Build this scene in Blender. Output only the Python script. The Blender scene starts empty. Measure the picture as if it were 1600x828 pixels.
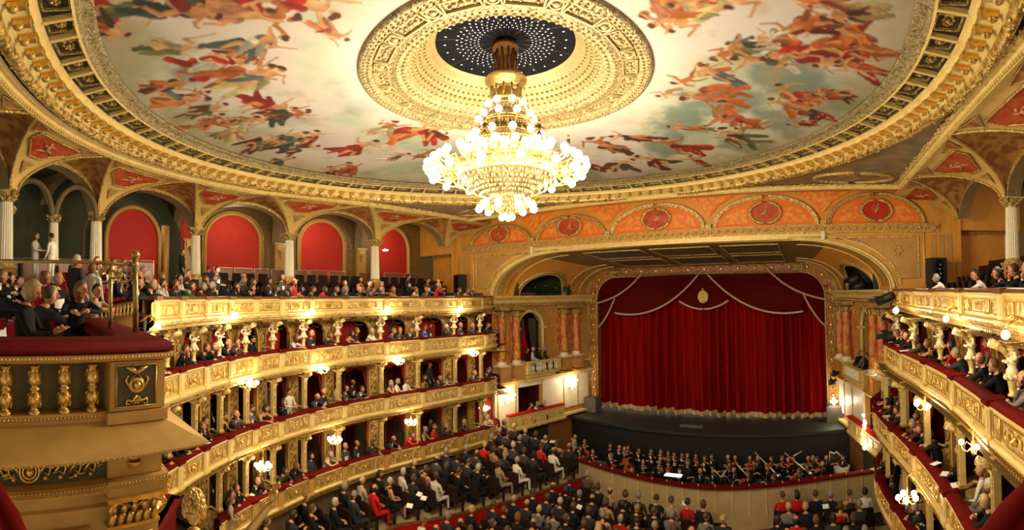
import bpy, bmesh, math, random
import numpy as np
from mathutils import Vector, Matrix
S = bpy.context.scene
COL = S.collection
R = math.radians
PI = math.pi

# ---------------------------------------------------------------- camera (a 128 degree cylindrical panorama, like the photograph)
FPX, YC, PITCH, ROLL, YAW = 716.85, 438.41, 0.0297, 0.0088, 0.6535
EYE = Vector((7.788, -9.923, 0.0))
def rotm():
    ro = Matrix(((math.cos(ROLL), 0, math.sin(ROLL)), (0, 1, 0), (-math.sin(ROLL), 0, math.cos(ROLL))))
    pi_ = Matrix(((1, 0, 0), (0, math.cos(PITCH), -math.sin(PITCH)), (0, math.sin(PITCH), math.cos(PITCH))))
    ya = Matrix(((math.cos(YAW), -math.sin(YAW), 0), (math.sin(YAW), math.cos(YAW), 0), (0, 0, 1)))
    return ya @ pi_ @ ro
RM = rotm()
cam = bpy.data.cameras.new('camera')
camo = bpy.data.objects.new('camera', cam); COL.objects.link(camo)
cam.type = 'PANO'; cam.panorama_type = 'CENTRAL_CYLINDRICAL'
half = 800 / FPX
cam.central_cylindrical_range_u_min = -half; cam.central_cylindrical_range_u_max = half
cam.central_cylindrical_range_v_min = -(828 - YC) / FPX; cam.central_cylindrical_range_v_max = YC / FPX
cam.central_cylindrical_radius = 1.0
cam.clip_start = 0.05; cam.clip_end = 200
rt, fw, upv = RM.col[0], RM.col[1], RM.col[2]
camo.matrix_world = Matrix(((rt[0], upv[0], -fw[0], EYE[0]), (rt[1], upv[1], -fw[1], EYE[1]), (rt[2], upv[2], -fw[2], EYE[2]), (0, 0, 0, 1)))
S.camera = camo
def pix(x, y):
    "direction of a photograph pixel, only used to measure where things stand"
    ph = (x - 800) / FPX
    return RM @ Vector((math.sin(ph), math.cos(ph), (YC - y) / FPX))
def atz(x, y, z):
    d = pix(x, y); return EYE + d * (z / d.z)
def aty(x, y, Y):
    d = pix(x, y); return EYE + d * ((Y - EYE.y) / d.y)
def atx(x, y, X):
    d = pix(x, y); return EYE + d * ((X - EYE.x) / d.x)
def atr(x, y, r):
    d = pix(x, y); return EYE + d * (r / math.hypot(d.x, d.y))

# ---------------------------------------------------------------- world, exposure
W = bpy.data.worlds.new('house_air'); S.world = W; W.use_nodes = True
W.node_tree.nodes['Background'].inputs[0].default_value = (1.0, 0.84, 0.58, 1)
W.node_tree.nodes['Background'].inputs[1].default_value = 0.32
S.view_settings.view_transform = 'Standard'; S.view_settings.look = 'None'
S.view_settings.gamma = 1; S.view_settings.use_curve_mapping = False
S.view_settings.exposure = 0.95
S.cycles.max_bounces = 5; S.cycles.diffuse_bounces = 3; S.cycles.glossy_bounces = 2
S.cycles.use_denoising = True
S.cycles.sample_clamp_indirect = 3.0
S.cycles.caustics_reflective = False; S.cycles.caustics_refractive = False

def lamp(name, loc, power, col=(1, .86, .58), r=.15):
    l = bpy.data.lights.new(name, 'POINT'); l.energy = power; l.color = col; l.shadow_soft_size = r
    o = bpy.data.objects.new(name, l); o.location = loc; COL.objects.link(o); return o
def spot(name, loc, to, power, ang, col=(1, .85, .6), r=.2, blend=.6):
    l = bpy.data.lights.new(name, 'SPOT'); l.energy = power; l.color = col; l.shadow_soft_size = r
    l.spot_size = R(ang); l.spot_blend = blend
    o = bpy.data.objects.new(name, l); o.location = loc
    o.rotation_euler = (Vector(to) - Vector(loc)).to_track_quat('-Z', 'Y').to_euler(); COL.objects.link(o); return o
CH = Vector((.4, -.47, 0))          # axis of the great chandelier
for k in range(8):                   # the light of its rings of globes
    a = k * PI / 4
    lamp('chandelier_light', (CH.x + 2.45 * math.cos(a), CH.y + 2.45 * math.sin(a), 2.7), 250, r=.3)
lamp('chandelier_light', (CH.x, CH.y, 5.35), 22, r=.3)
lamp('chandelier_light', (CH.x, CH.y, 1.3), 300, r=.4)
# spots aimed at the curtain from under the vault
for x in (-6, 0, 6):
    spot('curtain_flood', (x, 14.6, 2.2), (x * .8, 22.6, -6), 210, 75, (1, .80, .55), .3)

# ---------------------------------------------------------------- object kit
def link(o, parent=None):
    COL.objects.link(o)
    if parent is not None: o.parent = parent
    return o
def tag(o, label=None, cat=None, group=None, kind=None):
    if label: o['label'] = label
    if cat: o['category'] = cat
    if group: o['group'] = group
    if kind: o['kind'] = kind
    return o
def empty(name, loc=(0, 0, 0), rz=0, label=None, cat=None, group=None):
    o = bpy.data.objects.new(name, None); o.location = loc; o.rotation_euler = (0, 0, rz); o.empty_display_size = .1
    link(o); return tag(o, label, cat, group)
def copy_tree(o, parent=None):
    c = o.copy(); COL.objects.link(c)
    if parent is not None: c.parent = parent
    for ch in list(o.children): copy_tree(ch, c)
    return c

class MB:
    def __init__(s): s.v = []; s.f = []; s.m = []; s.sm = []
    def add(s, vs, fs, mi=0, smooth=False):
        b = len(s.v); s.v.extend([tuple(p) for p in vs])
        for f in fs: s.f.append(tuple(b + i for i in f)); s.m.append(mi); s.sm.append(smooth)
        return s
    def box(s, c, d, rz=0, mi=0, tilt=None):
        hx, hy, hz = d[0] / 2, d[1] / 2, d[2] / 2
        mt = Matrix.Rotation(rz, 3, 'Z')
        if tilt is not None: mt = mt @ tilt
        c = Vector(c)
        vs = [c + mt @ Vector((x * hx, y * hy, z * hz)) for z in (-1, 1) for x, y in ((-1, -1), (1, -1), (1, 1), (-1, 1))]
        return s.add(vs, [(3, 2, 1, 0), (4, 5, 6, 7), (0, 1, 5, 4), (1, 2, 6, 5), (2, 3, 7, 6), (3, 0, 4, 7)], mi)
    def lathe(s, prof, seg=24, c=(0, 0, 0), a0=0, a1=2 * PI, mi=0, smooth=True, flute=0, fl=(0, 0)):
        full = abs(a1 - a0 - 2 * PI) < 1e-6; n = seg if full else seg + 1
        vs = []
        for j, (r, z) in enumerate(prof):
            for i in range(n):
                a = a0 + (a1 - a0) * i / seg; rr = r
                if flute and fl[0] <= j <= fl[1] and i % 2: rr = r * (1 - flute)
                vs.append((c[0] + rr * math.cos(a), c[1] + rr * math.sin(a), c[2] + z))
        fs = []
        for j in range(len(prof) - 1):
            for i in range(seg):
                k = (i + 1) % n; fs.append((j * n + i, j * n + k, (j + 1) * n + k, (j + 1) * n + i))
        return s.add(vs, fs, mi, smooth)
    def tube(s, pts, r, seg=6, mi=0, smooth=True, cap=True):
        pts = [Vector(p) for p in pts]; n = len(pts)
        rs = r if isinstance(r, (list, tuple)) else [r] * n
        vs = []; ref = None
        for i, p in enumerate(pts):
            t = (pts[min(i + 1, n - 1)] - pts[max(i - 1, 0)])
            if t.length < 1e-9: t = Vector((0, 0, 1))
            t.normalize()
            if ref is None: ref = Vector((1, 0, 0)) if abs(t.x) < .9 else Vector((0, 1, 0))
            a = t.cross(ref).normalized(); b = t.cross(a); ref = b.cross(t) * -1 if False else ref
            for k in range(seg):
                w = 2 * PI * k / seg; vs.append(p + (a * math.cos(w) + b * math.sin(w)) * rs[i])
        fs = [(i * seg + k, i * seg + (k + 1) % seg, (i + 1) * seg + (k + 1) % seg, (i + 1) * seg + k) for i in range(n - 1) for k in range(seg)]
        if cap: fs += [tuple(range(seg))[::-1], tuple((n - 1) * seg + k for k in range(seg))]
        return s.add(vs, fs, mi, smooth)
    def sphere(s, c, r, seg=10, rings=7, mi=0, sc=(1, 1, 1)):
        vs = [(c[0], c[1], c[2] - r * sc[2])]
        for j in range(1, rings):
            ph = -PI / 2 + PI * j / rings
            for i in range(seg):
                a = 2 * PI * i / seg
                vs.append((c[0] + r * sc[0] * math.cos(ph) * math.cos(a), c[1] + r * sc[1] * math.cos(ph) * math.sin(a), c[2] + r * sc[2] * math.sin(ph)))
        vs.append((c[0], c[1], c[2] + r * sc[2])); fs = []
        for i in range(seg): fs.append((0, 1 + (i + 1) % seg, 1 + i))
        for j in range(rings - 2):
            for i in range(seg):
                a = 1 + j * seg; fs.append((a + i, a + (i + 1) % seg, a + seg + (i + 1) % seg, a + seg + i))
        a = 1 + (rings - 2) * seg
        for i in range(seg): fs.append((a + i, a + (i + 1) % seg, len(vs) - 1))
        return s.add(vs, fs, mi, True)
    def prism(s, pts, ax, depth, mi=0, smooth=False):
        "pts: closed 3D polygon, extruded by the vector ax*depth"
        n = len(pts); e = Vector(ax) * depth
        vs = [Vector(p) for p in pts] + [Vector(p) + e for p in pts]
        fs = [tuple(range(n))[::-1], tuple(range(n, 2 * n))] + [(i, (i + 1) % n, n + (i + 1) % n, n + i) for i in range(n)]
        return s.add(vs, fs, mi, smooth)
    def strip(s, rows, mi=0, smooth=True, closed=False):
        "rows: list of equal-length point lists"
        n = len(rows[0]); vs = [p for r in rows for p in r]; fs = []
        for j in range(len(rows) - 1):
            for i in range(n if closed else n - 1):
                k = (i + 1) % n; fs.append((j * n + i, j * n + k, (j + 1) * n + k, (j + 1) * n + i))
        return s.add(vs, fs, mi, smooth)
    def merge(s, o, mt):
        b = len(s.v); s.v.extend([tuple(mt @ Vector(p)) for p in o.v])
        for f, m, q in zip(o.f, o.m, o.sm): s.f.append(tuple(b + i for i in f)); s.m.append(m); s.sm.append(q)
        return s
    def mesh(s, name, mats):
        me = bpy.data.meshes.new(name); me.from_pydata(s.v, [], s.f)
        for m in (mats if isinstance(mats, (list, tuple)) else [mats]): me.materials.append(m)
        me.polygons.foreach_set('material_index', s.m); me.polygons.foreach_set('use_smooth', s.sm)
        me.update(); return me
    def build(s, name, mats, parent=None, loc=None, rz=0):
        o = bpy.data.objects.new(name, s.mesh(name, mats))
        if loc is not None: o.location = loc
        o.rotation_euler = (0, 0, rz)
        return link(o, parent)
def inst(me, name, parent=None, loc=(0, 0, 0), rz=0, sc=1):
    o = bpy.data.objects.new(name, me); o.location = loc; o.rotation_euler = (0, 0, rz)
    o.scale = (sc, sc, sc) if not isinstance(sc, tuple) else sc
    return link(o, parent)
def struct(mb, name, mats, parent=None, **k):
    o = mb.build(name, mats, parent, **k)
    if parent is None: o['kind'] = 'structure'
    return o

# ---------------------------------------------------------------- materials
MATS = {}
def nodes(name):
    m = bpy.data.materials.new(name); m.use_nodes = True; nt = m.node_tree
    return m, nt, nt.nodes['Principled BSDF']
def mat(name, c1, c2=None, rough=.6, metal=0, scale=8, detail=3, bump=0, bscale=None, contrast=.5, kind='noise', emit=None, estr=0, stretch=None, sheen=0):
    m, nt, b = nodes(name); N = nt.nodes; L = nt.links
    b.inputs['Base Color'].default_value = (*c1, 1); b.inputs['Roughness'].default_value = rough; b.inputs['Metallic'].default_value = metal
    if sheen: b.inputs['Sheen Weight'].default_value = sheen
    tc = N.new('ShaderNodeTexCoord'); src = tc.outputs['Object']
    if stretch:
        mp = N.new('ShaderNodeMapping'); mp.inputs['Scale'].default_value = stretch; L.new(src, mp.inputs[0]); src = mp.outputs[0]
    if c2 is not None or bump:
        if kind == 'relief':     # scrolling ornament: distorted cells, gold on a darker ground
            nz = N.new('ShaderNodeTexNoise'); nz.inputs['Scale'].default_value = scale * .45; nz.inputs['Detail'].default_value = 2; L.new(src, nz.inputs['Vector'])
            ad = N.new('ShaderNodeVectorMath'); ad.operation = 'MULTIPLY_ADD'; ad.inputs[1].default_value = (.35, .35, .35); L.new(nz.outputs['Color'], ad.inputs[0]); L.new(src, ad.inputs[2])
            tx = N.new('ShaderNodeTexVoronoi'); tx.feature = 'SMOOTH_F1'; tx.inputs['Scale'].default_value = scale; L.new(ad.outputs[0], tx.inputs['Vector']); fac = tx.outputs['Distance']
        else:
            tx = N.new('ShaderNodeTexNoise'); tx.inputs['Scale'].default_value = scale; tx.inputs['Detail'].default_value = detail; L.new(src, tx.inputs['Vector']); fac = tx.outputs['Fac']
        if c2 is not None:
            rp = N.new('ShaderNodeValToRGB'); e = rp.color_ramp.elements
            mid = .42 if kind == 'relief' else .5
            e[0].position = max(0, mid - contrast / 2); e[0].color = (*c1, 1); e[1].position = min(1, mid + contrast / 2); e[1].color = (*c2, 1)
            L.new(fac, rp.inputs[0]); L.new(rp.outputs[0], b.inputs['Base Color'])
        if bump:
            bp = N.new('ShaderNodeBump'); bp.inputs['Strength'].default_value = bump; bp.inputs['Distance'].default_value = .03
            if kind == 'relief': bp.invert = True
            if bscale:
                t2 = N.new('ShaderNodeTexNoise'); t2.inputs['Scale'].default_value = bscale; t2.inputs['Detail'].default_value = 3; L.new(src, t2.inputs['Vector']); L.new(t2.outputs['Fac'], bp.inputs['Height'])
            else: L.new(fac, bp.inputs['Height'])
            L.new(bp.outputs[0], b.inputs['Normal'])
    if emit: b.inputs['Emission Color'].default_value = (*emit, 1); b.inputs['Emission Strength'].default_value = estr
    MATS[name] = m; return m
def objcol(name, rough=.85, sheen=0):
    "cloth or hair that takes the object's own colour"
    m, nt, b = nodes(name); N = nt.nodes; L = nt.links
    oi = N.new('ShaderNodeObjectInfo'); tc = N.new('ShaderNodeTexCoord')
    nz = N.new('ShaderNodeTexNoise'); nz.inputs['Scale'].default_value = 14; L.new(tc.outputs['Object'], nz.inputs['Vector'])
    mx = N.new('ShaderNodeMix'); mx.data_type = 'RGBA'; mx.blend_type = 'MULTIPLY'; mx.inputs['Factor'].default_value = .5
    L.new(oi.outputs['Color'], mx.inputs[6]); L.new(nz.outputs['Fac'], mx.inputs[7]); 
    L.new(mx.outputs[2], b.inputs['Base Color']); b.inputs['Roughness'].default_value = rough
    if sheen: b.inputs['Sheen Weight'].default_value = sheen
    MATS[name] = m; return m
cream = mat('cream_plaster', (.84, .66, .27), (.70, .49, .15), .45, .1, 3, bump=.15, bscale=20)
creamrel = mat('cream_relief', (.92, .72, .32), (.46, .27, .07), .4, .15, 9, bump=.9, contrast=.45, kind='relief')
goldrel = mat('gold_relief', (.95, .66, .20), (.24, .12, .025), .33, .55, 8, bump=1.0, contrast=.5, kind='relief')
goldrel2 = mat('gold_relief_fine', (.95, .70, .25), (.30, .17, .04), .33, .5, 17, bump=1.0, contrast=.5, kind='relief')
palegold = mat('pale_gilding', (.52, .42, .22), (.17, .12, .05), .4, .25, 14, bump=1.0, contrast=.5, kind='relief')
palegold2 = mat('pale_gilt_plain', (.46, .36, .18), (.34, .25, .10), .4, .25, 12, bump=.3)
gold = mat('gilding', (.93, .62, .18), (.70, .40, .08), .3, .75, 12, bump=.3)
ochre = mat('ochre_paint', (.60, .36, .10), (.48, .26, .06), .55, 0, 4, bump=.1)
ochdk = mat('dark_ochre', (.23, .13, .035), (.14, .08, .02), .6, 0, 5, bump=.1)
olive = mat('olive_ground', (.10, .085, .04), (.06, .05, .025), .7, 0, 6)
spanochre = mat('spandrel_ochre', (.78, .54, .18), (.68, .43, .11), .55, 0, 3, bump=.1)
mat('spandrel_red', (.40, .028, .006), (.58, .12, .02), .6, 0, 2.5, contrast=.35)
brownrel = mat('brown_stencil', (.30, .10, .025), (.50, .24, .06), .6, 0, 3.2, contrast=.25, kind='relief')
orange = mat('orange_field', (.84, .23, .012), (.74, .15, .008), .6, 0, 2)
orangerel = mat('orange_scroll', (.82, .33, .05), (.74, .17, .02), .55, 0, 5, contrast=.3, kind='relief', bump=.3)
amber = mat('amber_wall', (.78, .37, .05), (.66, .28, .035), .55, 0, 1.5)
amberp = mat('amber_panel', (.56, .31, .08), (.46, .24, .055), .5, 0, 2)
redwall = mat('red_wall', (.52, .022, .008), (.44, .015, .006), .75, 0, 3)
velvet = mat('red_velvet', (.13, .003, .002), (.08, .002, .0015), .8, 0, 6)
velvetb = mat('bright_red_velvet', (.46, .012, .008), (.36, .008, .006), .75, 0, 6)
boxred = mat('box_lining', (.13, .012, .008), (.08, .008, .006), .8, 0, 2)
drape = mat('box_drape', (.33, .018, .012), (.20, .01, .008), .8, 0, 7, stretch=(1, 1, .1))
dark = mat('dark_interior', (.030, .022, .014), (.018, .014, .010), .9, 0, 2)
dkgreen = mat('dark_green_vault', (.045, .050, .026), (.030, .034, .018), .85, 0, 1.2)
vaultrib = mat('vault_rib', (.22, .15, .06), (.15, .10, .04), .7, 0, 4)
marblered = mat('red_marble', (.46, .06, .012), (.74, .34, .12), .22, 0, 5, detail=5, contrast=.35, stretch=(1, 1, .5))
marblegold = mat('gilt_marble_base', (.82, .50, .14), (.55, .12, .02), .3, .4, 8, contrast=.4, kind='relief', bump=.6)
marbleoch = mat('ochre_marble', (.62, .34, .10), (.46, .21, .05), .3, 0, 3, detail=5)
whitestone = mat('white_stone', (.88, .80, .62), (.76, .66, .46), .4, 0, 3, bump=.1)
ivory = mat('ivory_fluting', (.86, .80, .62), (.80, .72, .52), .4, 0, 6)
wood = mat('brown_wood', (.20, .07, .02), (.13, .04, .012), .4, 0, 4, stretch=(1, 1, .2))
woodorange = mat('orange_wood', (.55, .22, .05), (.40, .14, .03), .4, 0, 4, stretch=(1, 1, .2))
black = mat('black_paint', (.012, .012, .013), None, .5)
blackg = mat('black_gloss', (.01, .01, .011), None, .25)
stagefl = mat('stage_floor', (.020, .024, .024), (.012, .015, .015), .6, 0, 2)
carpet = mat('red_carpet', (.16, .006, .005), (.11, .004, .004), .95, 0, 20)
floorm = mat('beige_floor', (.50, .38, .20), (.42, .30, .15), .6, 0, 2)
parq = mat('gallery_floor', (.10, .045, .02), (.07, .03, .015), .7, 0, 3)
metal = mat('brushed_metal', (.75, .68, .55), None, .3, .9)
brass = mat('aged_brass', (.60, .42, .16), (.35, .22, .07), .35, .8, 9, bump=.4)
bronze = mat('dark_bronze', (.13, .05, .025), (.25, .12, .04), .35, .7, 6, bump=.4)
iron = mat('dark_iron', (.006, .006, .010), None, .6)
crystal = mat('crystal_beads', (.34, .23, .08), (.05, .03, .01), .12, .5, 28, bump=1, contrast=.4, kind='relief')
globem = mat('lit_globe', (1, .95, .85), None, .3, emit=(1, .86, .60), estr=5)
gl2 = globem
hole = mat('lit_opening', (1, 1, 1), None, .5, emit=(1, .97, .9), estr=1.3)
curtm = mat('curtain_velvet', (.27, .0035, .002), (.12, .0015, .001), .9, 0, 7, contrast=.4, stretch=(1, 1, .05))
curtdk = mat('valance_velvet', (.10, .0028, .0015), (.055, .0015, .001), .8, 0, 9)
piping = mat('silver_piping', (.55, .38, .30), (.40, .24, .18), .5, .3, 30)
fringe = mat('gold_fringe', (.72, .55, .30), (.45, .30, .14), .6, .3, 40, stretch=(1, 1, .2))
skin = mat('skin', (.60, .29, .15), (.50, .22, .11), .55, 0, 6)
statuem = mat('gilded_statue', (.85, .56, .20), (.62, .36, .10), .38, .45, 7, bump=.35)
statuew = mat('cream_statue', (.95, .86, .62), (.78, .60, .30), .45, 0, 12, bump=.4)
shirt = mat('white_shirt', (.80, .76, .70), None, .8)
eyem = mat('eye', (.03, .02, .015), None, .3)
lipm = mat('lips', (.42, .10, .08), None, .5)
paper = mat('white_paper', (.88, .86, .80), None, .7)
violinm = mat('varnished_wood', (.50, .10, .02), (.35, .06, .012), .25, 0, 6)
cloth = objcol('cloth'); hairm = objcol('hair', .6)
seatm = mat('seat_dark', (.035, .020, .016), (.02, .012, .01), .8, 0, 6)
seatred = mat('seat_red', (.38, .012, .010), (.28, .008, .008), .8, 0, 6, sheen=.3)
for m_ in (velvet, velvetb, curtm, curtdk, cloth, boxred, drape, seatm, seatred): m_.node_tree.nodes['Principled BSDF'].inputs['Specular IOR Level'].default_value = .08
iron.node_tree.nodes['Principled BSDF'].inputs['Specular IOR Level'].default_value = .05
globem.cycles.emission_sampling = 'NONE'; hole.cycles.emission_sampling = 'NONE'
# ================================================================ ceiling painting
def zc(Rr):                                   # the saucer of the painted ceiling
    return 5.44 + .30 * (1 - ((Rr - 3.7) / 6.35) ** 2)
def vnoise(x, y, seed, sc):
    "smooth value noise"
    x = x * sc + 1000; y = y * sc + 1000
    xi = np.floor(x).astype(np.int64); yi = np.floor(y).astype(np.int64); fx = x - xi; fy = y - yi
    fx = fx * fx * (3 - 2 * fx); fy = fy * fy * (3 - 2 * fy)
    def h(a, b):
        n = (a * 374761393 + b * 668265263 + seed * 1442695041) & 0x7fffffff
        n = ((n ^ (n >> 13)) * 1274126177) & 0x7fffffff
        return ((n ^ (n >> 16)) & 0xffff) / 65535.0
    return (h(xi, yi) * (1 - fx) + h(xi + 1, yi) * fx) * (1 - fy) + (h(xi, yi + 1) * (1 - fx) + h(xi + 1, yi + 1) * fx) * fy
def fbm(x, y, seed, sc, o=4):
    t = 0; a = .5; n = 0
    for i in range(o): t = t + a * vnoise(x, y, seed + i, sc * 2 ** i); n += a; a *= .5
    return t / n
def make_painting():
    NA, NR = 960, 175
    rr = np.linspace(3.72, 10.06, NR); aa = np.linspace(0, 2 * PI, NA, endpoint=False)
    Rg, Ag = np.meshgrid(rr, aa, indexing='ij'); X = (Rg * np.cos(Ag)).ravel(); Y = (Rg * np.sin(Ag)).ravel()
    # the inner edge slides over to the rosette, which hangs a little off centre
    k = np.clip((10.06 - Rg.ravel()) / 6.34, 0, 1); X = X + CH.x * k; Y = Y + CH.y * k
    Z = zc(Rg.ravel())
    sr = lambda *c: (np.array(c) / 255.0) ** 2.2
    n1 = fbm(X, Y, 3, .33, 5); n2 = fbm(X, Y, 11, .55, 5); n3 = fbm(X, Y, 23, .23, 4); n4 = fbm(X, Y, 31, 1.3, 4)
    def mixc(c, col, w): return c * (1 - w[:, None]) + np.asarray(col)[None] * w[:, None]
    sm = lambda a, lo, hi: (lambda t: t * t * (3 - 2 * t))(np.clip((a - lo) / (hi - lo), 0, 1))
    c = np.tile(sr(198, 206, 182), (len(X), 1))
    c = mixc(c, sr(234, 234, 214), sm(n1, .48, .66)); c = mixc(c, sr(122, 142, 134), sm(n2, .50, .66) * .8)
    c = mixc(c, sr(240, 226, 222), sm(n3, .52, .64) * .8); c = mixc(c, sr(196, 168, 112), sm(n4, .56, .75) * .4)
    edge = sm(Rg.ravel(), 8.3, 10.0); c = mixc(c, sr(188, 168, 112), edge * .55)
    c = mixc(c, sr(240, 228, 222), (1 - sm(Rg.ravel(), 3.8, 5.6)) * .7)
    wx = X + .16 * (fbm(X, Y, 51, 2.2, 3) - .5); wy = Y + .16 * (fbm(X, Y, 61, 2.2, 3) - .5)
    fold = fbm(X * 1.0, Y * 1.0, 77, 4.5, 3)
    SK = [(216, 150, 96), (226, 166, 110), (190, 112, 62), (232, 178, 128)]
    cols = dict(red=(186, 40, 18), rdk=(128, 30, 14), org=(216, 112, 48), brn=(96, 58, 30), blu=(96, 116, 120), grn=(118, 122, 78),
                wht=(226, 224, 206), crm=(214, 196, 140), pnk=(214, 140, 104), tea=(64, 82, 74))
    ctr = [c]
    def capsule(ax, ay, bx, by, ra, rb, col, soft=.03):
        c = ctr[0]; m = max(ra, rb) + .3
        sel = np.nonzero((wx > min(ax, bx) - m) & (wx < max(ax, bx) + m) & (wy > min(ay, by) - m) & (wy < max(ay, by) + m))[0]
        if len(sel) == 0: return
        px, py = wx[sel] - ax, wy[sel] - ay; dx, dy = bx - ax, by - ay; L2 = dx * dx + dy * dy + 1e-9
        t = np.clip((px * dx + py * dy) / L2, 0, 1); d = np.hypot(px - t * dx, py - t * dy) - (ra + (rb - ra) * t)
        w = 1 - sm(d, -soft, soft); side = (px * dy - py * dx) / math.sqrt(L2) / max(ra, rb)
        sh = .70 + .45 * fold[sel] + .16 * np.clip(side, -1, 1)
        c[sel] = c[sel] * (1 - w[:, None]) + sr(*col)[None] * (sh ** 1.6)[:, None] * w[:, None]
    rnd = random.Random(5)
    def drape(cx, cy, ang, L, col, n=5):
        for i in range(n):
            a = ang + rnd.uniform(-.7, .7); l = L * rnd.uniform(.35, .8); ox, oy = rnd.uniform(-.25, .25) * L, rnd.uniform(-.25, .25) * L
            sh = rnd.uniform(.72, 1.15); cc = tuple(min(255, v * sh) for v in col)
            capsule(cx + ox, cy + oy, cx + ox + l * math.cos(a), cy + oy + l * math.sin(a), L * rnd.uniform(.10, .2), L * rnd.uniform(.03, .12), cc)
    def figure(cx, cy, up, h, col, col2):
        "a floating allegorical figure: limbs, trunk and head in flesh tones, wrapped in drapery"
        sk = rnd.choice(SK); lean = up + rnd.uniform(-.6, .6); u = (math.cos(lean), math.sin(lean)); v = (-u[1], u[0])
        P = lambda a, b: (cx + h * (a * u[0] + b * v[0]), cy + h * (a * u[1] + b * v[1]))
        drape(cx - .1 * h * u[0], cy - .1 * h * u[1], lean + PI + rnd.uniform(-.8, .8), h * .80, col, 5)
        s = rnd.choice((-1, 1)); hip = P(-.02, 0); kn = P(-.26, s * rnd.uniform(.05, .22)); ft = P(-.5, s * rnd.uniform(-.1, .15))
        capsule(*hip, *kn, .075 * h, .055 * h, sk); capsule(*kn, *ft, .05 * h, .03 * h, sk)
        kn2 = P(-.24, -s * rnd.uniform(.02, .15)); ft2 = P(-.46, -s * rnd.uniform(.1, .3)); capsule(*hip, *kn2, .075 * h, .055 * h, sk); capsule(*kn2, *ft2, .05 * h, .03 * h, sk)
        ch = P(.25, s * .03); capsule(*hip, *ch, .085 * h, .10 * h, sk)
        drape(hip[0], hip[1], lean + PI + s * .5, h * .5, col2, 3)
        for q in (-1, 1):
            e = P(.25 + rnd.uniform(-.15, .2), q * .2); w2 = P(.25 + rnd.uniform(-.1, .4), q * rnd.uniform(.3, .42)); sh = P(.3, q * .08)
            capsule(*sh, *e, .04 * h, .032 * h, sk); capsule(*e, *w2, .032 * h, .022 * h, sk)
        hd = P(.44, s * .03); capsule(*hd, *P(.46, s * .03), .065 * h, .06 * h, sk); capsule(*P(.49, 0), *P(.47, -s * .06), .06 * h, .05 * h, (96, 50, 24))
    # (x, y in the photograph, size, colours) of the painted groups
    G = [(330, 118, 1.5, 'red', 'grn'), (272, 72, 1.3, 'grn', 'crm'), (385, 90, 1.3, 'red', 'pnk'), (262, 132, 1.4, 'brn', 'org'), (300, 150, 1.0, 'org', 'brn'),
         (470, 15, 1.7, 'org', 'red'), (395, 25, 1.9, 'brn', 'red'), (340, 15, 1.5, 'org', 'brn'), (520, 62, .9, 'pnk', 'org'), (190, 12, 1.4, 'red', 'grn'), (165, 40, 1.0, 'brn', 'org'),
         (420, 172, 1.6, 'red', 'red'), (455, 185, 1.2, 'rdk', 'brn'), (385, 190, 1.3, 'red', 'org'), (330, 188, 1.2, 'org', 'pnk'), (295, 195, 1.1, 'crm', 'org'),
         (430, 225, 1.3, 'tea', 'brn'), (470, 232, 1.3, 'brn', 'blu'), (380, 215, 1.2, 'wht', 'org'), (440, 248, 1.2, 'grn', 'tea'), (345, 208, 1.0, 'wht', 'grn'),
         (560, 235, 1.9, 'red', 'red'), (545, 262, 1.5, 'org', 'red'), (640, 212, 1.9, 'org', 'red'), (600, 207, 1.3, 'crm', 'wht'), (675, 215, 1.6, 'red', 'rdk'), (620, 248, 1.2, 'wht', 'grn'), (520, 265, 1.3, 'red', 'brn'), (668, 245, 1.0, 'pnk', 'crm'),
         (950, 232, 1.9, 'brn', 'pnk'), (985, 220, 1.4, 'rdk', 'brn'), (970, 258, 1.6, 'brn', 'tea'), (1020, 252, 1.7, 'brn', 'rdk'), (920, 262, 1.2, 'rdk', 'brn'), (1060, 232, 2.0, 'red', 'red'), (1075, 205, 1.3, 'grn', 'org'), (1090, 250, 1.3, 'brn', 'red'),
         (1145, 215, 1.7, 'grn', 'brn'), (1175, 200, 1.2, 'crm', 'grn'), (1110, 155, 1.7, 'org', 'pnk'), (1085, 130, 1.3, 'org', 'crm'), (1140, 180, 1.6, 'pnk', 'org'), (1160, 190, 1.2, 'org', 'red'), (1050, 155, .9, 'crm', 'wht'),
         (1060, 20, 1.6, 'crm', 'org'), (1085, 35, 1.5, 'crm', 'crm'), (1040, 30, 1.2, 'org', 'pnk'), (1090, 8, 1.1, 'red', 'org'), (1120, 125, 1.2, 'blu', 'blu'), (1150, 90, 1.3, 'blu', 'grn'), (1195, 100, 1.5, 'wht', 'blu'), (1170, 78, 1.0, 'wht', 'tea'),
         (1255, 90, 1.5, 'red', 'red'), (1285, 75, 1.7, 'red', 'org'), (1315, 95, 1.4, 'red', 'rdk'), (1340, 105, 1.2, 'red', 'org'), (1300, 42, 1.4, 'org', 'brn'), (1250, 45, 1.3, 'rdk', 'org'), (1365, 75, 1.0, 'org', 'org'), (1225, 92, 1.0, 'red', 'crm'), (1205, 65, .9, 'org', 'wht'),
         (1240, 150, 1.4, 'org', 'red'), (1280, 150, 1.3, 'red', 'org'), (1265, 175, 1.4, 'red', 'brn'), (1300, 145, 1.1, 'brn', 'org'), (1230, 165, 1.2, 'org', 'pnk'), (1255, 190, 1.0, 'rdk', 'red'), (1330, 20, 1.2, 'crm', 'brn')]
    for (x, y, h, a, b) in G:
        p = atz(x, y, 5.56); up = math.atan2(-p.y, -p.x) + rnd.uniform(-.5, .5)
        figure(p.x, p.y, up, h * 1.04, cols[a], cols[b])
    for i in range(46):                                    # the groups behind the camera
        a = PI + rnd.uniform(.28, PI - .1); r = rnd.uniform(6.4, 9.3)
        figure(r * math.cos(a), r * math.sin(a), a + PI, rnd.uniform(1.1, 1.7), cols[rnd.choice(list(cols))], cols[rnd.choice(list(cols))])
    c = np.clip(ctr[0] * .56, 0, 1)
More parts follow.
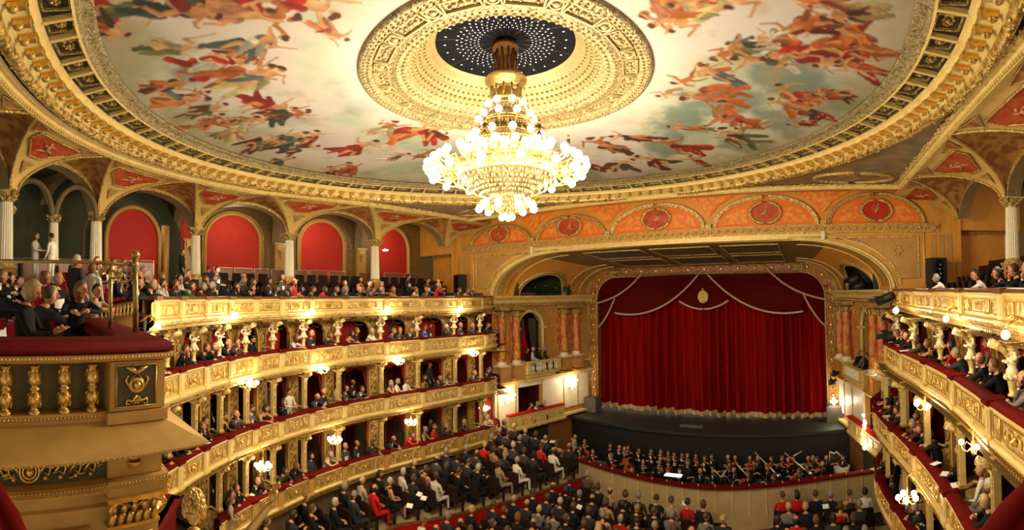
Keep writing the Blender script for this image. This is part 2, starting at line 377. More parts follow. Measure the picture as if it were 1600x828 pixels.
    idx = np.arange(NR * NA).reshape(NR, NA); nx = np.roll(idx, -1, 1)
    F = np.stack([idx[:-1], nx[:-1], nx[1:], idx[1:]], -1).reshape(-1, 4)
    me = bpy.data.meshes.new('ceiling_painting')
    me.vertices.add(len(X)); me.vertices.foreach_set('co', np.stack([X, Y, Z], 1).ravel())
    me.loops.add(F.size); me.loops.foreach_set('vertex_index', F.ravel().astype(np.int32))
    me.polygons.add(len(F)); me.polygons.foreach_set('loop_start', (np.arange(len(F)) * 4).astype(np.int32))
    me.polygons.foreach_set('use_smooth', np.ones(len(F), bool)); me.update(calc_edges=True)
    ca = me.color_attributes.new('paint', 'FLOAT_COLOR', 'POINT')
    ca.data.foreach_set('color', np.concatenate([c, np.ones((len(c), 1))], 1).astype(np.float32).ravel())
    m, nt, b = nodes('fresco'); at = nt.nodes.new('ShaderNodeAttribute'); at.attribute_name = 'paint'
    nt.links.new(at.outputs['Color'], b.inputs['Base Color']); b.inputs['Roughness'].default_value = .9
    me.materials.append(m)
    o = bpy.data.objects.new('ceiling', me); link(o); o['kind'] = 'structure'
    o['label'] = 'painted saucer ceiling with floating robed figures among clouds'
    return o
ceiling = make_painting()

# ================================================================ the round cornice
def polar(a, r, z): return Vector((r * math.cos(a), r * math.sin(a), z))
tc_ = struct(MB().lathe([(9.98, 5.40), (10.02, 5.36), (10.10, 5.37), (10.17, 5.33), (10.24, 5.34), (10.27, 5.26), (10.34, 5.24)], 160, mi=0), 'trim_1', [palegold])
tc_['label'] = 'gilded bead moulding round the painted ceiling'
mb = MB()
mb.lathe([(10.34, 5.30), (10.34, 5.42), (11.06, 5.36), (11.06, 5.19)], 160)       # the deep band behind the coffers
mb.lathe([(10.34, 5.24), (10.40, 5.22)], 160, mi=1); mb.lathe([(10.98, 5.17), (11.08, 5.14), (11.12, 5.07), (11.12, 5.02)], 160, mi=1)
band = struct(mb, 'trim_2', [olive, cream]); band['label'] = 'coffered band of the round cornice'
# coffers: bars between, recessed rosettes inside; one kind mesh each, copied round
NCO = 84
def bar_mesh():
    m = MB(); m.box((10.69, 0, 5.235), (.62, .09, .10), tilt=Matrix.Rotation(.11, 3, 'Y')); return m.mesh('coffer_bar', [cream])
def rosette_mesh(wide):
    m = MB(); s = .17 if not wide else .19
    for k in range(8):
        a = k * PI / 4; m.sphere((10.69 + s * .55 * math.cos(a), (1.5 if wide else 1) * s * .6 * math.sin(a), 5.34), .055, 6, 4, sc=(1, 1, .7))
    m.sphere((10.69, 0, 5.32), .06, 8, 5)
    for sx, sy, lx, ly in ((-.26, 0, .03, .46), (.26, 0, .03, .46)): m.box((10.69 + sx, 0, 5.29), (lx, .5 if wide else .34, .05))
    for sy in (-1, 1): m.box((10.69, sy * (.27 if wide else .19), 5.29), (.5, .03, .05))
    return m.mesh('coffer_rosette', [goldrel2])
bm_, r1, r2 = bar_mesh(), rosette_mesh(0), rosette_mesh(1)
for k in range(NCO):
    a = 2 * PI * k / NCO
    # alternate wide and narrow coffers
    off = (.10 if k % 2 else -.10) * (2 * PI / NCO)
    inst(bm_, 'coffer_bar', band, rz=a + off)
    inst(r2 if k % 2 == 0 else r1, 'coffer_rosette', band, rz=a + PI / NCO)
dent = struct(MB().lathe([(11.12, 5.04), (11.50, 5.04), (11.50, 4.98), (11.56, 4.98), (11.58, 4.90), (11.62, 4.90)], 160), 'trim_3', [cream])
dent['label'] = 'bracketed cornice ring with gilt modillions'
def modillion():
    m = MB(); m.box((11.31, 0, 4.97), (.34, .15, .10), mi=0); m.sphere((11.38, 0, 4.90), .075, 8, 5, mi=1, sc=(1.4, 1, .8)); m.box((11.30, 0, 5.025), (.40, .20, .03), mi=0)
    return m.mesh('modillion', [gold, goldrel2])
mm = modillion()
for k in range(132): inst(mm, 'modillion', dent, rz=2 * PI * k / 132)
struct(MB().lathe([(11.60, 4.93), (11.60, 4.83), (11.66, 4.77), (11.76, 4.75), (11.85, 4.78), (11.90, 4.86), (11.90, 4.92)], 200), 'trim_4', [goldrel])['label'] = 'gilded leaf garland round the ceiling cornice'
leaf = MB(); rl = random.Random(8)
for k in range(620):
    a = 2 * PI * k / 620; rr = 11.75 + rl.uniform(-.10, .10)
    leaf.sphere((rr * math.cos(a), rr * math.sin(a), 4.77 + rl.uniform(0, .03)), rl.uniform(.035, .06), 5, 4)
lo = leaf.build('leaf_garland', [goldrel2], bpy.data.objects['trim_4']); lo['kind'] = 'stuff'

# ---- straight frame around the circle: sides x=+-12.1, front y=11.7, rear follows the horseshoe
XS, YF, ZF_ = 12.10, 11.65, 4.75
def frame_path():
    p = [(XS, -6), (XS, YF), (-XS, YF), (-XS, -2.6)]
    # rear left: swings round to the back
    for a in np.linspace(R(193), R(276), 22): p.append((12.35 * math.cos(a) , 12.25 * math.sin(a)))
    return [(p[0][0] - .25, -10.5), (XS, -6)] + p[1:]
FP = frame_path()
def offset_path(path, d):
    "offset to the left of travel"
    out = []
    for i, p in enumerate(path):
        a = Vector(path[max(i - 1, 0)]); b = Vector(path[min(i + 1, len(path) - 1)]); q = Vector(p)
        t1 = (q - a).normalized() if i > 0 else (b - q).normalized(); t2 = (b - q).normalized() if i < len(path) - 1 else t1
        n1 = Vector((-t1.y, t1.x)); n2 = Vector((-t2.y, t2.x)); n = n1 + n2; n = n / max(.3, n.dot(n1)); out.append((q.x + n.x * d, q.y + n.y * d))
    return out
def sweep(m, path, prof, mi=0, smooth=False):
    "prof: (offset to the right of travel, z)"
    rows = []
    for (o, z) in prof:
        rows.append([(x, y, z) for x, y in offset_path(path, -o)])
    return m.strip(rows, mi, smooth)
mb = MB()
sweep(mb, FP, [(-.28, 4.86), (-.20, 4.80), (-.10, 4.82), (-.06, 4.74), (0, 4.74), (.04, 4.68), (.14, 4.70), (.16, 4.78), (.30, 4.84), (.34, 5.0)], 0)
fr = struct(mb, 'trim_5', [cream]); fr['label'] = 'straight outer ceiling moulding with dentils'
mb = MB(); n = 0
for i in range(len(FP) - 1):
    a, b = Vector(FP[i]), Vector(FP[i + 1]); L = (b - a).length; k = max(1, int(L / .13))
    for j in range(k):
        q = a.lerp(b, (j + .5) / k); t = (b - a).normalized(); mb.box((q.x, q.y, 4.715), (.07, .07, .05), math.atan2(t.y, t.x))
dd = mb.build('dentils', [cream], fr); dd['kind'] = 'stuff'
mb = MB(); rl = random.Random(4)
gp = offset_path([(XS, -6), (XS, YF), (-XS, YF), (-XS, -2.6)], .22)
for i in range(3):
    a, b = Vector(gp[i]), Vector(gp[i + 1]); L = (b - a).length; k = int(L / .12)
    for j in range(k):
        q = a.lerp(b, (j + .5) / k)
        if abs(math.hypot(q.x, q.y)) < 11.9: continue
        for e in range(2): mb.sphere((q.x + rl.uniform(-.1, .1), q.y + rl.uniform(-.1, .1), 4.84 + rl.uniform(0, .03)), rl.uniform(.04, .07), 5, 4)
mb.build('corner_garland', [goldrel2], fr)['kind'] = 'stuff'
# corner panels between circle and frame, dark painted, with an oval gilt ring
mb = MB(); NS = 60
for s in (-1, 1):
    a0, a1 = (R(5), R(85)) if s > 0 else (R(95), R(175)); inner = []; outer = []
    for i in range(NS + 1):
        a = a0 + (a1 - a0) * i / NS; inner.append(polar(a, 11.88, 4.90)); c_, s_ = math.cos(a), math.sin(a)
        k = min(XS / max(1e-6, abs(c_)), YF / max(1e-6, s_)); outer.append((k * c_, k * s_, 4.90))
    mb.strip([inner, outer], 0)
cp = struct(mb, 'trim_6', [mat('corner_fresco', (.16, .14, .08), (.32, .20, .08), .7, 0, 1.6, detail=5, contrast=.3)])
cp['label'] = 'dark painted corner fields of the ceiling'
for s in (-1, 1):
    m = MB(); pts = [(s * 9.75 + 1.75 * math.cos(t) * 1.0, 10.15 + .85 * math.sin(t), 4.86) for t in np.linspace(0, 2 * PI, 41)]
    m.tube(pts, .09, 6, cap=False); m.build('oval_frame', [goldrel2], cp)
    m = MB(); m.add([(s * 9.75 + 1.7 * math.cos(t), 10.15 + .80 * math.sin(t), 4.872) for t in np.linspace(0, 2 * PI, 32, endpoint=False)], [tuple(range(32))])
    m.build('oval_painting', [mat('oval_fresco', (.45, .24, .08), (.14, .12, .07), .7, 0, 2.2, detail=5, contrast=.25)], cp)

# ================================================================ rosette in the middle of the ceiling
root = struct(MB().lathe([(3.86, 5.74), (3.84, 5.66), (3.74, 5.63), (3.66, 5.67), (3.56, 5.66), (3.50, 5.77), (2.98, 5.79), (2.93, 5.74), (2.84, 5.72), (2.76, 5.78)], 128, c=(CH.x, CH.y, 0)), 'trim_7', [palegold])
root['label'] = 'gilded ceiling rosette with ornamented panels'
struct(MB().lathe([(2.76, 5.78), (2.62, 5.80), (2.55, 5.90)], 96, c=(CH.x, CH.y, 0)), 'garland_ring', [palegold], root)
struct(MB().lathe([(2.55, 5.90), (2.45, 6.02), (2.42, 6.10), (2.30, 6.2), (2.22, 6.30), (2.18, 6.38), (2.02, 6.44), (1.98, 6.54), (1.9, 6.58), (1.86, 6.62)], 96, c=(CH.x, CH.y, 0)), 'beaded_cove', [palegold2], root)
mb = MB()
for (r, z, n, q) in ((3.72, 5.63, 150, .035), (2.88, 5.72, 110, .035), (2.40, 6.08, 90, .05), (2.28, 6.2, 84, .045), (2.5, 5.96, 80, .05), (2.14, 6.37, 80, .04), (3.6, 5.65, 140, .04), (2.7, 5.77, 90, .05)):
    for k in range(n):
        a = 2 * PI * k / n; mb.sphere((CH.x + r * math.cos(a), CH.y + r * math.sin(a), z), q, 5, 4)
mb.build('gilt_beads', [palegold2], root)['kind'] = 'stuff'
def ros_panel(wide):
    m = MB(); hw = .40 if wide else .17
    for sx in (3.08, 3.44): m.box((sx, 0, 5.75), (.035, 2 * hw, .06))
    for sy in (-1, 1): m.box((3.26, sy * hw, 5.75), (.38, .035, .06))
    if wide:
        for (a, b, r) in ((3.26, 0, .07), (3.26, .16, .05), (3.26, -.16, .05), (3.33, .27, .04), (3.19, .27, .04), (3.33, -.27, .04), (3.19, -.27, .04), (3.34, .08, .03), (3.18, -.08, .03)): m.sphere((a, b, 5.76), r, 7, 4, sc=(1, 1, .8))
    else:
        m.lathe([(.13, 0), (.15, -.03), (.17, 0)], 16, (3.26, 0, 5.75)); m.sphere((3.26, 0, 5.75), .09, 8, 5, sc=(1, 1, .6))
    return m.mesh('rosette_panel', [palegold2])
w_, n_ = ros_panel(1), ros_panel(0)
for k in range(16):
    a = 2 * PI * k / 16
    inst(w_, 'scroll_panel', root, (CH.x, CH.y, 0), a); inst(n_, 'medallion_panel', root, (CH.x, CH.y, 0), a + PI / 16)
grille = MB().lathe([(1.9, 6.62), (.05, 6.72)], 64, c=(CH.x, CH.y, 0)).build('dome_grille', [iron], root)
mb = MB()
for r in (.62, 1.42, 1.80): mb.lathe([(r - .015, 6.64 + (1.9 - r) * .054), (r, 6.62 + (1.9 - r) * .054), (r + .015, 6.64 + (1.9 - r) * .054)], 64, c=(CH.x, CH.y, 0))
for k in range(16):
    a = 2 * PI * k / 16 + .1; mb.tube([(CH.x + r * math.cos(a), CH.y + r * math.sin(a), 6.63 + (1.9 - r) * .054) for r in (.2, 1.42 if k % 2 else 1.85)], .012, 4)
mb.build('grille_ribs', [brass], grille)
mb = MB()
for j, r in enumerate((.72, .82, .93, 1.05, 1.17, 1.29, 1.61)):
    n = 40 if j < 6 else 26
    for k in range(n):
        a = 2 * PI * k / n + (j % 2) * PI / n; z = 6.615 + (1.9 - r) * .054; q = .008 + .016 * r / 1.6
        ca, sa = math.cos(a), math.sin(a)
        mb.add([(CH.x + ca * (r + dx) - sa * dy, CH.y + sa * (r + dx) + ca * dy, z) for dx, dy in ((-q * 1.5, 0), (0, -q * .8), (q * 1.5, 0), (0, q * .8))], [(0, 1, 2, 3)])
mb.build('pierced_openings', [hole], grille)['kind'] = 'stuff'
# roof shell above everything, closing the house
rs = MB().box((0, 2, 9.5), (48, 60, .3)); struct(rs, 'roof', [dark])

# ================================================================ gallery arcade
FILLS_G = [(-12.4, y, 1.0) for y in (10.5, 6.8, 3.4, -.2, -3.8)] + [(-10.4, -6.9, 1.0), (-7.6, -9.6, 1.0), (12.4, 10, 1.0), (12.4, 5, 1.0), (12.4, .5, 1.0)]
for p_ in FILLS_G: lamp('arcade_fill', p_, 34, (1, .84, .56), .25)  # unseen fill lights added to brighten the arcade spandrels
COLS_L = [(-15.62, 12.72), (-15.62, 6.74), (-15.62, .85), (-15.62, -4.53), (-12.05, -9.75), (-7.75, -12.9), (-2.6, -14.6)]
COLS_R = [(15.62, 12.72), (15.62, 6.74), (15.62, .85), (15.62, -4.6)]
ZSP = 3.42                                     # springing of the arches
def seg_hit(p, d):
    "first crossing of the ray p + t d with the ceiling frame path"
    best = None
    for i in range(len(FP) - 1):
        a = Vector(FP[i]); b = Vector(FP[i + 1]); e = b - a; den = d.x * e.y - d.y * e.x
        if abs(den) < 1e-9: continue
        w = a - p; t = (w.x * e.y - w.y * e.x) / den; u = (w.x * d.y - w.y * d.x) / den
        if t > 0 and -.001 <= u <= 1.001 and (best is None or t < best): best = t
    return p + d * best if best else p + d
def arch_pt(a, b, tau, zs=ZSP, zt=4.80, out=0, inset=.34):
    "point on a semi-elliptic arch between columns a and b"
    A, B = Vector(a), Vector(b); t = (B - A).normalized(); L = (B - A).length; c = (A + B) / 2; ang = PI * (1 - tau)
    rx = L / 2 - inset + out; rz = zt - zs + out * .9; q = c + t * (rx * math.cos(ang)); return Vector((q.x, q.y, zs + rz * math.sin(ang)))
def column_mesh():
    z0, z1 = .98, 3.04
    sh = MB().lathe([(.285, z0), (.275, z0 + .5), (.235, z1)], 40, flute=.10, fl=(0, 2), smooth=False)
    g = MB().lathe([(.262, z0 + .02), (.25, z0 + .5), (.212, z1)], 20)
    ba = MB().lathe([(.36, .84), (.36, .88), (.32, .91), (.33, .95), (.29, .99), (.28, 1.0)], 24); ba.box((0, 0, .80), (.76, .76, .08))
    pe = MB().box((0, 0, .42), (.66, .66, .68)); pe.box((0, 0, .06), (.78, .78, .12)); pe.box((0, 0, .77), (.74, .74, .05))
    ca = MB().lathe([(.225, 3.03), (.245, 3.05), (.225, 3.08), (.24, 3.16), (.30, 3.28), (.36, 3.36)], 20); ca.box((0, 0, 3.39), (.78, .78, .06))
    for k in range(8):
        a = k * PI / 4 + PI / 8; ca.tube([(.23 * math.cos(a), .23 * math.sin(a), 3.08), (.30 * math.cos(a), .30 * math.sin(a), 3.17), (.38 * math.cos(a), .38 * math.sin(a), 3.2), (.40 * math.cos(a), .40 * math.sin(a), 3.16)], [.05, .05, .035, .015], 5)
    for k in range(4):
        a = k * PI / 2 + PI / 4; ca.tube([(.26 * math.cos(a), .26 * math.sin(a), 3.22), (.40 * math.cos(a), .40 * math.sin(a), 3.32), (.47 * math.cos(a), .47 * math.sin(a), 3.33), (.45 * math.cos(a), .45 * math.sin(a), 3.27)], [.045, .045, .05, .03], 5)
    return (sh.mesh('shaft', [ivory]), g.mesh('gilt_flutes', [goldrel]), ba.mesh('base', [goldrel2]), pe.mesh('pedestal', [woodorange]), ca.mesh('capital', [goldrel2]))
CM = column_mesh()
def column(x, y, label):
    e = empty('fluted_column', (x, y, 0), 0, label, 'column', 'fluted columns of the top gallery')
    for me, n in zip(CM, ('shaft', 'gilt_flutes', 'base', 'pedestal', 'capital')): inst(me, n, e)
lab = {1: 'third fluted ivory column of the left gallery, nearest the stage, rising behind the front rows', 2: 'second fluted ivory column of the left gallery between red arches', 3: 'fluted ivory column of the left gallery between dark arch and first red arch',
       4: 'thickest fluted ivory column at far left above the standing couple', 5: 'column at the left photo edge with only its gilt capital showing'}
for i in range(1, 6): column(COLS_L[i][0], COLS_L[i][1], lab[i])
column(15.62, 6.74, 'fluted ivory column of the right gallery at the photo edge')
def pend(col, u, t, i, V):
    "point on the pendentive over column i; V = top points along the frame"
    c = Vector((col[0], col[1])); a = V(u)
    inn = (Vector((a.x, a.y)) - c); base = c + (V(.5).to_2d() - c).normalized() * .28; tt = (V(1).to_2d() - V(0).to_2d()).normalized(); base = base + tt * (u - .5) * .42
    q = base.lerp(Vector((a.x, a.y)), t ** 1.25); return Vector((q.x, q.y, ZSP + (a.z - ZSP) * math.sin(PI / 2 * min(1, t ** .72))))
def frame_between(p, q):
    "piecewise walk on the frame between two of its points"
    def f(u):
        w = p.lerp(q, u); ctr = Vector((0, 0)); d = (w - ctr)
        h = seg_hit(ctr, d.normalized()) if w.y < -1.5 else w
        return Vector((h.x, h.y, 4.76))
    return f
def arcade(cols, side, ext0, ext1):
    n = len(cols); mids = []
    pts = [ext0] + cols + [ext1]
    for i in range(len(pts) - 1):
        m = (Vector(pts[i]) + Vector(pts[i + 1])) / 2
        if m.y > -3.4 and abs(m.x) > 14: v = Vector((side * XS, m.y))
        else: v = seg_hit(Vector((0, 0)), m.normalized())
        mids.append(v)
    av = struct(MB().box((side * 15.6, 14.2, 5.2), (.01, .01, .01)), 'arcade_vault', [cream]); av['label'] = 'yellow spandrel vaults over the %s gallery arcade' % ('left' if side < 0 else 'right')
    for i in range(n):
        V = frame_between(mids[i], mids[i + 1]); c = cols[i]
        N1, N2 = 14, 16
        rows = [[pend(c, u, t, i, V) for u in np.linspace(0, 1, N2 + 1)] for t in np.linspace(0, 1, N1 + 1)]
        MB().strip(rows, 0, True).build('pendentive', [spanochre], av)
        inw = (Vector((0, 0)) - Vector(c)).normalized(); dn = Vector((inw.x * .03, inw.y * .03, -.035))
        def onp(u, t, k=1): return pend(c, u, t, i, V) + dn * k
        # gilt edging along both groins
        for u in (0.0, 1.0): MB().tube([onp(u, t) for t in np.linspace(0, 1, 15)], .045, 5).build('groin_moulding', [goldrel2], av)
        # six-sided painting and little triangle panels
        def poly(uv, mt, name, k=1.2, fr=True):
            ring = []; m_ = len(uv)
            for j in range(m_):
                (u0, t0), (u1, t1) = uv[j], uv[(j + 1) % m_]
                for e in range(4): ring.append(onp(u0 + (u1 - u0) * e / 4, t0 + (t1 - t0) * e / 4, k))
            cu = sum(p[0] for p in uv) / m_; ct = sum(p[1] for p in uv) / m_; rows = []
            for s_ in (1, .66, .33, .03):
                row = []
                for j in range(m_):
                    (u0, t0), (u1, t1) = uv[j], uv[(j + 1) % m_]
                    for e in range(4):
                        uu, tt = u0 + (u1 - u0) * e / 4, t0 + (t1 - t0) * e / 4; row.append(onp(cu + (uu - cu) * s_, ct + (tt - ct) * s_, k))
                rows.append(row)
            o = MB().strip(rows, 0, True, closed=True).build(name, [mt], av)
            if fr: MB().tube(ring + [ring[0]], .035 if name == 'spandrel_painting' else .022, 5, cap=False).build('panel_frame', [goldrel2], o)
            return o
        poly([(.2, .82), (.8, .82), (.88, .66), (.66, .44), (.34, .44), (.12, .66)], MATS.get('spandrel_red') or mat('spandrel_red', (.50, .05, .012), (.60, .20, .05), .6, 0, 3.5, contrast=.3, kind='relief'), 'spandrel_painting')
        poly([(.08, .95), (.3, .9), (.08, .78)], brownrel, 'triangle_panel'); poly([(.92, .95), (.7, .9), (.92, .78)], brownrel, 'triangle_panel'); poly([(.32, .34), (.68, .34), (.5, .18)], amberp, 'triangle_panel')
        p0 = onp(.5, .63, 1.8); cu_ = (onp(.6, .63, 1.8) - onp(.4, .63, 1.8)).normalized(); cv = (onp(.5, .72, 1.8) - onp(.5, .54, 1.8)).normalized(); fm = MB(); w = cu_.cross(cv) * .02
        rk = random.Random(i * 7 + (side > 0)); s2 = rk.choice((-1, 1)); sc_ = .85
        def Q(a, b): return p0 + cu_ * a * s2 * sc_ + cv * b * sc_ * .8
        fm.tube([Q(-.05, -.12), Q(.08, .08), Q(.12, .28)], [.07, .075, .06], 6); fm.sphere(Q(.16, .42), .065, 7, 5)
        fm.tube([Q(.1, .25), Q(.35, .2), Q(.5, .38)], [.03, .028, .02], 5); fm.tube([Q(.08, .25), Q(-.18, .3), Q(-.4, .18)], [.03, .028, .02], 5)
        fm.tube([Q(-.05, -.12), Q(.22, -.22), Q(.45, -.38)], [.05, .04, .02], 5); fm.tube([Q(-.05, -.12), Q(-.3, -.1), Q(-.5, -.34)], [.05, .04, .02], 5)
        fm.build('painted_figure', [skin], av)
    for i in range(n - 1):
        a, b = cols[i], cols[i + 1]; Vm = mids[i + 1]; V1 = frame_between(mids[i], mids[i + 1]); V2 = frame_between(mids[i + 1], mids[i + 2])
        K = 40; A0 = []; E = []; A1 = []; A2 = []; A3 = []
        d = (Vector(b) - Vector(a)).normalized(); nrm = Vector((-d.y, d.x)); cen = (Vector(a) + Vector(b)) / 2
        if nrm.dot(-cen) < 0: nrm = -nrm
        n3 = Vector((nrm.x, nrm.y, 0))
        for k in range(K + 1):
            tau = k / K; p = arch_pt(a, b, tau); A0.append(p + n3 * .30); A1.append(p + n3 * .30 - Vector((0, 0, 0))); A3.append(p - n3 * .28)
            po = arch_pt(a, b, tau, out=.16); A2.append(po + n3 * .33)
            if tau <= .5: e = pend(a, 1, max(0, min(1, tau * 2)), i, V1)
            else: e = pend(b, 0, max(0, min(1, 2 - tau * 2)), i + 1, V2)
            E.append(e)
        MB().strip([A0, A3], 0, True).build('arch_soffit', [vaultrib], av)
        MB().strip([A1, A2], 0, True).build('archivolt', [goldrel2], av)
        MB().tube([p - n3 * .03 for p in A2], .03, 5).build('archivolt_bead', [gold], av)
        rows = [[A2[k].lerp(E[k], s_) + Vector((0, 0, .22 * math.sin(PI * s_) * math.sin(PI * k / K))) for k in range(K + 1)] for s_ in np.linspace(0, 1, 7)]
        MB().strip(rows, 0, True).build('lunette_web', [brownrel], av)
        # wall above the arch, inside plane, closes the gap behind the vault
        top = [Vector((p.x, p.y, 5.75)) for p in A3]
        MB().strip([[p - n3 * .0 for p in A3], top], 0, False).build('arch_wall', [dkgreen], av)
    return av
arcade(COLS_L, -1, (-15.62, 18.2), (2.5, -15.0))
arcade(COLS_R, 1, (15.62, 18.2), (15.62, -10))
# ---- gallery back wall, vault and red arch panels
def back(side, path, cols):
    m = MB(); sweep(m, path, [(0, -1.2), (0, 6.2)]); wl = struct(m, 'wall_left' if side < 0 else 'wall_right', [wood if False else ochdk])
    m = MB()
    for i in range(len(path) - 1):
        a, b = path[i], path[i + 1]
    inner = [(c[0], c[1]) for c in cols]
    m = MB(); P2 = [Vector((p[0], p[1], 5.55)) for p in path]
    return wl
BL = [(-19.5, 16), (-19.5, -5.6), (-14.9, -13.2), (-10.0, -16.6), (-4, -18)]
BR = [(19.5, -10), (19.5, 16)]
wl = back(-1, BL, COLS_L); wr = back(1, BR, COLS_R)
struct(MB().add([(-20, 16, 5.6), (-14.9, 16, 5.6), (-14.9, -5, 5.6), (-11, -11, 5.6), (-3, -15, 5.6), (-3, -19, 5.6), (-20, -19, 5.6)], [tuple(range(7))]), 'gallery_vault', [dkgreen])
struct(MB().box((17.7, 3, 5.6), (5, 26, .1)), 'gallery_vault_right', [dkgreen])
def red_arch(wall, x, y0, y1, ztop, side, zb=.2):
    cy_ = (y0 + y1) / 2; hw = (y1 - y0) / 2; xx = x - side * .05
    zs = 3.3; pts = [(xx, cy_ - hw, zb), (xx, cy_ + hw, zb)] + [(xx, cy_ + hw * math.cos(t), zs + (ztop - zs) * math.sin(t)) for t in np.linspace(0, PI, 21)]
    MB().prism(pts, (-side, 0, 0), .04).build('red_arch_panel', [redwall], wall)
    arc = [(xx - side * .06, cy_ - hw - .15, .2)] + [(xx - side * .06, cy_ - (hw + .15) * math.cos(t), zs + (ztop + .15 - zs) * math.sin(t)) for t in np.linspace(0, PI, 25)] + [(xx - side * .06, cy_ + hw + .15, .2)]
    MB().tube(arc, .14, 4, smooth=False).build('arch_band', [amberp], wall)
    arc2 = [(p[0] - side * .05, cy_ + (p[1] - cy_) * 1.08, p[2] + (.1 if p[2] > 3.3 else 0)) for p in arc]
    MB().tube(arc2, .035, 4).build('arch_bead', [goldrel2], wall)
for (y0, y1) in ((9.7, 12.4), (3.45, 6.65), (-2.95, .45), (-8.6, -6.3)):
    red_arch(wl, -19.5, y0 if y0 > -5 else -5.5, y1 if y0 > -5 else -3.9, 4.9, -1)
for (y0, y1) in ((9.7, 12.4), (3.45, 6.65)): red_arch(wr, 19.5, y0, y1, 4.9, 1)
def pilaster(wall, x, y, side, rz=0):
    m = MB().box((x - side * .12, y, 1.4), (.24, .75, 3.6)); m.build('pilaster', [amberp], wall)
    m = MB().box((x - side * .16, y, 3.25), (.34, .9, .12)); m.box((x - side * .2, y, 3.0), (.2, .5, .4)); m.sphere((x - side * .3, y, 2.75), .14, 7, 5); m.tube([(x - side * .28, y, 2.7), (x - side * .3, y, 2.3)], [.08, .02], 5); m.build('pilaster_capital', [goldrel2], wall)
for y in (8.15, 1.9, -4.0): pilaster(wl, -19.5, y, -1)
for y in (8.15, 1.9): pilaster(wr, 19.5, y, 1)
# transverse vault ribs from every column to the back wall
ribs = []
for (c, b) in ((( -15.62, 6.74), (-19.4, 7.9)), ((-15.62, .85), (-19.4, 1.6)), ((-15.62, -4.53), (-19.4, -4.9)), ((-12.05, -9.75), (-15.3, -12.6)), ((-7.75, -12.9), (-9.6, -16.5)), ((15.62, 6.74), (19.4, 7.9)), ((15.62, .85), (19.4, 1.6))):
    A, B = Vector(c), Vector(b); rows0 = []; rows1 = []; t = (B - A).normalized(); nn = Vector((-t.y, t.x))
    for k in range(21):
        a = PI * (1 - k / 20); q = (A + B) / 2 + (B - A) / 2 * math.cos(a) * .95; z = 3.3 + 2.1 * math.sin(a)
        rows0.append((q.x + nn.x * .25, q.y + nn.y * .25, z)); rows1.append((q.x - nn.x * .25, q.y - nn.y * .25, z))
    up0 = [(p[0], p[1], 5.6) for p in rows0]
    m = MB().strip([up0, rows0, rows1, [(p[0], p[1], 5.6) for p in rows1]], 0, False); m.build('vault_rib', [vaultrib], wl if c[0] < 0 else wr)
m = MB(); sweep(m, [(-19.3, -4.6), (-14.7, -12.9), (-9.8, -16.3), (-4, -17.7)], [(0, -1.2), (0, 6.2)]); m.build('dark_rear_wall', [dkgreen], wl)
# rear dark arches on the curved part of the wall
for (x, y, rz) in ((-17.2, -9.4, R(58)), (-12.5, -14.9, R(35)), (-7.2, -17.3, R(13))):
    m = MB(); arc = [(-1.5, 0, .2)] + [(-1.5 * math.cos(t), 0, 3.0 + 1.5 * math.sin(t)) for t in np.linspace(0, PI, 21)] + [(1.5, 0, .2)]
    m.tube(arc, .12, 4, smooth=False); o = m.build('arch_band', [vaultrib], wl, loc=(x + .25, y + .3, 0), rz=-rz)

A_, B_ = atr(168, 400, 22.6), atr(247, 400, 24.2); c_ = (A_ + B_) / 2; hd_ = (B_ - A_) / 2
def q_(u, z, k=0): v = c_ + hd_ * u; tc2 = (Vector((EYE.x, EYE.y, 0)) - Vector((c_.x, c_.y, 0))).normalized(); return Vector((v.x + tc2.x * k, v.y + tc2.y * k, z))
pts = [q_(-1, .2), q_(1, .2)] + [q_(math.cos(t), 2.7 + 1.55 * math.sin(t)) for t in np.linspace(0, PI, 21)]
MB().prism(pts, (-1, 0, 0), .04).build('red_arch_panel', [redwall], wl)
MB().tube([q_(-1.05, .2, .1)] + [q_(-1.05 * math.cos(t), 2.7 + 1.65 * math.sin(t), .1) for t in np.linspace(0, PI, 21)] + [q_(1.05, .2, .1)], .13, 5).build('arch_band', [amberp], wl)
m = MB(); m.tube([q_(1.3, .2, .05), q_(1.3, 3.6, .05)], .22, 4); m.build('pilaster', [amberp], wl)
# inner arcade of the dark rear gallery
for k, (x, r_) in enumerate(((10, 17.0), (83, 18.6))):
    p = atr(x, 400, r_); e = empty('fluted_column', (p.x, p.y, .35), 0, 'small inner fluted column in the dark rear gallery, %s' % ('nearest the photo edge' if k == 0 else 'behind the people in white shirts'), 'column', 'inner columns of the rear gallery'); e.scale = (.78, .78, .80)
    for me, n in zip(CM, ('shaft', 'gilt_flutes', 'base', 'pedestal', 'capital')): inst(me, n, e)
for (xa, xb, r_) in ((-60, 8, 17.2), (12, 80, 18), (86, 150, 19)):
    a, b = atr(xa, 400, r_), atr(xb, 400, r_); c = (a + b) / 2
    arc = [Vector((c.x + (b.x - a.x) / 2 * -math.cos(t), c.y + (b.y - a.y) / 2 * -math.cos(t), 3.0 + 1.35 * math.sin(t))) for t in np.linspace(0, PI, 21)]
    MB().tube(arc, .12, 5).build('arch_band', [vaultrib], wl)
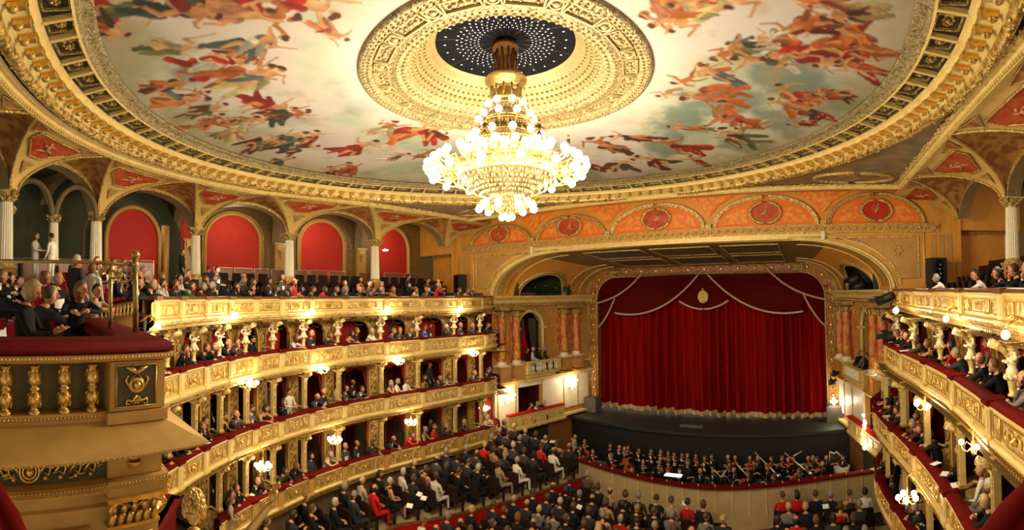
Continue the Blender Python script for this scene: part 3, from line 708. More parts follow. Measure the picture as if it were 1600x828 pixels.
# ================================================================ front wall over the stage arch
YW, YS = 13.84, 22.77
def big_arch(n=44, inset=0, y=YW):
    "half outline of the great arch: flat crown falling to the sides"
    pts = []
    for k in range(n + 1):
        x = -12.0 + (12.0 - 6.9) * (1 - math.cos(PI / 2 * k / n)) ; z = -.12 + 2.72 * math.sin(PI / 2 * k / n)
        pts.append((x + inset, y, z - inset * .5))
    return pts
def full_arch(inset=0, y=YW):
    h = big_arch(inset=inset, y=y); return h + [(-x, yy, z) for x, yy, z in reversed(h)]
fw_ = MB(); FA = full_arch()
fw_.strip([[p for p in FA], [(p[0], YW, 3.0) for p in FA]], 0, False)
for s in (-1, 1):
    fw_.box((s * 13.9, YW + .12, 1.4), (3.8, .24, 3.4)); fw_.box((s * 17.2, YW + 1.0, 1.0), (3.4, .24, 9.0)); fw_.box((s * 15.7, YW + .5, 1.2), (.25, 1.3, 8.6))
fw_.box((0, YW + .14, 4.4), (40, .2, 2.8))
fwall = struct(fw_, 'wall_front', [amber]); fwall['label'] = 'amber wall over the stage arch with five painted lunettes'
def frieze(x0, x1, y, z, name='frieze'):
    m = MB(); m.box(((x0 + x1) / 2, y - .06, z), (x1 - x0, .12, .34), mi=0); o = m.build(name, [ochre], fwall)
    m = MB()
    m.box(((x0 + x1) / 2, y - .14, z + .19), (x1 - x0, .2, .06)); m.box(((x0 + x1) / 2, y - .10, z - .20), (x1 - x0, .16, .07))
    m.build('frieze_moulding', [goldrel2], o)
    m = MB(); n = int((x1 - x0) / .42)
    for k in range(n):
        x = x0 + (k + .5) * (x1 - x0) / n
        m.sphere((x, y - .14, z), .085, 7, 5); 
        for e in (-1, 1): m.sphere((x + e * .13, y - .13, z + .05 * e), .05, 6, 4)
    m.build('frieze_ornament', [gold], o)['kind'] = 'stuff'
    return o
frieze(-14.6, 14.6, YW, 3.10)
for s in (-1, 1): frieze(min(s * 15.9, s * 18.9), max(s * 15.9, s * 18.9), YW + .9, 3.1)
# lunettes
LB = [(-14.02, -8.72), (-8.45, -3.5), (-3.3, 2.3), (2.62, 8.3), (8.6, 13.9)]
for i, (a, b) in enumerate(LB):
    c = (a + b) / 2; hw = (b - a) / 2; zt = (4.62, 4.72, 4.90, 4.95, 4.98)[i]; zb = 3.34; y = YW
    field = MB(); arc = [(c + (hw - .25) * math.cos(t), y - .02, zb + (zt - .22 - zb) * math.sin(t)) for t in np.linspace(0, PI, 33)]
    field.prism(arc, (0, -1, 0), .05); lu = field.build('lunette', [orange], fwall)
    m = MB()
    for rr_ in (0.0, .11): m.tube([(c + (hw - .1 - rr_) * math.cos(t), y - .12, zb + (zt - .06 - rr_ - zb) * math.sin(t)) for t in np.linspace(0, PI, 41)], .085 if rr_ == 0 else .045, 6)
    m.build('lunette_archivolt', [goldrel2 if i not in (2, 3) else creamrel], lu)
    for s in (-1, 1):
        m = MB(); pl = [(c + s * .95, 3.50), (c + s * (hw - .55), 3.50), (c + s * (hw - .75), 3.95), (c + s * 1.45, 4.30), (c + s * .98, 4.22)]
        pts = [(px, y - .07, pz) for px, pz in pl]
        m.prism(pts, (0, -1, 0), .02); m.build('scroll_panel', [orangerel], lu)
    zc_ = 3.40 + .62; ring = [(c + .80 * math.cos(t), y - .14, zc_ + .56 * math.sin(t)) for t in np.linspace(0, 2 * PI, 37)]
    med = MB().prism([(p[0], y - .06, p[2]) for p in ring[:-1]], (0, -1, 0), .05).build('medallion', [MATS['spandrel_red'] if i != 4 else redwall], lu)
    MB().tube(ring, .095, 6, cap=False).build('medallion_wreath', [goldrel2], med)
    m = MB(); rk = random.Random(i); Q = lambda u, v: (c + u, y - .14, zc_ + v)
    m.tube([Q(-.08, -.12), Q(.02, .02), Q(.05, .18)], [.07, .08, .07], 6); m.sphere(Q(.1, .30), .065, 7, 5)
    for k in range(4): 
        a = rk.uniform(0, 2 * PI); m.tube([Q(0, .05 if k % 2 else -.1), Q(.22 * math.cos(a), .18 * math.sin(a)), Q(.42 * math.cos(a + .4), .28 * math.sin(a + .4))], [.045, .035, .02], 5)
    m.build('painted_figure', [skin], med)
# spandrels between lunettes
for x in (-8.6, -3.4, 2.45, 8.45):
    m = MB(); pts = [(x - 1.5, YW - .03, 5.05), (x + 1.5, YW - .03, 5.05), (x + .55, YW - .03, 4.55), (x, YW - .03, 3.95), (x - .55, YW - .03, 4.55)]
    m.prism(pts, (0, -1, 0), .03); m.build('spandrel_panel', [orangerel], fwall)
    m = MB(); m.box((x, YW - .15, 3.42), (.30, .3, .22)); m.build('bracket', [goldrel2], fwall)
# soffit between wall and straight frame
struct(MB().add([(-15, YW, 5.42), (15, YW, 5.42), (13, YF + .1, 4.84), (-13, YF + .1, 4.84)], [(0, 1, 2, 3)]), 'cove_front', [orange])
# archivolt mouldings of the great arch and framed side panels
m = MB()
for (ins, r, dy) in ((-.42, .05, .06), (-.05, .10, .10), (.10, .04, .16), (-.22, .035, .05)): m.tube([(x, YW - dy, z) for x, _, z in full_arch(ins)], r, 6)
m.build('great_archivolt', [cream], fwall)
m = MB(); m.box((0, YW - .10, 2.78), (17.2, .16, .16)); m.box((0, YW - .16, 2.64), (13.2, .22, .10)); m.build('lintel_moulding', [cream], fwall)
for x in (-8.62, 8.42): MB().box((x, YW - .18, 2.74), (.18, .3, .42)).build('keystone_block', [whitestone], fwall)
for s in (-1, 1):
    pts = [(s * 13.45, 2.62), (s * 9.05, 2.62), (s * 10.3, 2.42), (s * 11.3, 1.85), (s * 12.1, 1.1), (s * 12.35, .45), (s * 13.45, .45)]
    o = MB().prism([(x, YW - .02, z) for x, z in pts], (0, -1, 0), .03).build('framed_panel', [amberp], fwall)
    MB().tube([(x, YW - .08, z) for x, z in pts + [pts[0]]], .05, 4, cap=False).build('panel_frame', [creamrel], o)
    MB().tube([(s * 13.75, YW - .05, .1), (s * 13.75, YW - .05, 2.86)], .06, 4).build('panel_border', [cream], o)
    # rosette on the panel
    m = MB()
    for k in range(6): m.sphere((s * 12.3 + .2 * math.cos(k), YW - .06, 1.9 + .2 * math.sin(k)), .12, 6, 4, sc=(1, .3, 1))
    m.build('stencil_rosette', [ochre], o)
    m = MB()
    for x in (14.3, 14.75, 15.2): m.box((s * x, YW - .03, 1.6), (.28, .05, 2.3))
    m.box((s * 14.9, YW - .12, .12), (1.8, .25, .16)); m.build('pilaster_strip', [amberp], fwall)
# ---- vault between the great arch and the stage frame
TB = YS - .25
def bak(k, n=44):
    x = -9.55 + (9.55 - 6.6) * (1 - math.cos(PI / 2 * k / n)); z = -.20 + 2.15 * math.sin(PI / 2 * k / n); return (x, TB, z)
hb = [bak(k) for k in range(45)]; fb = hb + [(-x, y, z) for x, y, z in reversed(hb)]
NT = 56; rows = []
for j in range(NT + 1):
    t = j / NT; rows.append([tuple(Vector(a).lerp(Vector(b), t)) for a, b in zip(FA, fb)])
m = MB(); m.v = [p for r_ in rows for p in r_]; nn_ = len(FA)
def inhole(t, k):
    kk = k if k < 45 else nn_ - 1 - k
    h = kk / 44.0; return h < .46 * math.sqrt(max(0, 1 - ((t - .47) / .24) ** 2)) if abs(t - .47) < .24 else False
for j in range(NT):
    for k in range(nn_ - 1):
        if inhole((j + .5) / NT, k + .5): continue
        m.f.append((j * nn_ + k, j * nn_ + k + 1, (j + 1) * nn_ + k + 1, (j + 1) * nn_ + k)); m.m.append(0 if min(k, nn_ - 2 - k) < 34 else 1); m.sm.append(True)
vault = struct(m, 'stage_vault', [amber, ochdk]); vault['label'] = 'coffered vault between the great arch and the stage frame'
def vp(t, k, d=0):
    kk = max(0, min(nn_ - 1, k)); k0 = int(kk); k1 = min(nn_ - 1, k0 + 1); f = kk - k0
    a = Vector(FA[k0]).lerp(Vector(FA[k1]), f); b = Vector(fb[k0]).lerp(Vector(fb[k1]), f); q = a.lerp(b, t)
    c = Vector((0, q.y, -1.5)) - q; return q + c.normalized() * d
for side in (0, 1):
    K = lambda k: k if side == 0 else nn_ - 1 - k
    pts = []; 
    for a in np.linspace(0, PI, 29): pts.append(vp(.47 - .26 * math.cos(a), K(44 * .49 * math.sin(a)), .06))
    MB().tube(pts, .14, 6).build('lunette_archivolt', [goldrel2], vault)
    pts = [vp(.47 - .23 * math.cos(a), K(44 * .44 * math.sin(a)), .03) for a in np.linspace(0, PI, 29)]
    MB().tube(pts, .06, 6).build('lunette_bead', [cream], vault)
    # dark alcove behind, with lattice and spotlights
    s = -1 if side == 0 else 1
    m = MB(); m.add([vp(.2, K(0), -.1), vp(.75, K(0), -.1), vp(.75, K(0), -.1) + Vector((s * 2.4, 0, 0)), vp(.2, K(0), -.1) + Vector((s * 2.4, 0, 0)), vp(.2, K(0), -.1) + Vector((s * 2.4, 0, 2.6)), vp(.75, K(0), -.1) + Vector((s * 2.4, 0, 2.6)), vp(.75, K(18), -.3), vp(.2, K(18), -.3)],
                  [(0, 1, 2, 3), (3, 2, 5, 4), (4, 5, 6, 7)])
    for t_ in (.2, .75): m.box(vp(t_, K(0), -.1) + Vector((s * 1.2, 0, 1.4)), (3.2, .1, 3.4))
    m.box(vp(.47, K(0), -.1) + Vector((s * 2.3, 0, 1.3)), (.1, 6.5, 3.6)); m.box(vp(.47, K(0), -.1) + Vector((s * 1.0, 0, 2.75)), (3.6, 6.5, .1))
    m.build('alcove', [dkgreen], vault)
    for (t0, w) in ((.06, .05), (.12, .02), (.80, .05), (.86, .02), (.94, .06)):
        m = MB().strip([[vp(t0 - w / 2, K(k), .03) for k in range(2, 43)], [vp(t0 + w / 2, K(k), .03) for k in range(2, 43)]], 0, True)
        m.build('vault_band', [goldrel2 if w > .03 else gold], vault)
    for t0 in (.02, .17, .76, .90): MB().tube([vp(t0, K(k), .03) for k in range(0, 44)], .035, 5).build('vault_rib', [cream], vault)
for (a, b, c, d) in ((.10, .42, -5.6, -1.9), (.10, .42, -1.3, 2.2), (.10, .42, 2.8, 6.0), (.52, .9, -5.6, -1.9), (.52, .9, -1.3, 2.2), (.52, .9, 2.8, 6.0)):
    y0, y1 = YW + (TB - YW) * a, YW + (TB - YW) * b; z0 = 2.60 - .65 * a - .04; z1 = 2.60 - .65 * b - .04
    ring = [(c, y0, z0), (d, y0, z0), (d, y1, z1), (c, y1, z1)]
    o = MB().add([(x, y, z + .0) for x, y, z in ring], [(0, 1, 2, 3)]).build('ceiling_panel', [olive], vault)
    MB().tube([(x, y, z - .02) for x, y, z in ring + [ring[0]]], .05, 4, cap=False).build('panel_frame', [goldrel2], o)

# ================================================================ stage frame, curtain, stage
def opening(off=0, y=YS):
    "outline of the curtain opening: straight sides, rounded shoulders, flat head"
    hw, zt, r = 8.68 + off, 1.22 + off, 1.75 + off * .6; zb = -8.4
    L = [(-hw, zb), (-hw, zt - r)] + [(-hw + r - r * math.cos(a), zt - r + r * math.sin(a)) for a in np.linspace(.12, PI / 2, 12)]
    return [(x, y, z) for x, z in L] + [(-x, y, z) for x, z in reversed(L)]
o0, o1 = opening(0), opening(.78)
m = MB().strip([[(x, y - .12, z) for x, y, z in o0], [(x, y - .12, z) for x, y, z in o1]], 0, False)
pf = struct(m, 'proscenium_frame', [mat('frame_ground', (.46, .16, .035), (.34, .10, .02), .5, 0, 3)]); pf['label'] = 'ornamented gilt frame round the stage curtain'
m = MB().strip([[(x, y + .5, z) for x, y, z in o0], [(x, y - .2, z) for x, y, z in o0]], 0, False); m.build('frame_reveal', [gold], pf)
for (off, r_) in ((.03, .07), (.16, .03), (.66, .045), (.80, .10), (.97, .05)): MB().tube([(x, y - .17, z) for x, y, z in opening(off)], r_, 6).build('frame_moulding', [goldrel2], pf)
m = MB()
def along(path, step):
    acc = 0; out = []; nxt = step / 2
    for a, b in zip(path[:-1], path[1:]):
        a, b = Vector(a), Vector(b); L = (b - a).length
        while nxt <= acc + L:
            q = a.lerp(b, (nxt - acc) / L); out.append((q, (b - a).normalized())); nxt += step
        acc += L
    return out
for i, (q, t) in enumerate(along(opening(.41), .62)):
    q = q + Vector((0, -.15, 0)); n = Vector((t.z, 0, -t.x))
    if i % 2: m.sphere(q, .15, 8, 5, sc=(1, .5, 1))
    else:
        for e in (-1, 1):
            m.tube([q - t * .26, q + n * e * .12 - t * .08, q + n * e * .16 + t * .12, q + t * .26], [.03, .05, .045, .02], 5)
m.build('frame_ornament', [gold], pf)
m = MB()
for i, (q, t) in enumerate(along(opening(.93), .16)): m.sphere(q + Vector((0, -.22, 0)), .06, 6, 4)
m.build('frame_beads', [gold], pf)['kind'] = 'stuff'
# carved corner ornaments on the head of the frame
for x in (-7.05, 6.85):
    m = MB(); rk = random.Random(int(x))
    for k in range(16): m.tube([(x + rk.uniform(-.5, .5), YS - .3, 1.55 + rk.uniform(-.25, .3)), (x + rk.uniform(-.6, .6), YS - .4, 1.55 + rk.uniform(-.3, .35))], [.08, .03], 5)
    m.build('corner_carving', [goldrel2], pf)
# wall around frame up to the vault
m = MB(); o2 = opening(.98); outer = []
for (x, y, z) in o2: outer.append((max(-10.4, min(10.4, x * 1.25)), y, max(z, 2.8) if z > 0 else z))
m.strip([[(x, y, z) for x, y, z in o2], outer], 0, False); m.box((0, YS + .1, 2.9), (20, .2, 2.2)); m.build('stage_wall', [amber], pf)
for s in (-1, 1):
    e = MB(); e.box((s * 9.35, YS - .35, -8.95), (1.5, 1.0, 1.45)); e.box((s * 9.35, YS - .38, -8.2), (1.3, .8, .1)); struct(e, 'plinth_' + ('left' if s < 0 else 'right'), [mat('grey_plinth', (.12, .10, .085), (.09, .075, .06), .6, 0, 4) if s < 0 else MATS['grey_plinth']])
# stage floor, apron
ap = [(-10.3, YS + 6, -9.25), (-10.3, 20.4, -9.25)] + [(x, 19.3 + .9 * (x / 9.0) ** 2, -9.25) for x in np.linspace(-9.2, 9.4, 24)] + [(10.3, 20.4, -9.25), (10.3, YS + 6, -9.25)]
struct(MB().prism([(x, y, -9.45) for x, y, z in ap], (0, 0, 1), .2), 'stage_floor', [stagefl])['label'] = 'black stage apron in front of the curtain'
m = MB(); row = ap[1:-1]; m.strip([[(x, y + .35, -9.4) for x, y, z in row], [(x, y + .35, -12.2) for x, y, z in row]], 0, False); struct(m, 'pit_wall_rear', [black])
m = MB().box((-.6, 20.6, -9.2), (1.6, .35, .12)); tag(m.build('prompt_box', [mat('grey_box', (.10, .11, .12), None, .6)]), 'small flat grey box on the black apron before the curtain', 'box')

# the curtain: pleated main cloth, swagged valance, emblem
cur = empty('stage_curtain', (0, YS + .55, -9.2), 0, 'great red velvet stage curtain with swagged valance and gold fringe', 'curtain')
rc = random.Random(3)
NX = 420; xs = np.linspace(-8.9, 8.9, NX); ph = np.cumsum(np.array([.30 + .20 * rc.random() for _ in xs])); am = np.array([.09 + .05 * math.sin(x * 1.3) for x in xs])
def hemz(x): return .42 + .14 * (((x + 20) * .62) % 1.0 - .5) ** 2 * 4 * -1 + .10 - (x + 9) * .012
rows = []
for z in (10.4, 8, 6, 4, 2, 0):
    rows.append([(x, 2.7 * a * math.sin(p) * (1 - .25 * z / 10) + .05 * math.sin(x * 2.1 + z * .2), (z if z > 0 else hemz(x))) for x, p, a in zip(xs, ph, am)])
MB().strip(rows, 0, True).build('main_cloth', [curtm], cur)
rows = [[(x, 2.7 * a * math.sin(p) - .035, hemz(x) + dz) for x, p, a in zip(xs, ph, am)] for dz in (.02, -.16, -.32)]
MB().strip(rows, 0, True).build('fringe', [fringe], cur)
# swags, measured on the photograph at the curtain plane
def swag(p0, p1, sag, tip, name, y=-.28, top=1.9, mt=curtdk):
    "cloth hanging from the head between two lower-edge points, with curved folds"
    x0, z0 = p0; x1, z1 = p1; rows = []; lo = []
    for v in np.linspace(0, 1, 26):
        row = []
        for u in np.linspace(0, 1, 34):
            x = x0 + (x1 - x0) * u; zb_ = z0 + (z1 - z0) * u - sag * 4 * u * (1 - u) * (1 + tip * (u - .5)); zt = top
            z = zt + (zb_ - zt) * v; row.append((x, y - .10 * abs(math.sin(v * 17)) - .05 * v, z + 9.2))
        rows.append(row); lo = row
    o = MB().strip(rows, 0, True).build(name, [mt], cur)
    MB().tube([(a, b - .05, c) for a, b, c in lo], .085, 6).build('piping', [piping], o)
swag((-8.9, -.85), (-4.6, 1.75), .55, .6, 'swag', y=-.55)
swag((8.9, -.80), (4.45, 1.75), .55, .6, 'swag', y=-.55)
swag((-8.9, -2.9), (-6.95, .3), .45, .3, 'swag', y=-.30)
swag((8.9, -2.85), (6.9, .3), .45, .3, 'swag', y=-.30)
swag((-7.2, -1.55), (-.15, 1.6), 1.25, .2, 'swag', y=-.42)
swag((7.15, -1.55), (-.05, 1.6), 1.25, .2, 'swag', y=-.42)
swag((-2.0, -.68), (1.75, -.68), .62, 0, 'swag', y=-.25)
m = MB().lathe([(.02, 0), (.30, .02), (.36, .05), (.40, .02), (.40, -.04)], 24)
for z in (-.18, 0, .18): m.box((0, z, .07), (.5, .05, .04))
for x in (-.12, .12): m.box((x, 0, .06), (.04, .5, .03))
m.sphere((0, .46, .04), .08, 7, 5)
o = m.build('emblem', [goldrel2], cur); o.location = (-.08, -.78, 8.82); o.rotation_euler = (R(90), 0, 0); o.scale = (1, 1.2, 1); o['label'] = 'round gilt crest with crown and bars'

# ================================================================ stage-side box towers (slanting walls with red marble columns)
def tower(s):
    A = Vector((s * 11.98, 13.6)); B = Vector((s * 9.55, YS)); L = (B - A).length; d = (B - A).normalized(); nrm = Vector((-d.y, d.x))
    if nrm.x * s > 0: nrm = -nrm                         # into the house
    ang = math.atan2(d.y, d.x)
    def P(t, o, z): q = A + d * t + nrm * o; return Vector((q.x, q.y, z))
    tt = lambda y: (y - A.y) / d.y
    side = 'left' if s < 0 else 'right'
    w = MB(); hole0, hole1 = tt(15.75), tt(17.85)
    def wallbox(t0, t1, z0, z1, th=.3, o=-.15, mi=0, m=w): m.box(P((t0 + t1) / 2, o, (z0 + z1) / 2), (t1 - t0, th, z1 - z0), ang, mi)
    wallbox(0, hole0, -12, -.2); wallbox(hole1, L, -12, -.2); wallbox(hole0, hole1, -12, -9.2, mi=0); wallbox(hole0, hole1, -7.9 + 1.4, -5.3, mi=1); 
    # arch filler above the niche
    for k in range(12):
        u0, u1 = k / 12, (k + 1) / 12; um = (u0 + u1) / 2; zz = -2.35 + 1.05 * math.sin(math.acos(max(-1, min(1, 2 * um - 1))))
        wallbox(hole0 + (hole1 - hole0) * u0, hole0 + (hole1 - hole0) * u1, zz, -.2)
    wl_ = struct(w, 'stage_box_wall_' + side, [marbleoch, whitestone]); wl_['label'] = '%s slanting wall of stage boxes in ochre marble' % side
    m = MB(); wallbox(.0, L, -.62, -.32, .5, .1, m=m); wallbox(0, L, -.32, -.22, .9, .2, m=m); wallbox(0, L, -.22, -.12, 1.2, .3, m=m); m.build('cornice', [cream], wl_)
    m = MB(); wallbox(0, L, -.84, -.62, .36, .05, m=m); m.build('frieze_band', [goldrel2], wl_)
    m = MB()
    for k in range(34): m.sphere(P(.3 + k * (L - .6) / 33, .3, -.73), .07, 6, 4)
    m.build('frieze_beads', [gold], wl_)['kind'] = 'stuff'
    # white lower zone either side of the lower box, string courses
    m = MB(); wallbox(.15, hole0 - .1, -9.0, -6.0, .12, .06, m=m); m.build('pale_panel', [whitestone], wl_); m = MB(); wallbox(hole1 + .1, L - .3, -8.6, -6.0, .12, .06, m=m); m.build('pale_panel', [whitestone], wl_)
    m = MB()
    for z, hgt, q in ((-5.95, .16, .5), (-6.1, .1, .35), (-9.05, .14, .4), (-5.2, .12, .25)): wallbox(0, L, z - hgt / 2, z + hgt / 2, q, q / 2, m=m)
    m.build('string_course', [cream], wl_)
    m = MB(); wallbox(0, L, -11.9, -9.2, .06, .02, m=m); m.build('lower_marble', [mat('dull_marble', (.30, .14, .045), (.22, .09, .03), .4, 0, 3)], wl_) if s < 0 else m.build('lower_marble', [MATS['dull_marble']], wl_)
    for (t0) in (tt(14.7), tt(20.6)):
        for q in (-.75, .75):
            m = MB(); m.box(P(t0 + q, .14, -7.5), (.08, .06, 2.4), ang); 
            m.build('panel_strip', [goldrel2], wl_)
    # arch trim, niche interior, drapes
    m = MB(); hc = (hole0 + hole1) / 2; hw = (hole1 - hole0) / 2
    m.tube([P(hc - hw - .08, .08, -5.2)] + [P(hc - (hw + .08) * math.cos(a), .08, -2.35 + 1.15 * math.sin(a)) for a in np.linspace(0, PI, 21)] + [P(hc + hw + .08, .08, -5.2)], .13, 6)
    for q in (-1, 1): m.box(P(hc + q * (hw + .15), .1, -2.4), (.42, .4, .16), ang)
    m.build('niche_archivolt', [cream], wl_)
    m = MB(); rk = random.Random(9)
    for k in range(26):
        u = rk.uniform(-1, 1); m.sphere(P(hc + u * hw * 1.0, .12, -1.05 - .35 * u * u + rk.uniform(-.12, .12)), rk.uniform(.06, .13), 6, 4, sc=(1, 1, .8))
    m.build('arch_carving', [goldrel2], wl_)['kind'] = 'stuff'
    m = MB(); dpt = -2.4
    for z in (-5.2, -9.2): m.add([P(hole0, -.3, z), P(hole1, -.3, z), P(hole1 + .5, dpt, z), P(hole0 - .5, dpt, z)], [(0, 1, 2, 3)])
    for (za, zb_) in ((-5.2, -.9), (-9.2, -6.4)):
        m.add([P(hole0 - .5, dpt, za), P(hole1 + .5, dpt, za), P(hole1 + .5, dpt, zb_), P(hole0 - .5, dpt, zb_)], [(0, 1, 2, 3)])
        for h in (hole0, hole1): m.add([P(h, -.3, za), P(h + (.5 if h == hole1 else -.5), dpt, za), P(h + (.5 if h == hole1 else -.5), dpt, zb_), P(h, -.3, zb_)], [(0, 1, 2, 3)])
        m.add([P(hole0, -.3, zb_), P(hole1, -.3, zb_), P(hole1 + .5, dpt, zb_), P(hole0 - .5, dpt, zb_)], [(0, 1, 2, 3)])
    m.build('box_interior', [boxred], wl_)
    # royal-style drape, a bright red tent of cloth
    m = MB(); rows = []
    for v in np.linspace(0, 1, 9):
        hw_ = .10 + .62 * v ** 1.3; rows.append([P(hc - .05 + hw_ * u, -.75 - .07 * math.sin(u * 22), -2.0 - 2.9 * v) for u in np.linspace(-1, 1, 29)])
    m.strip(rows, 0, True); m.lathe([(.16, 0), (.12, .1), (.05, .22), (.01, .3)], 12, P(hc - .05, -.75, -2.05), mi=1)
    if s < 0: tag(m.build('box_canopy', [velvetb, gold]), 'bright red tent-shaped drape in the arched stage box', 'drape')
    m = MB()
    for q in (-1, 1):
        rows = [[P(hc + q * (hw - .1 - (.55 + .25 * math.cos(v * 3)) * u), -.42 - .05 * math.sin(u * 16), -1.75 - 3.4 * v) for u in np.linspace(0, 1, 15)] for v in np.linspace(0, 1, 9)]
        m.strip(rows, 0, True)
    m.build('side_drapes', [dkgreen], wl_)
    # columns in pairs on pedestals
    for i, y in enumerate((13.98, 15.28, 19.62, 20.86)):
        t = tt(y) if i else tt(y) + .1; e = empty('marble_column', P(t, .48, 0), ang, ('red marble column, %s stage wall, ' % side) + ['outermost, beside the tiers', 'tier side of the arched box', 'stage side of the arched box', 'nearest the stage frame'][i], 'column', 'red marble columns of the stage boxes')
        dz = 0 if i < 2 else .12
        MB().lathe([(.27, -3.85 + dz), (.265, -3), (.235, -1.55)], 20).build('shaft', [marblered], e)
        m = MB().lathe([(.36, -4.72 + dz), (.36, -4.64 + dz), (.31, -4.58 + dz), (.33, -4.52 + dz), (.28, -4.46 + dz)], 20); m.box((0, 0, -4.76 + dz), (.8, .8, .1)); m.build('base', [whitestone], e)
        MB().lathe([(.285, -4.46 + dz), (.30, -4.3), (.28, -3.85 + dz), (.285, -3.80 + dz)], 20).build('gilt_sleeve', [marblegold], e)
        m = MB().lathe([(.235, -1.56), (.26, -1.53), (.24, -1.48), (.27, -1.3), (.36, -1.14)], 16); m.box((0, 0, -1.02), (.84, .84, .1)); m.box((0, 0, -.92), (.7, .7, .16))
        for k in range(8):
            a = k * PI / 4; m.tube([(.24 * math.cos(a), .24 * math.sin(a), -1.5), (.34 * math.cos(a), .34 * math.sin(a), -1.36), (.42 * math.cos(a), .42 * math.sin(a), -1.16), (.44 * math.cos(a), .44 * math.sin(a), -1.22)], [.05, .05, .04, .02], 5)
        m.build('capital', [goldrel2], e)
        m = MB().box((0, -0, -5.25 + dz / 2), (.86, .86, .92 - dz)); m.box((0, 0, -4.84 + dz), (.96, .96, .08)); m.box((0, 0, -5.72), (.98, .98, .12)); m.box((0, 0, -5.35), (.5, .9, .5)); m.build('pedestal', [marbleoch], e)
        m = MB().box((0, -.32 if s < 0 else -.32, -3.1), (.5, .1, 3.6)); 
        m = MB(); m.box(P(t, .07, -3.0), (.62, .14, 3.7), ang); m.build('red_pilaster', [marblered], wl_)
    # balcony with balustrade in front of the arched box
    b0, b1 = hole0 - .05, hole1 + .9
    e = empty('stage_box_balcony', P((b0 + b1) / 2, 0, -5.3), ang, 'small projecting balcony with white balusters at the %s arched stage box' % side, 'balcony')
    hw = (b1 - b0) / 2; o_ = 1 if nrm.dot(Vector((-d.y, d.x))) > 0 else -1
    m = MB().box((0, o_ * .55, -.08), (2 * hw, 1.1, .16)); m.box((0, o_ * .5, -.22), (2 * hw - .2, .9, .14)); m.box((0, o_ * .4, -.38), (2 * hw - .5, .7, .2)); m.build('slab', [cream], e)
    MB().box((0, o_ * 1.0, .66), (2 * hw, .26, .10)).build('handrail', [cream], e)
    bl = MB().lathe([(.05, .02), (.04, .08), (.075, .2), (.035, .38), (.04, .5), (.055, .6)], 8).mesh('baluster', [whitestone])
    nb = 17
    for k in range(nb): inst(bl, 'baluster', e, (-hw + .35 + (2 * hw - .7) * k / (nb - 1), o_ * 1.0, 0))
    for q in (-1, 1): MB().box((q * (hw - .14), o_ * 1.0, .32), (.26, .26, .6)).build('post', [cream], e); 
    for q in (-1, 1): MB().box((q * (hw - .1), o_ * .55, .66), (.2, .9, .1)).build('side_rail', [cream], e)
    # lower box: rail, parapet
    e = empty('lower_stage_box', P((hole0 + hole1) / 2 + .2, 0, -9.0), ang, 'lower %s stage box front with red padded rail' % side, 'balcony')
    hw = (hole1 - hole0) / 2 + 1.5
    m = MB().box((0, o_ * .5, .35), (2 * hw, .14, .9)); m.box((0, o_ * .3, -.12), (2 * hw + .2, .7, .16)); m.box((0, o_ * .56, -.02), (2 * hw + .1, .1, .12)); m.box((0, o_ * .56, .74), (2 * hw + .1, .1, .1)); m.build('parapet', [cream], e)
    for k in range(6): MB().box((-hw + .45 + k * (2 * hw - .9) / 5, o_ * .59, .36), (.62, .05, .45)).build('panel', [creamrel], e)
    MB().box((0, o_ * .46, .86), (2 * hw, .36, .1)).build('padded_rail', [velvetb], e)
    # doorway below: flat dark slab painted as the shade inside
    m = MB(); wallbox(hole0 + .1, hole1 + .5, -11.6, -9.5, .1, .02, m=m); m.build('doorway_shade', [dark], wl_)
    m = MB(); m.box((s * 14.6, 13.55, -6.2), (5.3, .12, 12.2)); m.box((s * 16.9, 12.0, -4), (.12, 3.6, 10)); m.build('return_wall', [boxred], wl_)
    return P, tt
TL, ttl = tower(-1); TR, ttr = tower(1)
# ================================================================ the box tiers
class Curve:
    def __init__(s, knots, n=10):
        K = [Vector(k) for k in knots]; K = [K[0] * 2 - K[1]] + K + [K[-1] * 2 - K[-2]]; pts = []
        for i in range(1, len(K) - 2):
            for j in range(n):
                t = j / n; a, b, c, d = K[i - 1], K[i], K[i + 1], K[i + 2]
                pts.append(.5 * ((2 * b) + (c - a) * t + (2 * a - 5 * b + 4 * c - d) * t * t + (3 * b - a - 3 * c + d) * t ** 3))
        pts.append(K[-2]); s.p = pts; s.s = [0]
        for a, b in zip(pts[:-1], pts[1:]): s.s.append(s.s[-1] + (b - a).length)
        s.L = s.s[-1]
    def at(s, q):
        q = max(0, min(s.L - 1e-6, q)); i = int(np.searchsorted(s.s, q, 'right')) - 1; i = max(0, min(len(s.p) - 2, i))
        a, b = s.p[i], s.p[i + 1]; f = (q - s.s[i]) / max(1e-9, s.s[i + 1] - s.s[i])
        t0 = (s.p[min(i + 1, len(s.p) - 1)] - s.p[max(0, i - 1)]).normalized(); t1 = (s.p[min(i + 2, len(s.p) - 1)] - s.p[i]).normalized()
        t = (t0 * (1 - f) + t1 * f).normalized(); p = a.lerp(b, f); n = Vector((-t.y, t.x))
        if n.dot(p - Vector((0, 2))) < 0: n = -n
        return p, t, n
    def P(s, q, o, z): p, t, n = s.at(q); return Vector((p.x + n.x * o, p.y + n.y * o, z))
    def near(s, pt):
        return min(zip(s.s, s.p), key=lambda w: (w[1] - Vector(pt)).length)[0]
    def sweep(s, m, prof, a=0, b=None, step=.4, mi=0, smooth=False):
        b = s.L if b is None else b; n = max(1, int((b - a) / step)); qs = [a + (b - a) * i / n for i in range(n + 1)]
        return m.strip([[s.P(q, o, z) for q in qs] for (o, z) in prof], mi, smooth)
    def ang(s, q): p, t, n = s.at(q); return math.atan2(t.y, t.x)
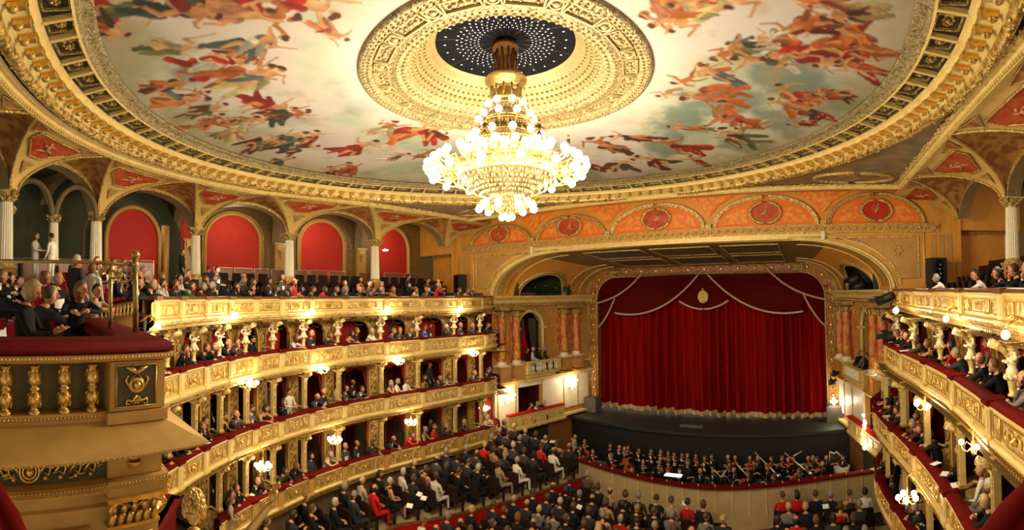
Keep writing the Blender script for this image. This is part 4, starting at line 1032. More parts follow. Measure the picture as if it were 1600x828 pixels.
KL = [(-12.2, 13.45), (-11.3, 13.15), (-10.75, 12.3), (-10.85, 10.6), (-11.15, 8.2), (-11.42, 5.5), (-11.42, 3.0), (-11.05, .7), (-10.45, -1.2), (-9.55, -3.3), (-8.5, -4.9), (-7.15, -6.4), (-5.6, -7.8), (-4.2, -8.7), (-2.2, -9.8)]
CL = Curve(KL)
CLG = Curve([(-12.4, 13.5), (-11.6, 13.2), (-11.2, 12.2)] + KL[3:-1])
CR3 = Curve([(12.2, 13.4), (11.6, 12.9), (11.25, 11.8), (10.98, 10.3), (10.9, 8.3), (11.17, 5.75), (11.4, 2.7), (11.38, .2), (11.3, -1.3), (11.25, -3), (11.2, -6)])
CR2 = Curve([(12.1, 13.4), (11.2, 13.0), (10.65, 11.8), (10.42, 9.8), (10.5, 8.0), (10.75, 6.1), (11.02, 3.3), (11.05, 1), (10.98, -.7), (10.9, -3), (10.9, -6)])
CRG = Curve([(12.6, 13.4), (12.1, 12.7), (11.7, 11.4), (11.6, 9.5), (11.6, 6), (11.65, 3), (11.65, 0), (11.6, -3), (11.6, -6)])
Z1, Z2, Z3, ZG = -8.14, -5.24, -2.38, -.12
POSTY = [11.6, 9.55, 6.95, 4.35, 1.95, -.3, -2.35, -4.3]
PR_L = [CL.near((-11, y)) for y in POSTY]
sp = PR_L[-1] - PR_L[-2]
for k in range(1, 6): 
    if PR_L[7] + sp * k < CL.L - .3: PR_L.append(PR_L[7] + sp * k)
def posts(curve, side):
    if side < 0: return [min(curve.L - .05, p + (curve.near((-11, 5)) - CL.near((-11, 5)))) for p in PR_L]
    return [curve.near((11, y)) for y in (11.6, 9.55, 6.95, 4.3, 1.5, -1.15, -3.8)]
nameT = {1: 'lowest', 2: 'middle', 3: 'upper', 4: 'gallery'}
ornm = {}
def parapet(curve, z, tier, side, ps, q0=0, q1=None):
    "the continuous tier front: slab, moulded front, panels, padded rail"
    q1 = curve.L if q1 is None else q1
    sd = 'left' if side < 0 else 'right'
    e = empty('balcony_front', (0, 0, 0), 0, '%s %s, cream and gilt with red padded rail' % ({1: 'lowest box tier front on the', 2: 'middle box tier front on the', 3: 'upper box tier front on the', 4: 'top gallery front above the boxes on the'}[tier], sd), 'balcony', None)
    G = tier == 4
    hp = .62 if not G else .50                     # height of the paneled band
    # rail
    m = MB(); curve.sweep(m, [(-.10, z - .06), (-.09, z), (.02, z + .03), (.22, z + .02), (.27, z - .04), (.27, z - .14)], q0, q1, .3, smooth=True)
    m.add([curve.P(q0, -.1, z - .06), curve.P(q0, .02, z + .03), curve.P(q0, .27, z - .04), curve.P(q0, .27, z - .14)], [(0, 1, 2, 3)])
    m.build('padded_rail', [velvet if not G else wood], e)
    m = MB(); curve.sweep(m, [(.0, z - .06), (-.09, z - .07), (-.10, z - .12), (-.03, z - .14), (0, z - .18), (0, z - .12 - hp), (-.06, z - .14 - hp), (-.12, z - .17 - hp), (-.12, z - .22 - hp)], q0, q1, .3)
    m.build('parapet', [cream], e)
    m = MB(); zz = z - .22 - hp
    curve.sweep(m, [(-.12, zz), (-.05, zz - .10), (.05, zz - .16), (.04, zz - .2), (.14, zz - .26), (.30, zz - .30), (.32, zz - .36), (.62, zz - .38), (.62, zz - .44), (1.15, zz - .46)], q0, q1, .3)
    m.build('under_moulding', [cream if not G else creamrel], e)
    m = MB(); curve.sweep(m, [(.27, z - .10), (.27, z - .86), (.8 if not G else .5, z - .86)], q0, q1, .5); m.build('inner_lining', [boxred if not G else ochdk], e)
    m = MB(); n = int((q1 - q0) / .11)
    for k in range(n):
        q = q0 + (k + .5) * (q1 - q0) / n; p = curve.P(q, -.02, zz - .20); m.box(p, (.06, .09, .06), curve.ang(q))
    m.build('dentils', [gold], e)['kind'] = 'stuff'
    # pilaster strips over each post and panels between them
    b = [p for p in ps if q0 + .2 < p < q1 - .2]
    for p in b:
        m = MB(); m.box(curve.P(p, -.03, z - .13 - hp / 2), (.30, .10, hp), curve.ang(p)); m.box(curve.P(p, -.09, z - .13 - hp / 2), (.14, .03, hp * .75), curve.ang(p))
        MB().box(curve.P(p, .08, z - .02), (.40, .46, .12), curve.ang(p)).build('rail_block', [velvet if not G else wood], e)
        m.box(curve.P(p, -.09, z - .19 - hp), (.34, .12, .1), curve.ang(p)); m.build('pilaster_strip', [cream if tier != 1 else ochre], e)
    edges = [q0] + b + [q1]
    for a, c in zip(edges[:-1], edges[1:]):
        L = c - a
        if L < .7: continue
        segs = [(a + .2, a + .2 + L * .15), (a + .2 + L * .19, c - .2 - L * .19), (c - .2 - L * .15, c - .2)] if L > 1.4 else [(a + .2, c - .2)]
        for i, (u, v) in enumerate(segs):
            o = MB(); curve.sweep(o, [(-.015, z - .24), (-.02, z - .24), (-.02, z - .04 - hp), (-.015, z - .04 - hp)], u, v, .3)
            po = o.build('panel', [creamrel if tier != 1 else goldrel2], e)
            fr_ = MB(); n = max(2, int((v - u) / .3)); qs = [u + (v - u) * k / n for k in range(n + 1)]
            ring = [curve.P(q, -.035, z - .24) for q in qs] + [curve.P(q, -.035, z - .04 - hp) for q in reversed(qs)]
            fr_.tube(ring + [ring[0]], .02, 4, cap=False)
            if i == 1 or len(segs) == 1:            # scrolls in the long panel
                mid = (u + v) / 2; zc2 = z - .14 - hp / 2
                if G:
                    fr_.box(curve.P(mid, -.05, zc2), (.34, .06, .16), curve.ang(mid))
                else:
                    for q_ in (-1, 1):
                        fr_.tube([curve.P(mid + q_ * x_ * (v - u), -.04, zc2 + hp * y_) for x_, y_ in ((.03, 0), (.12, .22), (.22, .1), (.20, -.12), (.30, -.2), (.40, .0), (.36, .15))], [.035, .03, .028, .025, .03, .025, .012], 5)
                    fr_.sphere(curve.P(mid, -.04, zc2), .09, 7, 5)
            fr_.build('panel_frame', [gold], po)
    return e
T_specs = []
for side, tier, z, cu in ((-1, 1, Z1, CL), (-1, 2, Z2, CL), (-1, 3, Z3, CL), (-1, 4, ZG, CLG), (1, 1, Z1, CR2), (1, 2, Z2, CR2), (1, 3, Z3, CR3), (1, 4, ZG, CRG)):
    ps = posts(cu, side); q1 = cu.L
    if side < 0 and tier == 1: q1 = ps[8] + .55
    if side < 0 and tier == 4: q1 = cu.L - .9
    T_specs.append((side, tier, z, cu, ps, parapet(cu, z, tier, side, ps, 0, q1)))

# ---- box backs, floors, partitions
def shell(side, cu, z0, z1, tier):
    q0 = cu.near((11.2 * side, 11.9)) + .15
    sd = 'left' if side < 0 else 'right'
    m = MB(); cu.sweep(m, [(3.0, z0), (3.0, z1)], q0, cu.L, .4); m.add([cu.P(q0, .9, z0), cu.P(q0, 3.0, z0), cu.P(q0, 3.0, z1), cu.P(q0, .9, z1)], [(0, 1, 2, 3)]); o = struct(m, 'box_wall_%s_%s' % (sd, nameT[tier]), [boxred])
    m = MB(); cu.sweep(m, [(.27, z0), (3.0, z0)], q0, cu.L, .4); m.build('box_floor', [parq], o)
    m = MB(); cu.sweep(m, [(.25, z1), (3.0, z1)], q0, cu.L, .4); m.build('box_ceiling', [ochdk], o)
    return o
shells = {}
for side, tier, z, cu, ps, e in T_specs:
    if tier == 4: continue
    ztop = {1: Z2 - 1.22, 2: Z3 - 1.22, 3: ZG - 1.1}[tier]
    shells[(side, tier)] = shell(side, cu, z - 1.10, ztop, tier)
# ---- inner piers with arches, front posts
def pier_mesh(h, w=.62):
    m = MB().box((0, 0, h / 2), (w, .22, h)); b = MB()
    b.box((0, -.125, h * .47), (w * .62, .04, h * .66)); b.box((0, -.13, h * .06), (w * 1.06, .06, h * .1)); b.box((0, -.12, h * .93), (w * 1.1, .1, h * .05)); b.box((0, -.12, h * .86), (w * .9, .07, h * .05))
    return m.mesh('pier', [ochre]), b.mesh('pier_panel', [goldrel])
def frontpost_mesh(h, cap='square'):
    m = MB().box((0, 0, h / 2), (.19, .17, h)); g = MB(); g.box((0, -.09, h * .45), (.13, .03, h * .7)); g.box((0, 0, .05), (.26, .24, .1))
    c = MB(); c.box((0, 0, h - .08), (.26, .24, .10)); c.box((0, 0, h - .2), (.22, .2, .05)); c.box((0, -.02, h - .30), (.23, .22, .1))
    return m.mesh('shaft', [cream]), g.mesh('gilt_panel', [goldrel2]), c.mesh('capital', [cream])
def caryatid_mesh():
    "white and gilt caryatid: tapered pillar below, draped torso, raised arms and head above"
    b = MB(); b.lathe([(.10, 0), (.12, .04), (.075, .10), (.09, .30), (.13, .62), (.15, .66), (.11, .70)], 8)
    t = MB(); t.lathe([(.11, .68), (.14, .74), (.13, .86), (.09, .96), (.11, 1.08), (.14, 1.18), (.10, 1.26), (.05, 1.30), (.05, 1.36)], 12)
    for k in range(7): a = k * PI * 2 / 7; t.tube([(.14 * math.cos(a), .14 * math.sin(a), .72), (.17 * math.cos(a + .4), .17 * math.sin(a + .4), .62), (.10 * math.cos(a + .7), .10 * math.sin(a + .7), .52)], [.05, .045, .01], 5)
    for s in (-1, 1):
        t.tube([(s * .15, 0, 1.20), (s * .27, -.02, 1.30), (s * .22, -.02, 1.47), (s * .10, -.02, 1.50)], [.055, .05, .042, .03], 6); t.sphere((s * .07, -.15, 1.16), .055, 6, 5)
    t.sphere((0, -.01, 1.42), .085, 10, 8, sc=(.9, 1, 1.15)); t.sphere((0, .03, 1.45), .092, 8, 6); t.sphere((0, -.09, 1.41), .02, 5, 4)
    c = MB(); c.lathe([(.09, 1.50), (.16, 1.58), (.12, 1.62), (.22, 1.74), (.26, 1.78)], 8); c.box((0, 0, 1.80), (.5, .4, .06))
    for s in (-1, 1): c.tube([(s * .2, 0, 1.74), (s * .42, 0, 1.70), (s * .62, 0, 1.80)], [.07, .05, .04], 5)
    return b.mesh('pillar', [cream]), t.mesh('torso', [statuew]), c.mesh('scroll_capital', [creamrel])
CARY = caryatid_mesh()
H = {1: 1.84, 2: 1.82, 3: 1.40}
PM = {}; FPM = {}
for t in (1, 2): PM[t] = pier_mesh(H[t] + .86 - .0); FPM[t] = frontpost_mesh(H[t])
PM[3] = pier_mesh(2.02, .50)
ordn = ['first', 'second', 'third', 'fourth', 'fifth', 'sixth', 'seventh', 'eighth', 'ninth', 'tenth', 'eleventh', 'twelfth', 'thirteenth', 'fourteenth']
for side, tier, z, cu, ps, e in T_specs:
    if tier == 4: continue
    sd = 'left' if side < 0 else 'right'; sh = shells[(side, tier)]; ztop = {1: Z2 - 1.22, 2: Z3 - 1.22, 3: ZG - 1.1}[tier]
    def out_rz(q):                       # -y of the piece faces the house
        p, t, n = cu.at(q); return math.atan2(n.y, n.x) - PI / 2
    nm = {1: 'lowest', 2: 'middle', 3: 'upper'}[tier]
    for i, q in enumerate(ps):
        if q > cu.L - .25: continue
        if tier == 1 and side < 0 and i > 8: continue
        rz = out_rz(q); p = cu.P(q, .42 if tier != 3 else .50, z)
        if tier == 3:
            c = empty('caryatid', (p.x, p.y, z + .02), rz, 'white and gilt caryatid, %s from the stage on the upper tier, %s side' % (ordn[i], sd), 'statue', 'caryatids of the upper tier')
            k = (ztop - z) / 1.84
            for me, n in zip(CARY, ('pillar', 'torso', 'scroll_capital')): inst(me, n, c, sc=(1, 1, (ztop - z - .0) / 1.83))
        else:
            c = empty('box_post', (p.x, p.y, z + .02), rz, 'slim cream and gilt post, %s from the stage on the %s tier, %s side' % (ordn[i], nm, sd), 'post', 'slim posts of the box tiers')
            for me, n in zip(FPM[tier], ('shaft', 'gilt_panel', 'capital')): inst(me, n, c, sc=(1, 1, (ztop - z) / H[tier]))
        # pier behind and partition
        pq = cu.P(q, 1.25, z - .86); hh = ztop - (z - .86); pm = PM[tier]; h0 = {1: H[1] + .86, 2: H[2] + .86, 3: 2.02}[tier]
        c = inst(pm[0], 'pier', None, (pq.x, pq.y, pq.z), rz, (1, 1, hh / h0)); tag(c, 'broad gilt pier, %s from the stage, behind the %s tier rail, %s side' % (ordn[i], nm, sd), 'pier', 'gilt piers of the box tiers')
        inst(pm[1], 'pier_panel', c)
        a, b = cu.P(q, 1.3, 0), cu.P(q, 3.0, 0); mid = (a + b) / 2
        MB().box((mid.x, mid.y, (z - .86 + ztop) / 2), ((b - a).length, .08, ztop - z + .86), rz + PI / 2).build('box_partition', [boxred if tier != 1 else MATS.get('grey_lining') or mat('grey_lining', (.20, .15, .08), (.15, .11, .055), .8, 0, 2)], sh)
        # low divider with gilt scroll at the rail
        m = MB(); a, b = cu.P(q, .5, z - .45), cu.P(q, 1.25, z - .45); mid = (a + b) / 2; m.box(mid, ((b - a).length, .07, .75), rz + PI / 2)
        m.tube([cu.P(q, .5, z - .02), cu.P(q, .75, z + .1), cu.P(q, 1.0, z + .0), cu.P(q, 1.2, z + .16)], [.06, .05, .05, .04], 5); m.build('divider', [creamrel], sh)
        # bracket under the next tier
        m = MB(); m.tube([cu.P(q, .42, ztop - .28), cu.P(q, .25, ztop - .10), cu.P(q, .02, ztop + .02)], [.05, .09, .11], 6)
        if tier != 3:
            for s_ in (-1, 1): m.tube([cu.P(q, .42, ztop - .3), cu.P(q + s_ * .18, .42, ztop - .12), cu.P(q + s_ * .45, .42, ztop - .03)], [.05, .06, .04], 5)
        m.build('bracket', [creamrel], e)
        if tier == 3:
            # capital bracket globes and arms in chandelier section
            pass
    # lintel / arches over the openings at the pier line
    full = [q for q in ps if q < cu.L - .3] + [cu.L]
    for i, (a, b) in enumerate(zip(full[:-1], full[1:])):
        if b - a < .8: continue
        m = MB(); K = 16; lo = []; hi = []; lo2 = []
        for k in range(K + 1):
            q = a + .25 + (b - a - .5) * k / K; u = 2 * k / K - 1
            if tier == 3: zz = ztop - .12 - .50 * (1 - math.sqrt(max(0, 1 - abs(u) ** 2.6)))
            else: zz = ztop - .16 - .22 * (1 - math.sqrt(max(0, 1 - abs(u) ** 8)))
            lo.append(cu.P(q, 1.16, zz)); hi.append(cu.P(q, 1.16, ztop)); lo2.append(cu.P(q, 1.34, zz))
        m.strip([hi, lo, lo2], 0, False); m.tube(lo, .035, 5); m.build('opening_arch', [creamrel if tier == 3 else cream], sh)
        # back of the box: pale door frame, dark mirror, red curtain swag
        mid = (a + b) / 2; w = (b - a); rz = out_rz(mid); P = lambda dq, o, zz: cu.P(mid + dq, o, zz)
        zf = z - .86; m = MB()
        dx = .30 * w
        m.box(P(-.1 * w, 2.93, zf + 1.0), (.62, .06, 1.95), rz); m.build('box_door', [velvet if tier == 3 else drape], sh)
        m = MB(); m.box(P(-.1 * w - .36, 2.92, zf + 1.0), (.06, .09, 2.0), rz); m.box(P(-.1 * w + .36, 2.92, zf + 1.0), (.06, .09, 2.0), rz); m.build('door_frame', [ochdk], sh)
        m = MB(); m.box(P(.26 * w, 2.93, zf + 1.15), (.5, .05, 1.2), rz); m.build('mirror', [dark], sh)
        m = MB(); yb = .9
        if tier == 3:   # tent shaped red drape with gathered cords
            m.add([P(-.30 * w, 1.7, z - .3), P(.30 * w, 1.7, z - .3), P(.30 * w, 1.68, z + .62), P(.02 * w, 1.66, z + 1.02), P(-.30 * w, 1.68, z + .62)], [(0, 1, 2, 3, 4)])
            m.build('tented_drape', [drape], sh)
            m = MB()
            for s_ in (-1, 1): m.tube([P(s_ * .06 * w, 1.5, z + 1.12), P(s_ * .18 * w, 1.5, z + .78), P(s_ * .30 * w, 1.5, z + .74), P(s_ * .38 * w, 1.5, z + .92)], .025, 5)
            m.build('drape_cord', [piping], sh)
        else:
            for s_ in (-1, 1):
                rows = [[P(s_ * (w * .44 - .34 * u * (1 - .6 * v)), 1.45 + .04 * math.sin(u * 14), ztop - .2 - (1.5 - .35 * u) * v) for u in np.linspace(0, 1, 9)] for v in np.linspace(0, 1, 5)]
                m.strip(rows, 0, True)
            rows = [[P(w * (u - .5) * .88, 1.43, ztop - .16 - v * (.18 + .16 * abs(math.sin(u * PI * 3)))) for u in np.linspace(0, 1, 25)] for v in (0, .5, 1)]; m.strip(rows, 0, True)
            m.build('box_curtain', [drape], sh)
# solid skirt below the lowest tier down to the floor
for side, cu, q1 in ((-1, CL, PR_L[8] + .5), (1, CR2, None)):
    m = MB(); cu.sweep(m, [(.35, Z1 - 1.25), (.45, Z1 - 1.4), (.45, -12)], 0, q1, .4); struct(m, 'baseboard_' + ('left' if side < 0 else 'right'), [mat('dull_wainscot', (.20, .14, .06), (.15, .10, .04), .7, 0, 2) if side < 0 else MATS['dull_wainscot']])
# ---- gallery floor behind the parapet, stepped
def gal_floor(side, cu, q1):
    m = MB(); prof = []; o, z = .2, ZG - .86
    for k in range(5): prof += [(o, z), (o + .92, z)]; o += .92; z += .27
    cu.sweep(m, prof, 0, q1, .5); ob = struct(m, 'gallery_floor_' + ('left' if side < 0 else 'right'), [parq])
    return ob
gal_floor(-1, CLG, CLG.L); gal_floor(1, CRG, CRG.L)
for (pts) in ([(-20, 16), (-15.0, 16), (-15.0, -5.2), (-11.2, -9.4), (-7.2, -12.1), (-3, -13), (-3, -19), (-20, -19)], [(20, 16), (15.0, 16), (15.0, -10), (20, -10)]):
    struct(MB().prism([(x, y, -.02) for x, y in pts], (0, 0, 1), .12), 'gallery_platform', [parq])
    # higher terrace behind the columns
cl = Vector
for (x0, x1, y0, y1) in ((-19.4, -16.6, -5, 14), (16.6, 19.4, -8, 14)):
    struct(MB().box(((x0 + x1) / 2, (y0 + y1) / 2, .38), (x1 - x0, y1 - y0, .6)), 'gallery_terrace', [wood])

# ================================================================ stalls floor, pit
FLZ = -12.3; fl = [(-12, -14), (12, -14), (12, 13.9), (-12, 13.9)]
struct(MB().box((0, 0, FLZ - .15), (24.6, 27.4, .3)), 'floor', [floorm])['label'] = 'beige stalls floor'
struct(MB().box((0, 17.5, -12.55), (24, 9, .3)), 'pit_floor', [black])
railp = [atz(x, y, -10.05) for x, y in ((884, 709), (905, 717), (930, 726), (960, 735), (1000, 745.5), (1040, 753), (1080, 759), (1120, 761.5), (1160, 761), (1200, 758), (1250, 752), (1300, 745), (1340, 739), (1382, 733))]
RC = Curve([(p.x, p.y) for p in railp], 6)
pr_ = empty('pit_rail', (0, 0, 0), 0, 'curved orchestra pit wall with dark red padded top', 'rail')
m = MB(); RC.sweep(m, [(-.16, -10.12), (-.16, -10.03), (-.05, -10.0), (.22, -10.0), (.3, -10.05), (.3, -10.15)], step=.3)
for q in (-1, 1): pass
m.build('padded_top', [velvet], pr_)
m = MB(); RC.sweep(m, [(.0, -10.12), (.0, -12.35)], step=.3); RC.sweep(m, [(.2, -12.5), (.2, -10.12)], step=.3); m.build('pit_wall', [floorm], pr_)
m = MB()
for i in range(22):
    q = (i + .5) * RC.L / 22; m.box(RC.P(q, -.03, -10.7), (.05, .04, 1.6), RC.ang(q))
m.build('wall_batten', [cream], pr_)['kind'] = 'stuff'
# raised side stalls on the left, held by a red partition
PA, PB = (lambda a, b: (a + (a - b) * .6, b))(atz(620, 822, -11.0).to_2d(), atz(925, 742, -11.0).to_2d())
side_fl = [(-12, -14), (-10.9, -12), (PA.x, PA.y), (PB.x, PB.y), (PB.x - .3, PB.y + .6), (-12, 14.2)]
PK = Vector((-8.35, -7.5)); PM_ = PA.lerp(PB, .375)
def part_x(y): return PM_.x + (PB.x - PM_.x) * (y - PM_.y) / (PB.y - PM_.y) if y > PM_.y else PK.x + (PM_.x - PK.x) * (y - PK.y) / (PM_.y - PK.y)
rows = [[(part_x(y) if k == 0 else part_x(y) - 4.5, y, -11.12 if k == 0 else -11.12 + .14 * 4.5) for y in np.linspace(-7.5, 15.2, 40)] for k in (0, 1)]
struct(MB().strip(rows, 0, False), 'raised_side_floor', [floorm])
e = empty('stalls_partition', (0, 0, 0), 0, 'long low red partition between left raised stalls and centre stalls', 'partition')
for A_, B_ in ((PM_, PB), (PK, PM_)):
    d = (B_ - A_).normalized(); q = (A_ + B_) / 2; ang = math.atan2(d.y, d.x); L_ = (B_ - A_).length
    MB().box((q.x, q.y, -11.66), (L_, .12, 1.30), ang).build('red_panel', [velvetb], e)
    MB().box((q.x, q.y, -10.98), (L_, .2, .08), ang).build('top_rail', [wood], e)
struct(MB().box((4.75, 5.6, FLZ + .015), (1.25, 17.6, .03)), 'aisle_carpet', [carpet])
# ================================================================ the great chandelier
che = empty('great_chandelier', (CH.x, CH.y, 0), 0, 'huge gilt crystal chandelier with rings of lit globes under the ceiling rosette', 'chandelier')
MB().lathe([(.20, 6.68), (.34, 6.60), (.36, 6.5), (.25, 6.42), (.22, 6.2), (.24, 5.95), (.20, 5.75)], 20).build('iron_drum', [bronze], che)
mb = MB()
for k in range(10):
    a = 2 * PI * k / 10; mb.tube([(.27 * math.cos(a), .27 * math.sin(a), 6.45), (.30 * math.cos(a), .30 * math.sin(a), 6.1), (.26 * math.cos(a), .26 * math.sin(a), 5.75)], .03, 5)
mb.build('drum_ribs', [bronze], che)
MB().lathe([(.24, 5.78), (.50, 5.74), (.56, 5.68), (.55, 5.60), (.46, 5.56), (.44, 5.46), (.36, 5.42)], 32).build('collar', [brass], che)
mb = MB()
for k in range(12):
    a = 2 * PI * k / 12; mb.tube([(.40 * math.cos(a), .40 * math.sin(a), 5.46), (.38 * math.cos(a), .38 * math.sin(a), 5.12)], .035, 5)
mb.lathe([(.44, 5.12), (.44, 5.06), (.36, 5.04)], 24); mb.lathe([(.22, 5.44), (.20, 5.05)], 12)
mb.build('lantern_cage', [brass], che)
def basket(name, prof, mt, n=28): return MB().lathe(prof, n).build(name, mt, che)
basket('upper_crown', [(.30, 5.05), (.36, 4.9), (.52, 4.72), (.58, 4.62), (.52, 4.54)], [crystal])
mb = MB()
for (r, z, n, h) in ((.50, 4.62, 16, .26), (.74, 4.16, 22, .24), (.98, 3.72, 30, .16)):
    mb.lathe([(r + .03, z), (r + .06, z - .03), (r + .03, z - .06)], 40); mb.lathe([(r + .10, z + h * .95), (r + .12, z + h), (r + .09, z + h * 1.02)], 40)
    for k in range(n):
        a = 2 * PI * k / n; c, s = math.cos(a), math.sin(a)
        mb.tube([(r * c, r * s, z), ((r - .08) * c, (r - .08) * s, z + h * .5), ((r + .1) * c, (r + .1) * s, z + h)], .018, 4)
mb.build('gilt_tiers', [gold], che)
basket('middle_crown', [(.52, 4.54), (.60, 4.30), (.80, 4.12), (.86, 4.04), (.78, 3.96)], [crystal])
basket('lower_crown', [(.78, 3.96), (.80, 3.80), (1.02, 3.66), (1.30, 3.50), (1.42, 3.40)], [brass])
basket('main_band', [(1.42, 3.40), (1.46, 3.34), (1.38, 3.22), (1.30, 3.14), (1.28, 3.06)], [goldrel2], 48)
mb = MB().lathe([(1.28, 3.06), (1.18, 2.92), (.92, 2.76), (.60, 2.66), (.48, 2.62)], 40); mb.build('crystal_bowl', [crystal], che)
mb = MB(); rk = random.Random(2)
for j, (r, z) in enumerate(((1.26, 3.0), (1.15, 2.89), (1.02, 2.80), (.86, 2.73), (.68, 2.67), (.44, 2.55), (.42, 2.45), (.36, 2.34), (.28, 2.24), (.18, 2.17), (1.45, 3.27), (.60, 4.42), (.84, 3.98), (.50, 4.84))):
    n = int(2 * PI * r / .085)
    for k in range(n):
        a = 2 * PI * k / n + rk.random() * .1; mb.sphere((r * math.cos(a), r * math.sin(a), z - .02), .032, 5, 4, sc=(1, 1, 1.6))
mb.build('crystal_drops', [mat('clear_crystal', (.42, .31, .13), None, .06, .6)], che)['kind'] = 'stuff'
basket('bottom_basket', [(.48, 2.62), (.46, 2.48), (.38, 2.32), (.24, 2.20), (.08, 2.13), (.05, 2.05), (.09, 2.0), (.02, 1.95)], [crystal])
gm = MB().sphere((0, 0, 0), .095, 12, 8); gm = gm.mesh('globe', [globem])
cupm = MB().lathe([(.015, -.16), (.06, -.13), (.05, -.10), (.03, -.08)], 10).mesh('cup', [brass])
def ring_globes(n, r, z, ph=0, sc=1, flip=False, arm_from=None):
    for k in range(n):
        a = 2 * PI * k / n + ph; c, s = math.cos(a), math.sin(a)
        o = inst(gm, 'globe', che, (r * c, r * s, z), sc=sc); q = inst(cupm, 'cup', o, sc=1)
        if flip: q.rotation_euler = (PI, 0, 0)
        if arm_from:
            r0, z0 = arm_from; zz = z - .14 if not flip else z + .14
            MB().tube([(r0 * c, r0 * s, z0), ((r0 * .6 + r * .4) * c, (r0 * .6 + r * .4) * s, min(z0, zz) - .10), ((r * .9) * c, r * .9 * s, zz - (.08 if not flip else -.10)), (r * c, r * s, zz)], [.03, .028, .022, .018], 5).build('curved_arm', [gold], che)
ring_globes(8, .50, 4.98, .2, 1.0, arm_from=(.36, 4.86))
ring_globes(10, .74, 4.62, .1, 1.0, arm_from=(.5, 4.5))
ring_globes(12, .98, 4.10, .3, 1.05, arm_from=(.8, 4.0))
ring_globes(26, 1.10, 3.72, 0, .95)
ring_globes(26, 2.10, 3.34, .05, 1.1, arm_from=(1.40, 3.30))
ring_globes(26, 1.86, 3.52, .17, 1.0, arm_from=(1.36, 3.36))
ring_globes(14, 1.98, 3.10, .15, 1.1, True, arm_from=(1.35, 3.14))
ring_globes(9, .74, 2.26, .2, 1.05, True, arm_from=(.44, 2.46))
ring_globes(7, .56, 2.44, .5, .9, arm_from=(.42, 2.40))
ring_globes(4, .14, 2.02, .4, .9, True)
# little dark bronze figures standing on the arms
for k in range(8):
    a = 2 * PI * k / 8 + .36; c, s = math.cos(a), math.sin(a); m = MB()
    b = Vector((1.66 * c, 1.66 * s, 3.62)); t = Vector((-s, c, 0))
    for q in (-1, 1): m.tube([b + Vector((0, 0, .16)), b + t * q * .05 + Vector((0, 0, .08)), b + t * q * .07], [.03, .022, .015], 5)
    m.tube([b + Vector((0, 0, .16)), b + Vector((0, 0, .32))], [.035, .045], 6); m.sphere(b + Vector((0, 0, .40)), .036, 6, 5)
    for q in (-1, 1): m.tube([b + Vector((0, 0, .31)), b + t * q * .11 + Vector((0, 0, .25)), b + t * q * .19 + Vector((0, 0, .18))], [.022, .018, .012], 5)
    m.build('bronze_figure', [bronze], che)
# ---- chains of lamps along the tiers
def side_lamp(kind, p, label, out, grp, n=5, sc=1.0, power=22):
    "hanging branch lamp with globes, gilt stem"
    e = empty('branch_lamp', p, math.atan2(out.y, out.x), label, 'lamp', grp)
    m = MB()
    if kind == 'hang':
        m.tube([(0, 0, .72), (0, 0, .15)], .014, 5); m.lathe([(.02, .18), (.06, .10), (.04, .0), (.07, -.06), (.03, -.14), (.01, -.18)], 12)
        m.tube([(.75, 0, .80), (.3, 0, .86), (0, 0, .72)], [.035, .03, .02], 5)
        for k in range(n):
            a = 2 * PI * k / n + .5; c, s = math.cos(a), math.sin(a)
            m.tube([(.05 * c, .05 * s, 0), (.14 * c, .14 * s, -.09), (.25 * c, .25 * s, -.05), (.28 * c, .28 * s, .03)], [.02, .016, .014, .012], 5)
            m.tube([(.06 * c, .06 * s, .08), (.16 * c, .16 * s, .14), (.2 * c, .2 * s, .06)], [.012, .01, .006], 4)
        m.build('gilt_stem', [gold], e)
        for k in range(n):
            a = 2 * PI * k / n + .5; inst(gm, 'globe', e, (.28 * math.cos(a), .28 * math.sin(a), .12), sc=.95 * sc)
    else:
        m.tube([(.55, 0, .12), (.30, 0, .28), (.10, 0, .22), (0, 0, .13)], [.035, .03, .025, .02], 6)
        m.tube([(.45, 0, .16), (.30, 0, .08), (.2, 0, .16), (.28, 0, .2)], [.02, .02, .015, .01], 5)
        for q in (-1, 1): m.tube([(.3, 0, .26), (.2, q * .12, .33), (.08, q * .16, .26)], [.02, .018, .008], 5)
        m.build('gilt_bracket', [gold], e); inst(gm, 'globe', e, (0, 0, 0), sc=1.25 * sc)
    lamp('lamp_light', (p[0] - out.x * .12, p[1] - out.y * .12, p[2] + (.05 if kind == 'hang' else -.15)), power, (1, .80, .50), .14)
    return e
def at_curve(cu, px, py, z_off_o):
    "curve point (shifted by o) whose direction matches the photograph column px"
    best = None
    for i in range(400):
        q = cu.L * i / 399; p = cu.P(q, z_off_o, 0); d = RM.transposed() @ (p - EYE + Vector((0, 0, 0)))
        x = 800 + FPX * math.atan2(d.x, d.y)
        if best is None or abs(x - px) < best[0]: best = (abs(x - px), q)
    return best[1]
def lamps_on(cu, lst, kind, tier, sd, off, power, n=5):
    for i, (x, y) in enumerate(lst):
        q = at_curve(cu, x, y, off); p0 = cu.P(q, off, 0); r = math.hypot(p0.x - EYE.x, p0.y - EYE.y); p = atr(x, y, r); _, _, nn = cu.at(q)
        side_lamp(kind, p, '%s, %s tier %s side, %s from left' % ('branch lamp with several lit globes' if kind == 'hang' else 'single lit globe on gilt bracket', tier, sd, ordn[i]), Vector((nn.x, nn.y)), 'lamps of the tiers', n, 1.0 if r > 13 else .72, power)
lamps_on(CL, [(247, 510), (367, 493), (487, 487), (607, 483), (720, 482)], 'single', 'upper', 'left', -.25, 55)
lamps_on(CL, [(390, 602), (502, 580), (622, 567), (739, 554)], 'hang', 'middle', 'left', -.25, 55, 4)
lamps_on(CL, [(411, 732), (523, 690), (642, 662), (757, 640)], 'hang', 'lowest', 'left', -.25, 55, 6)
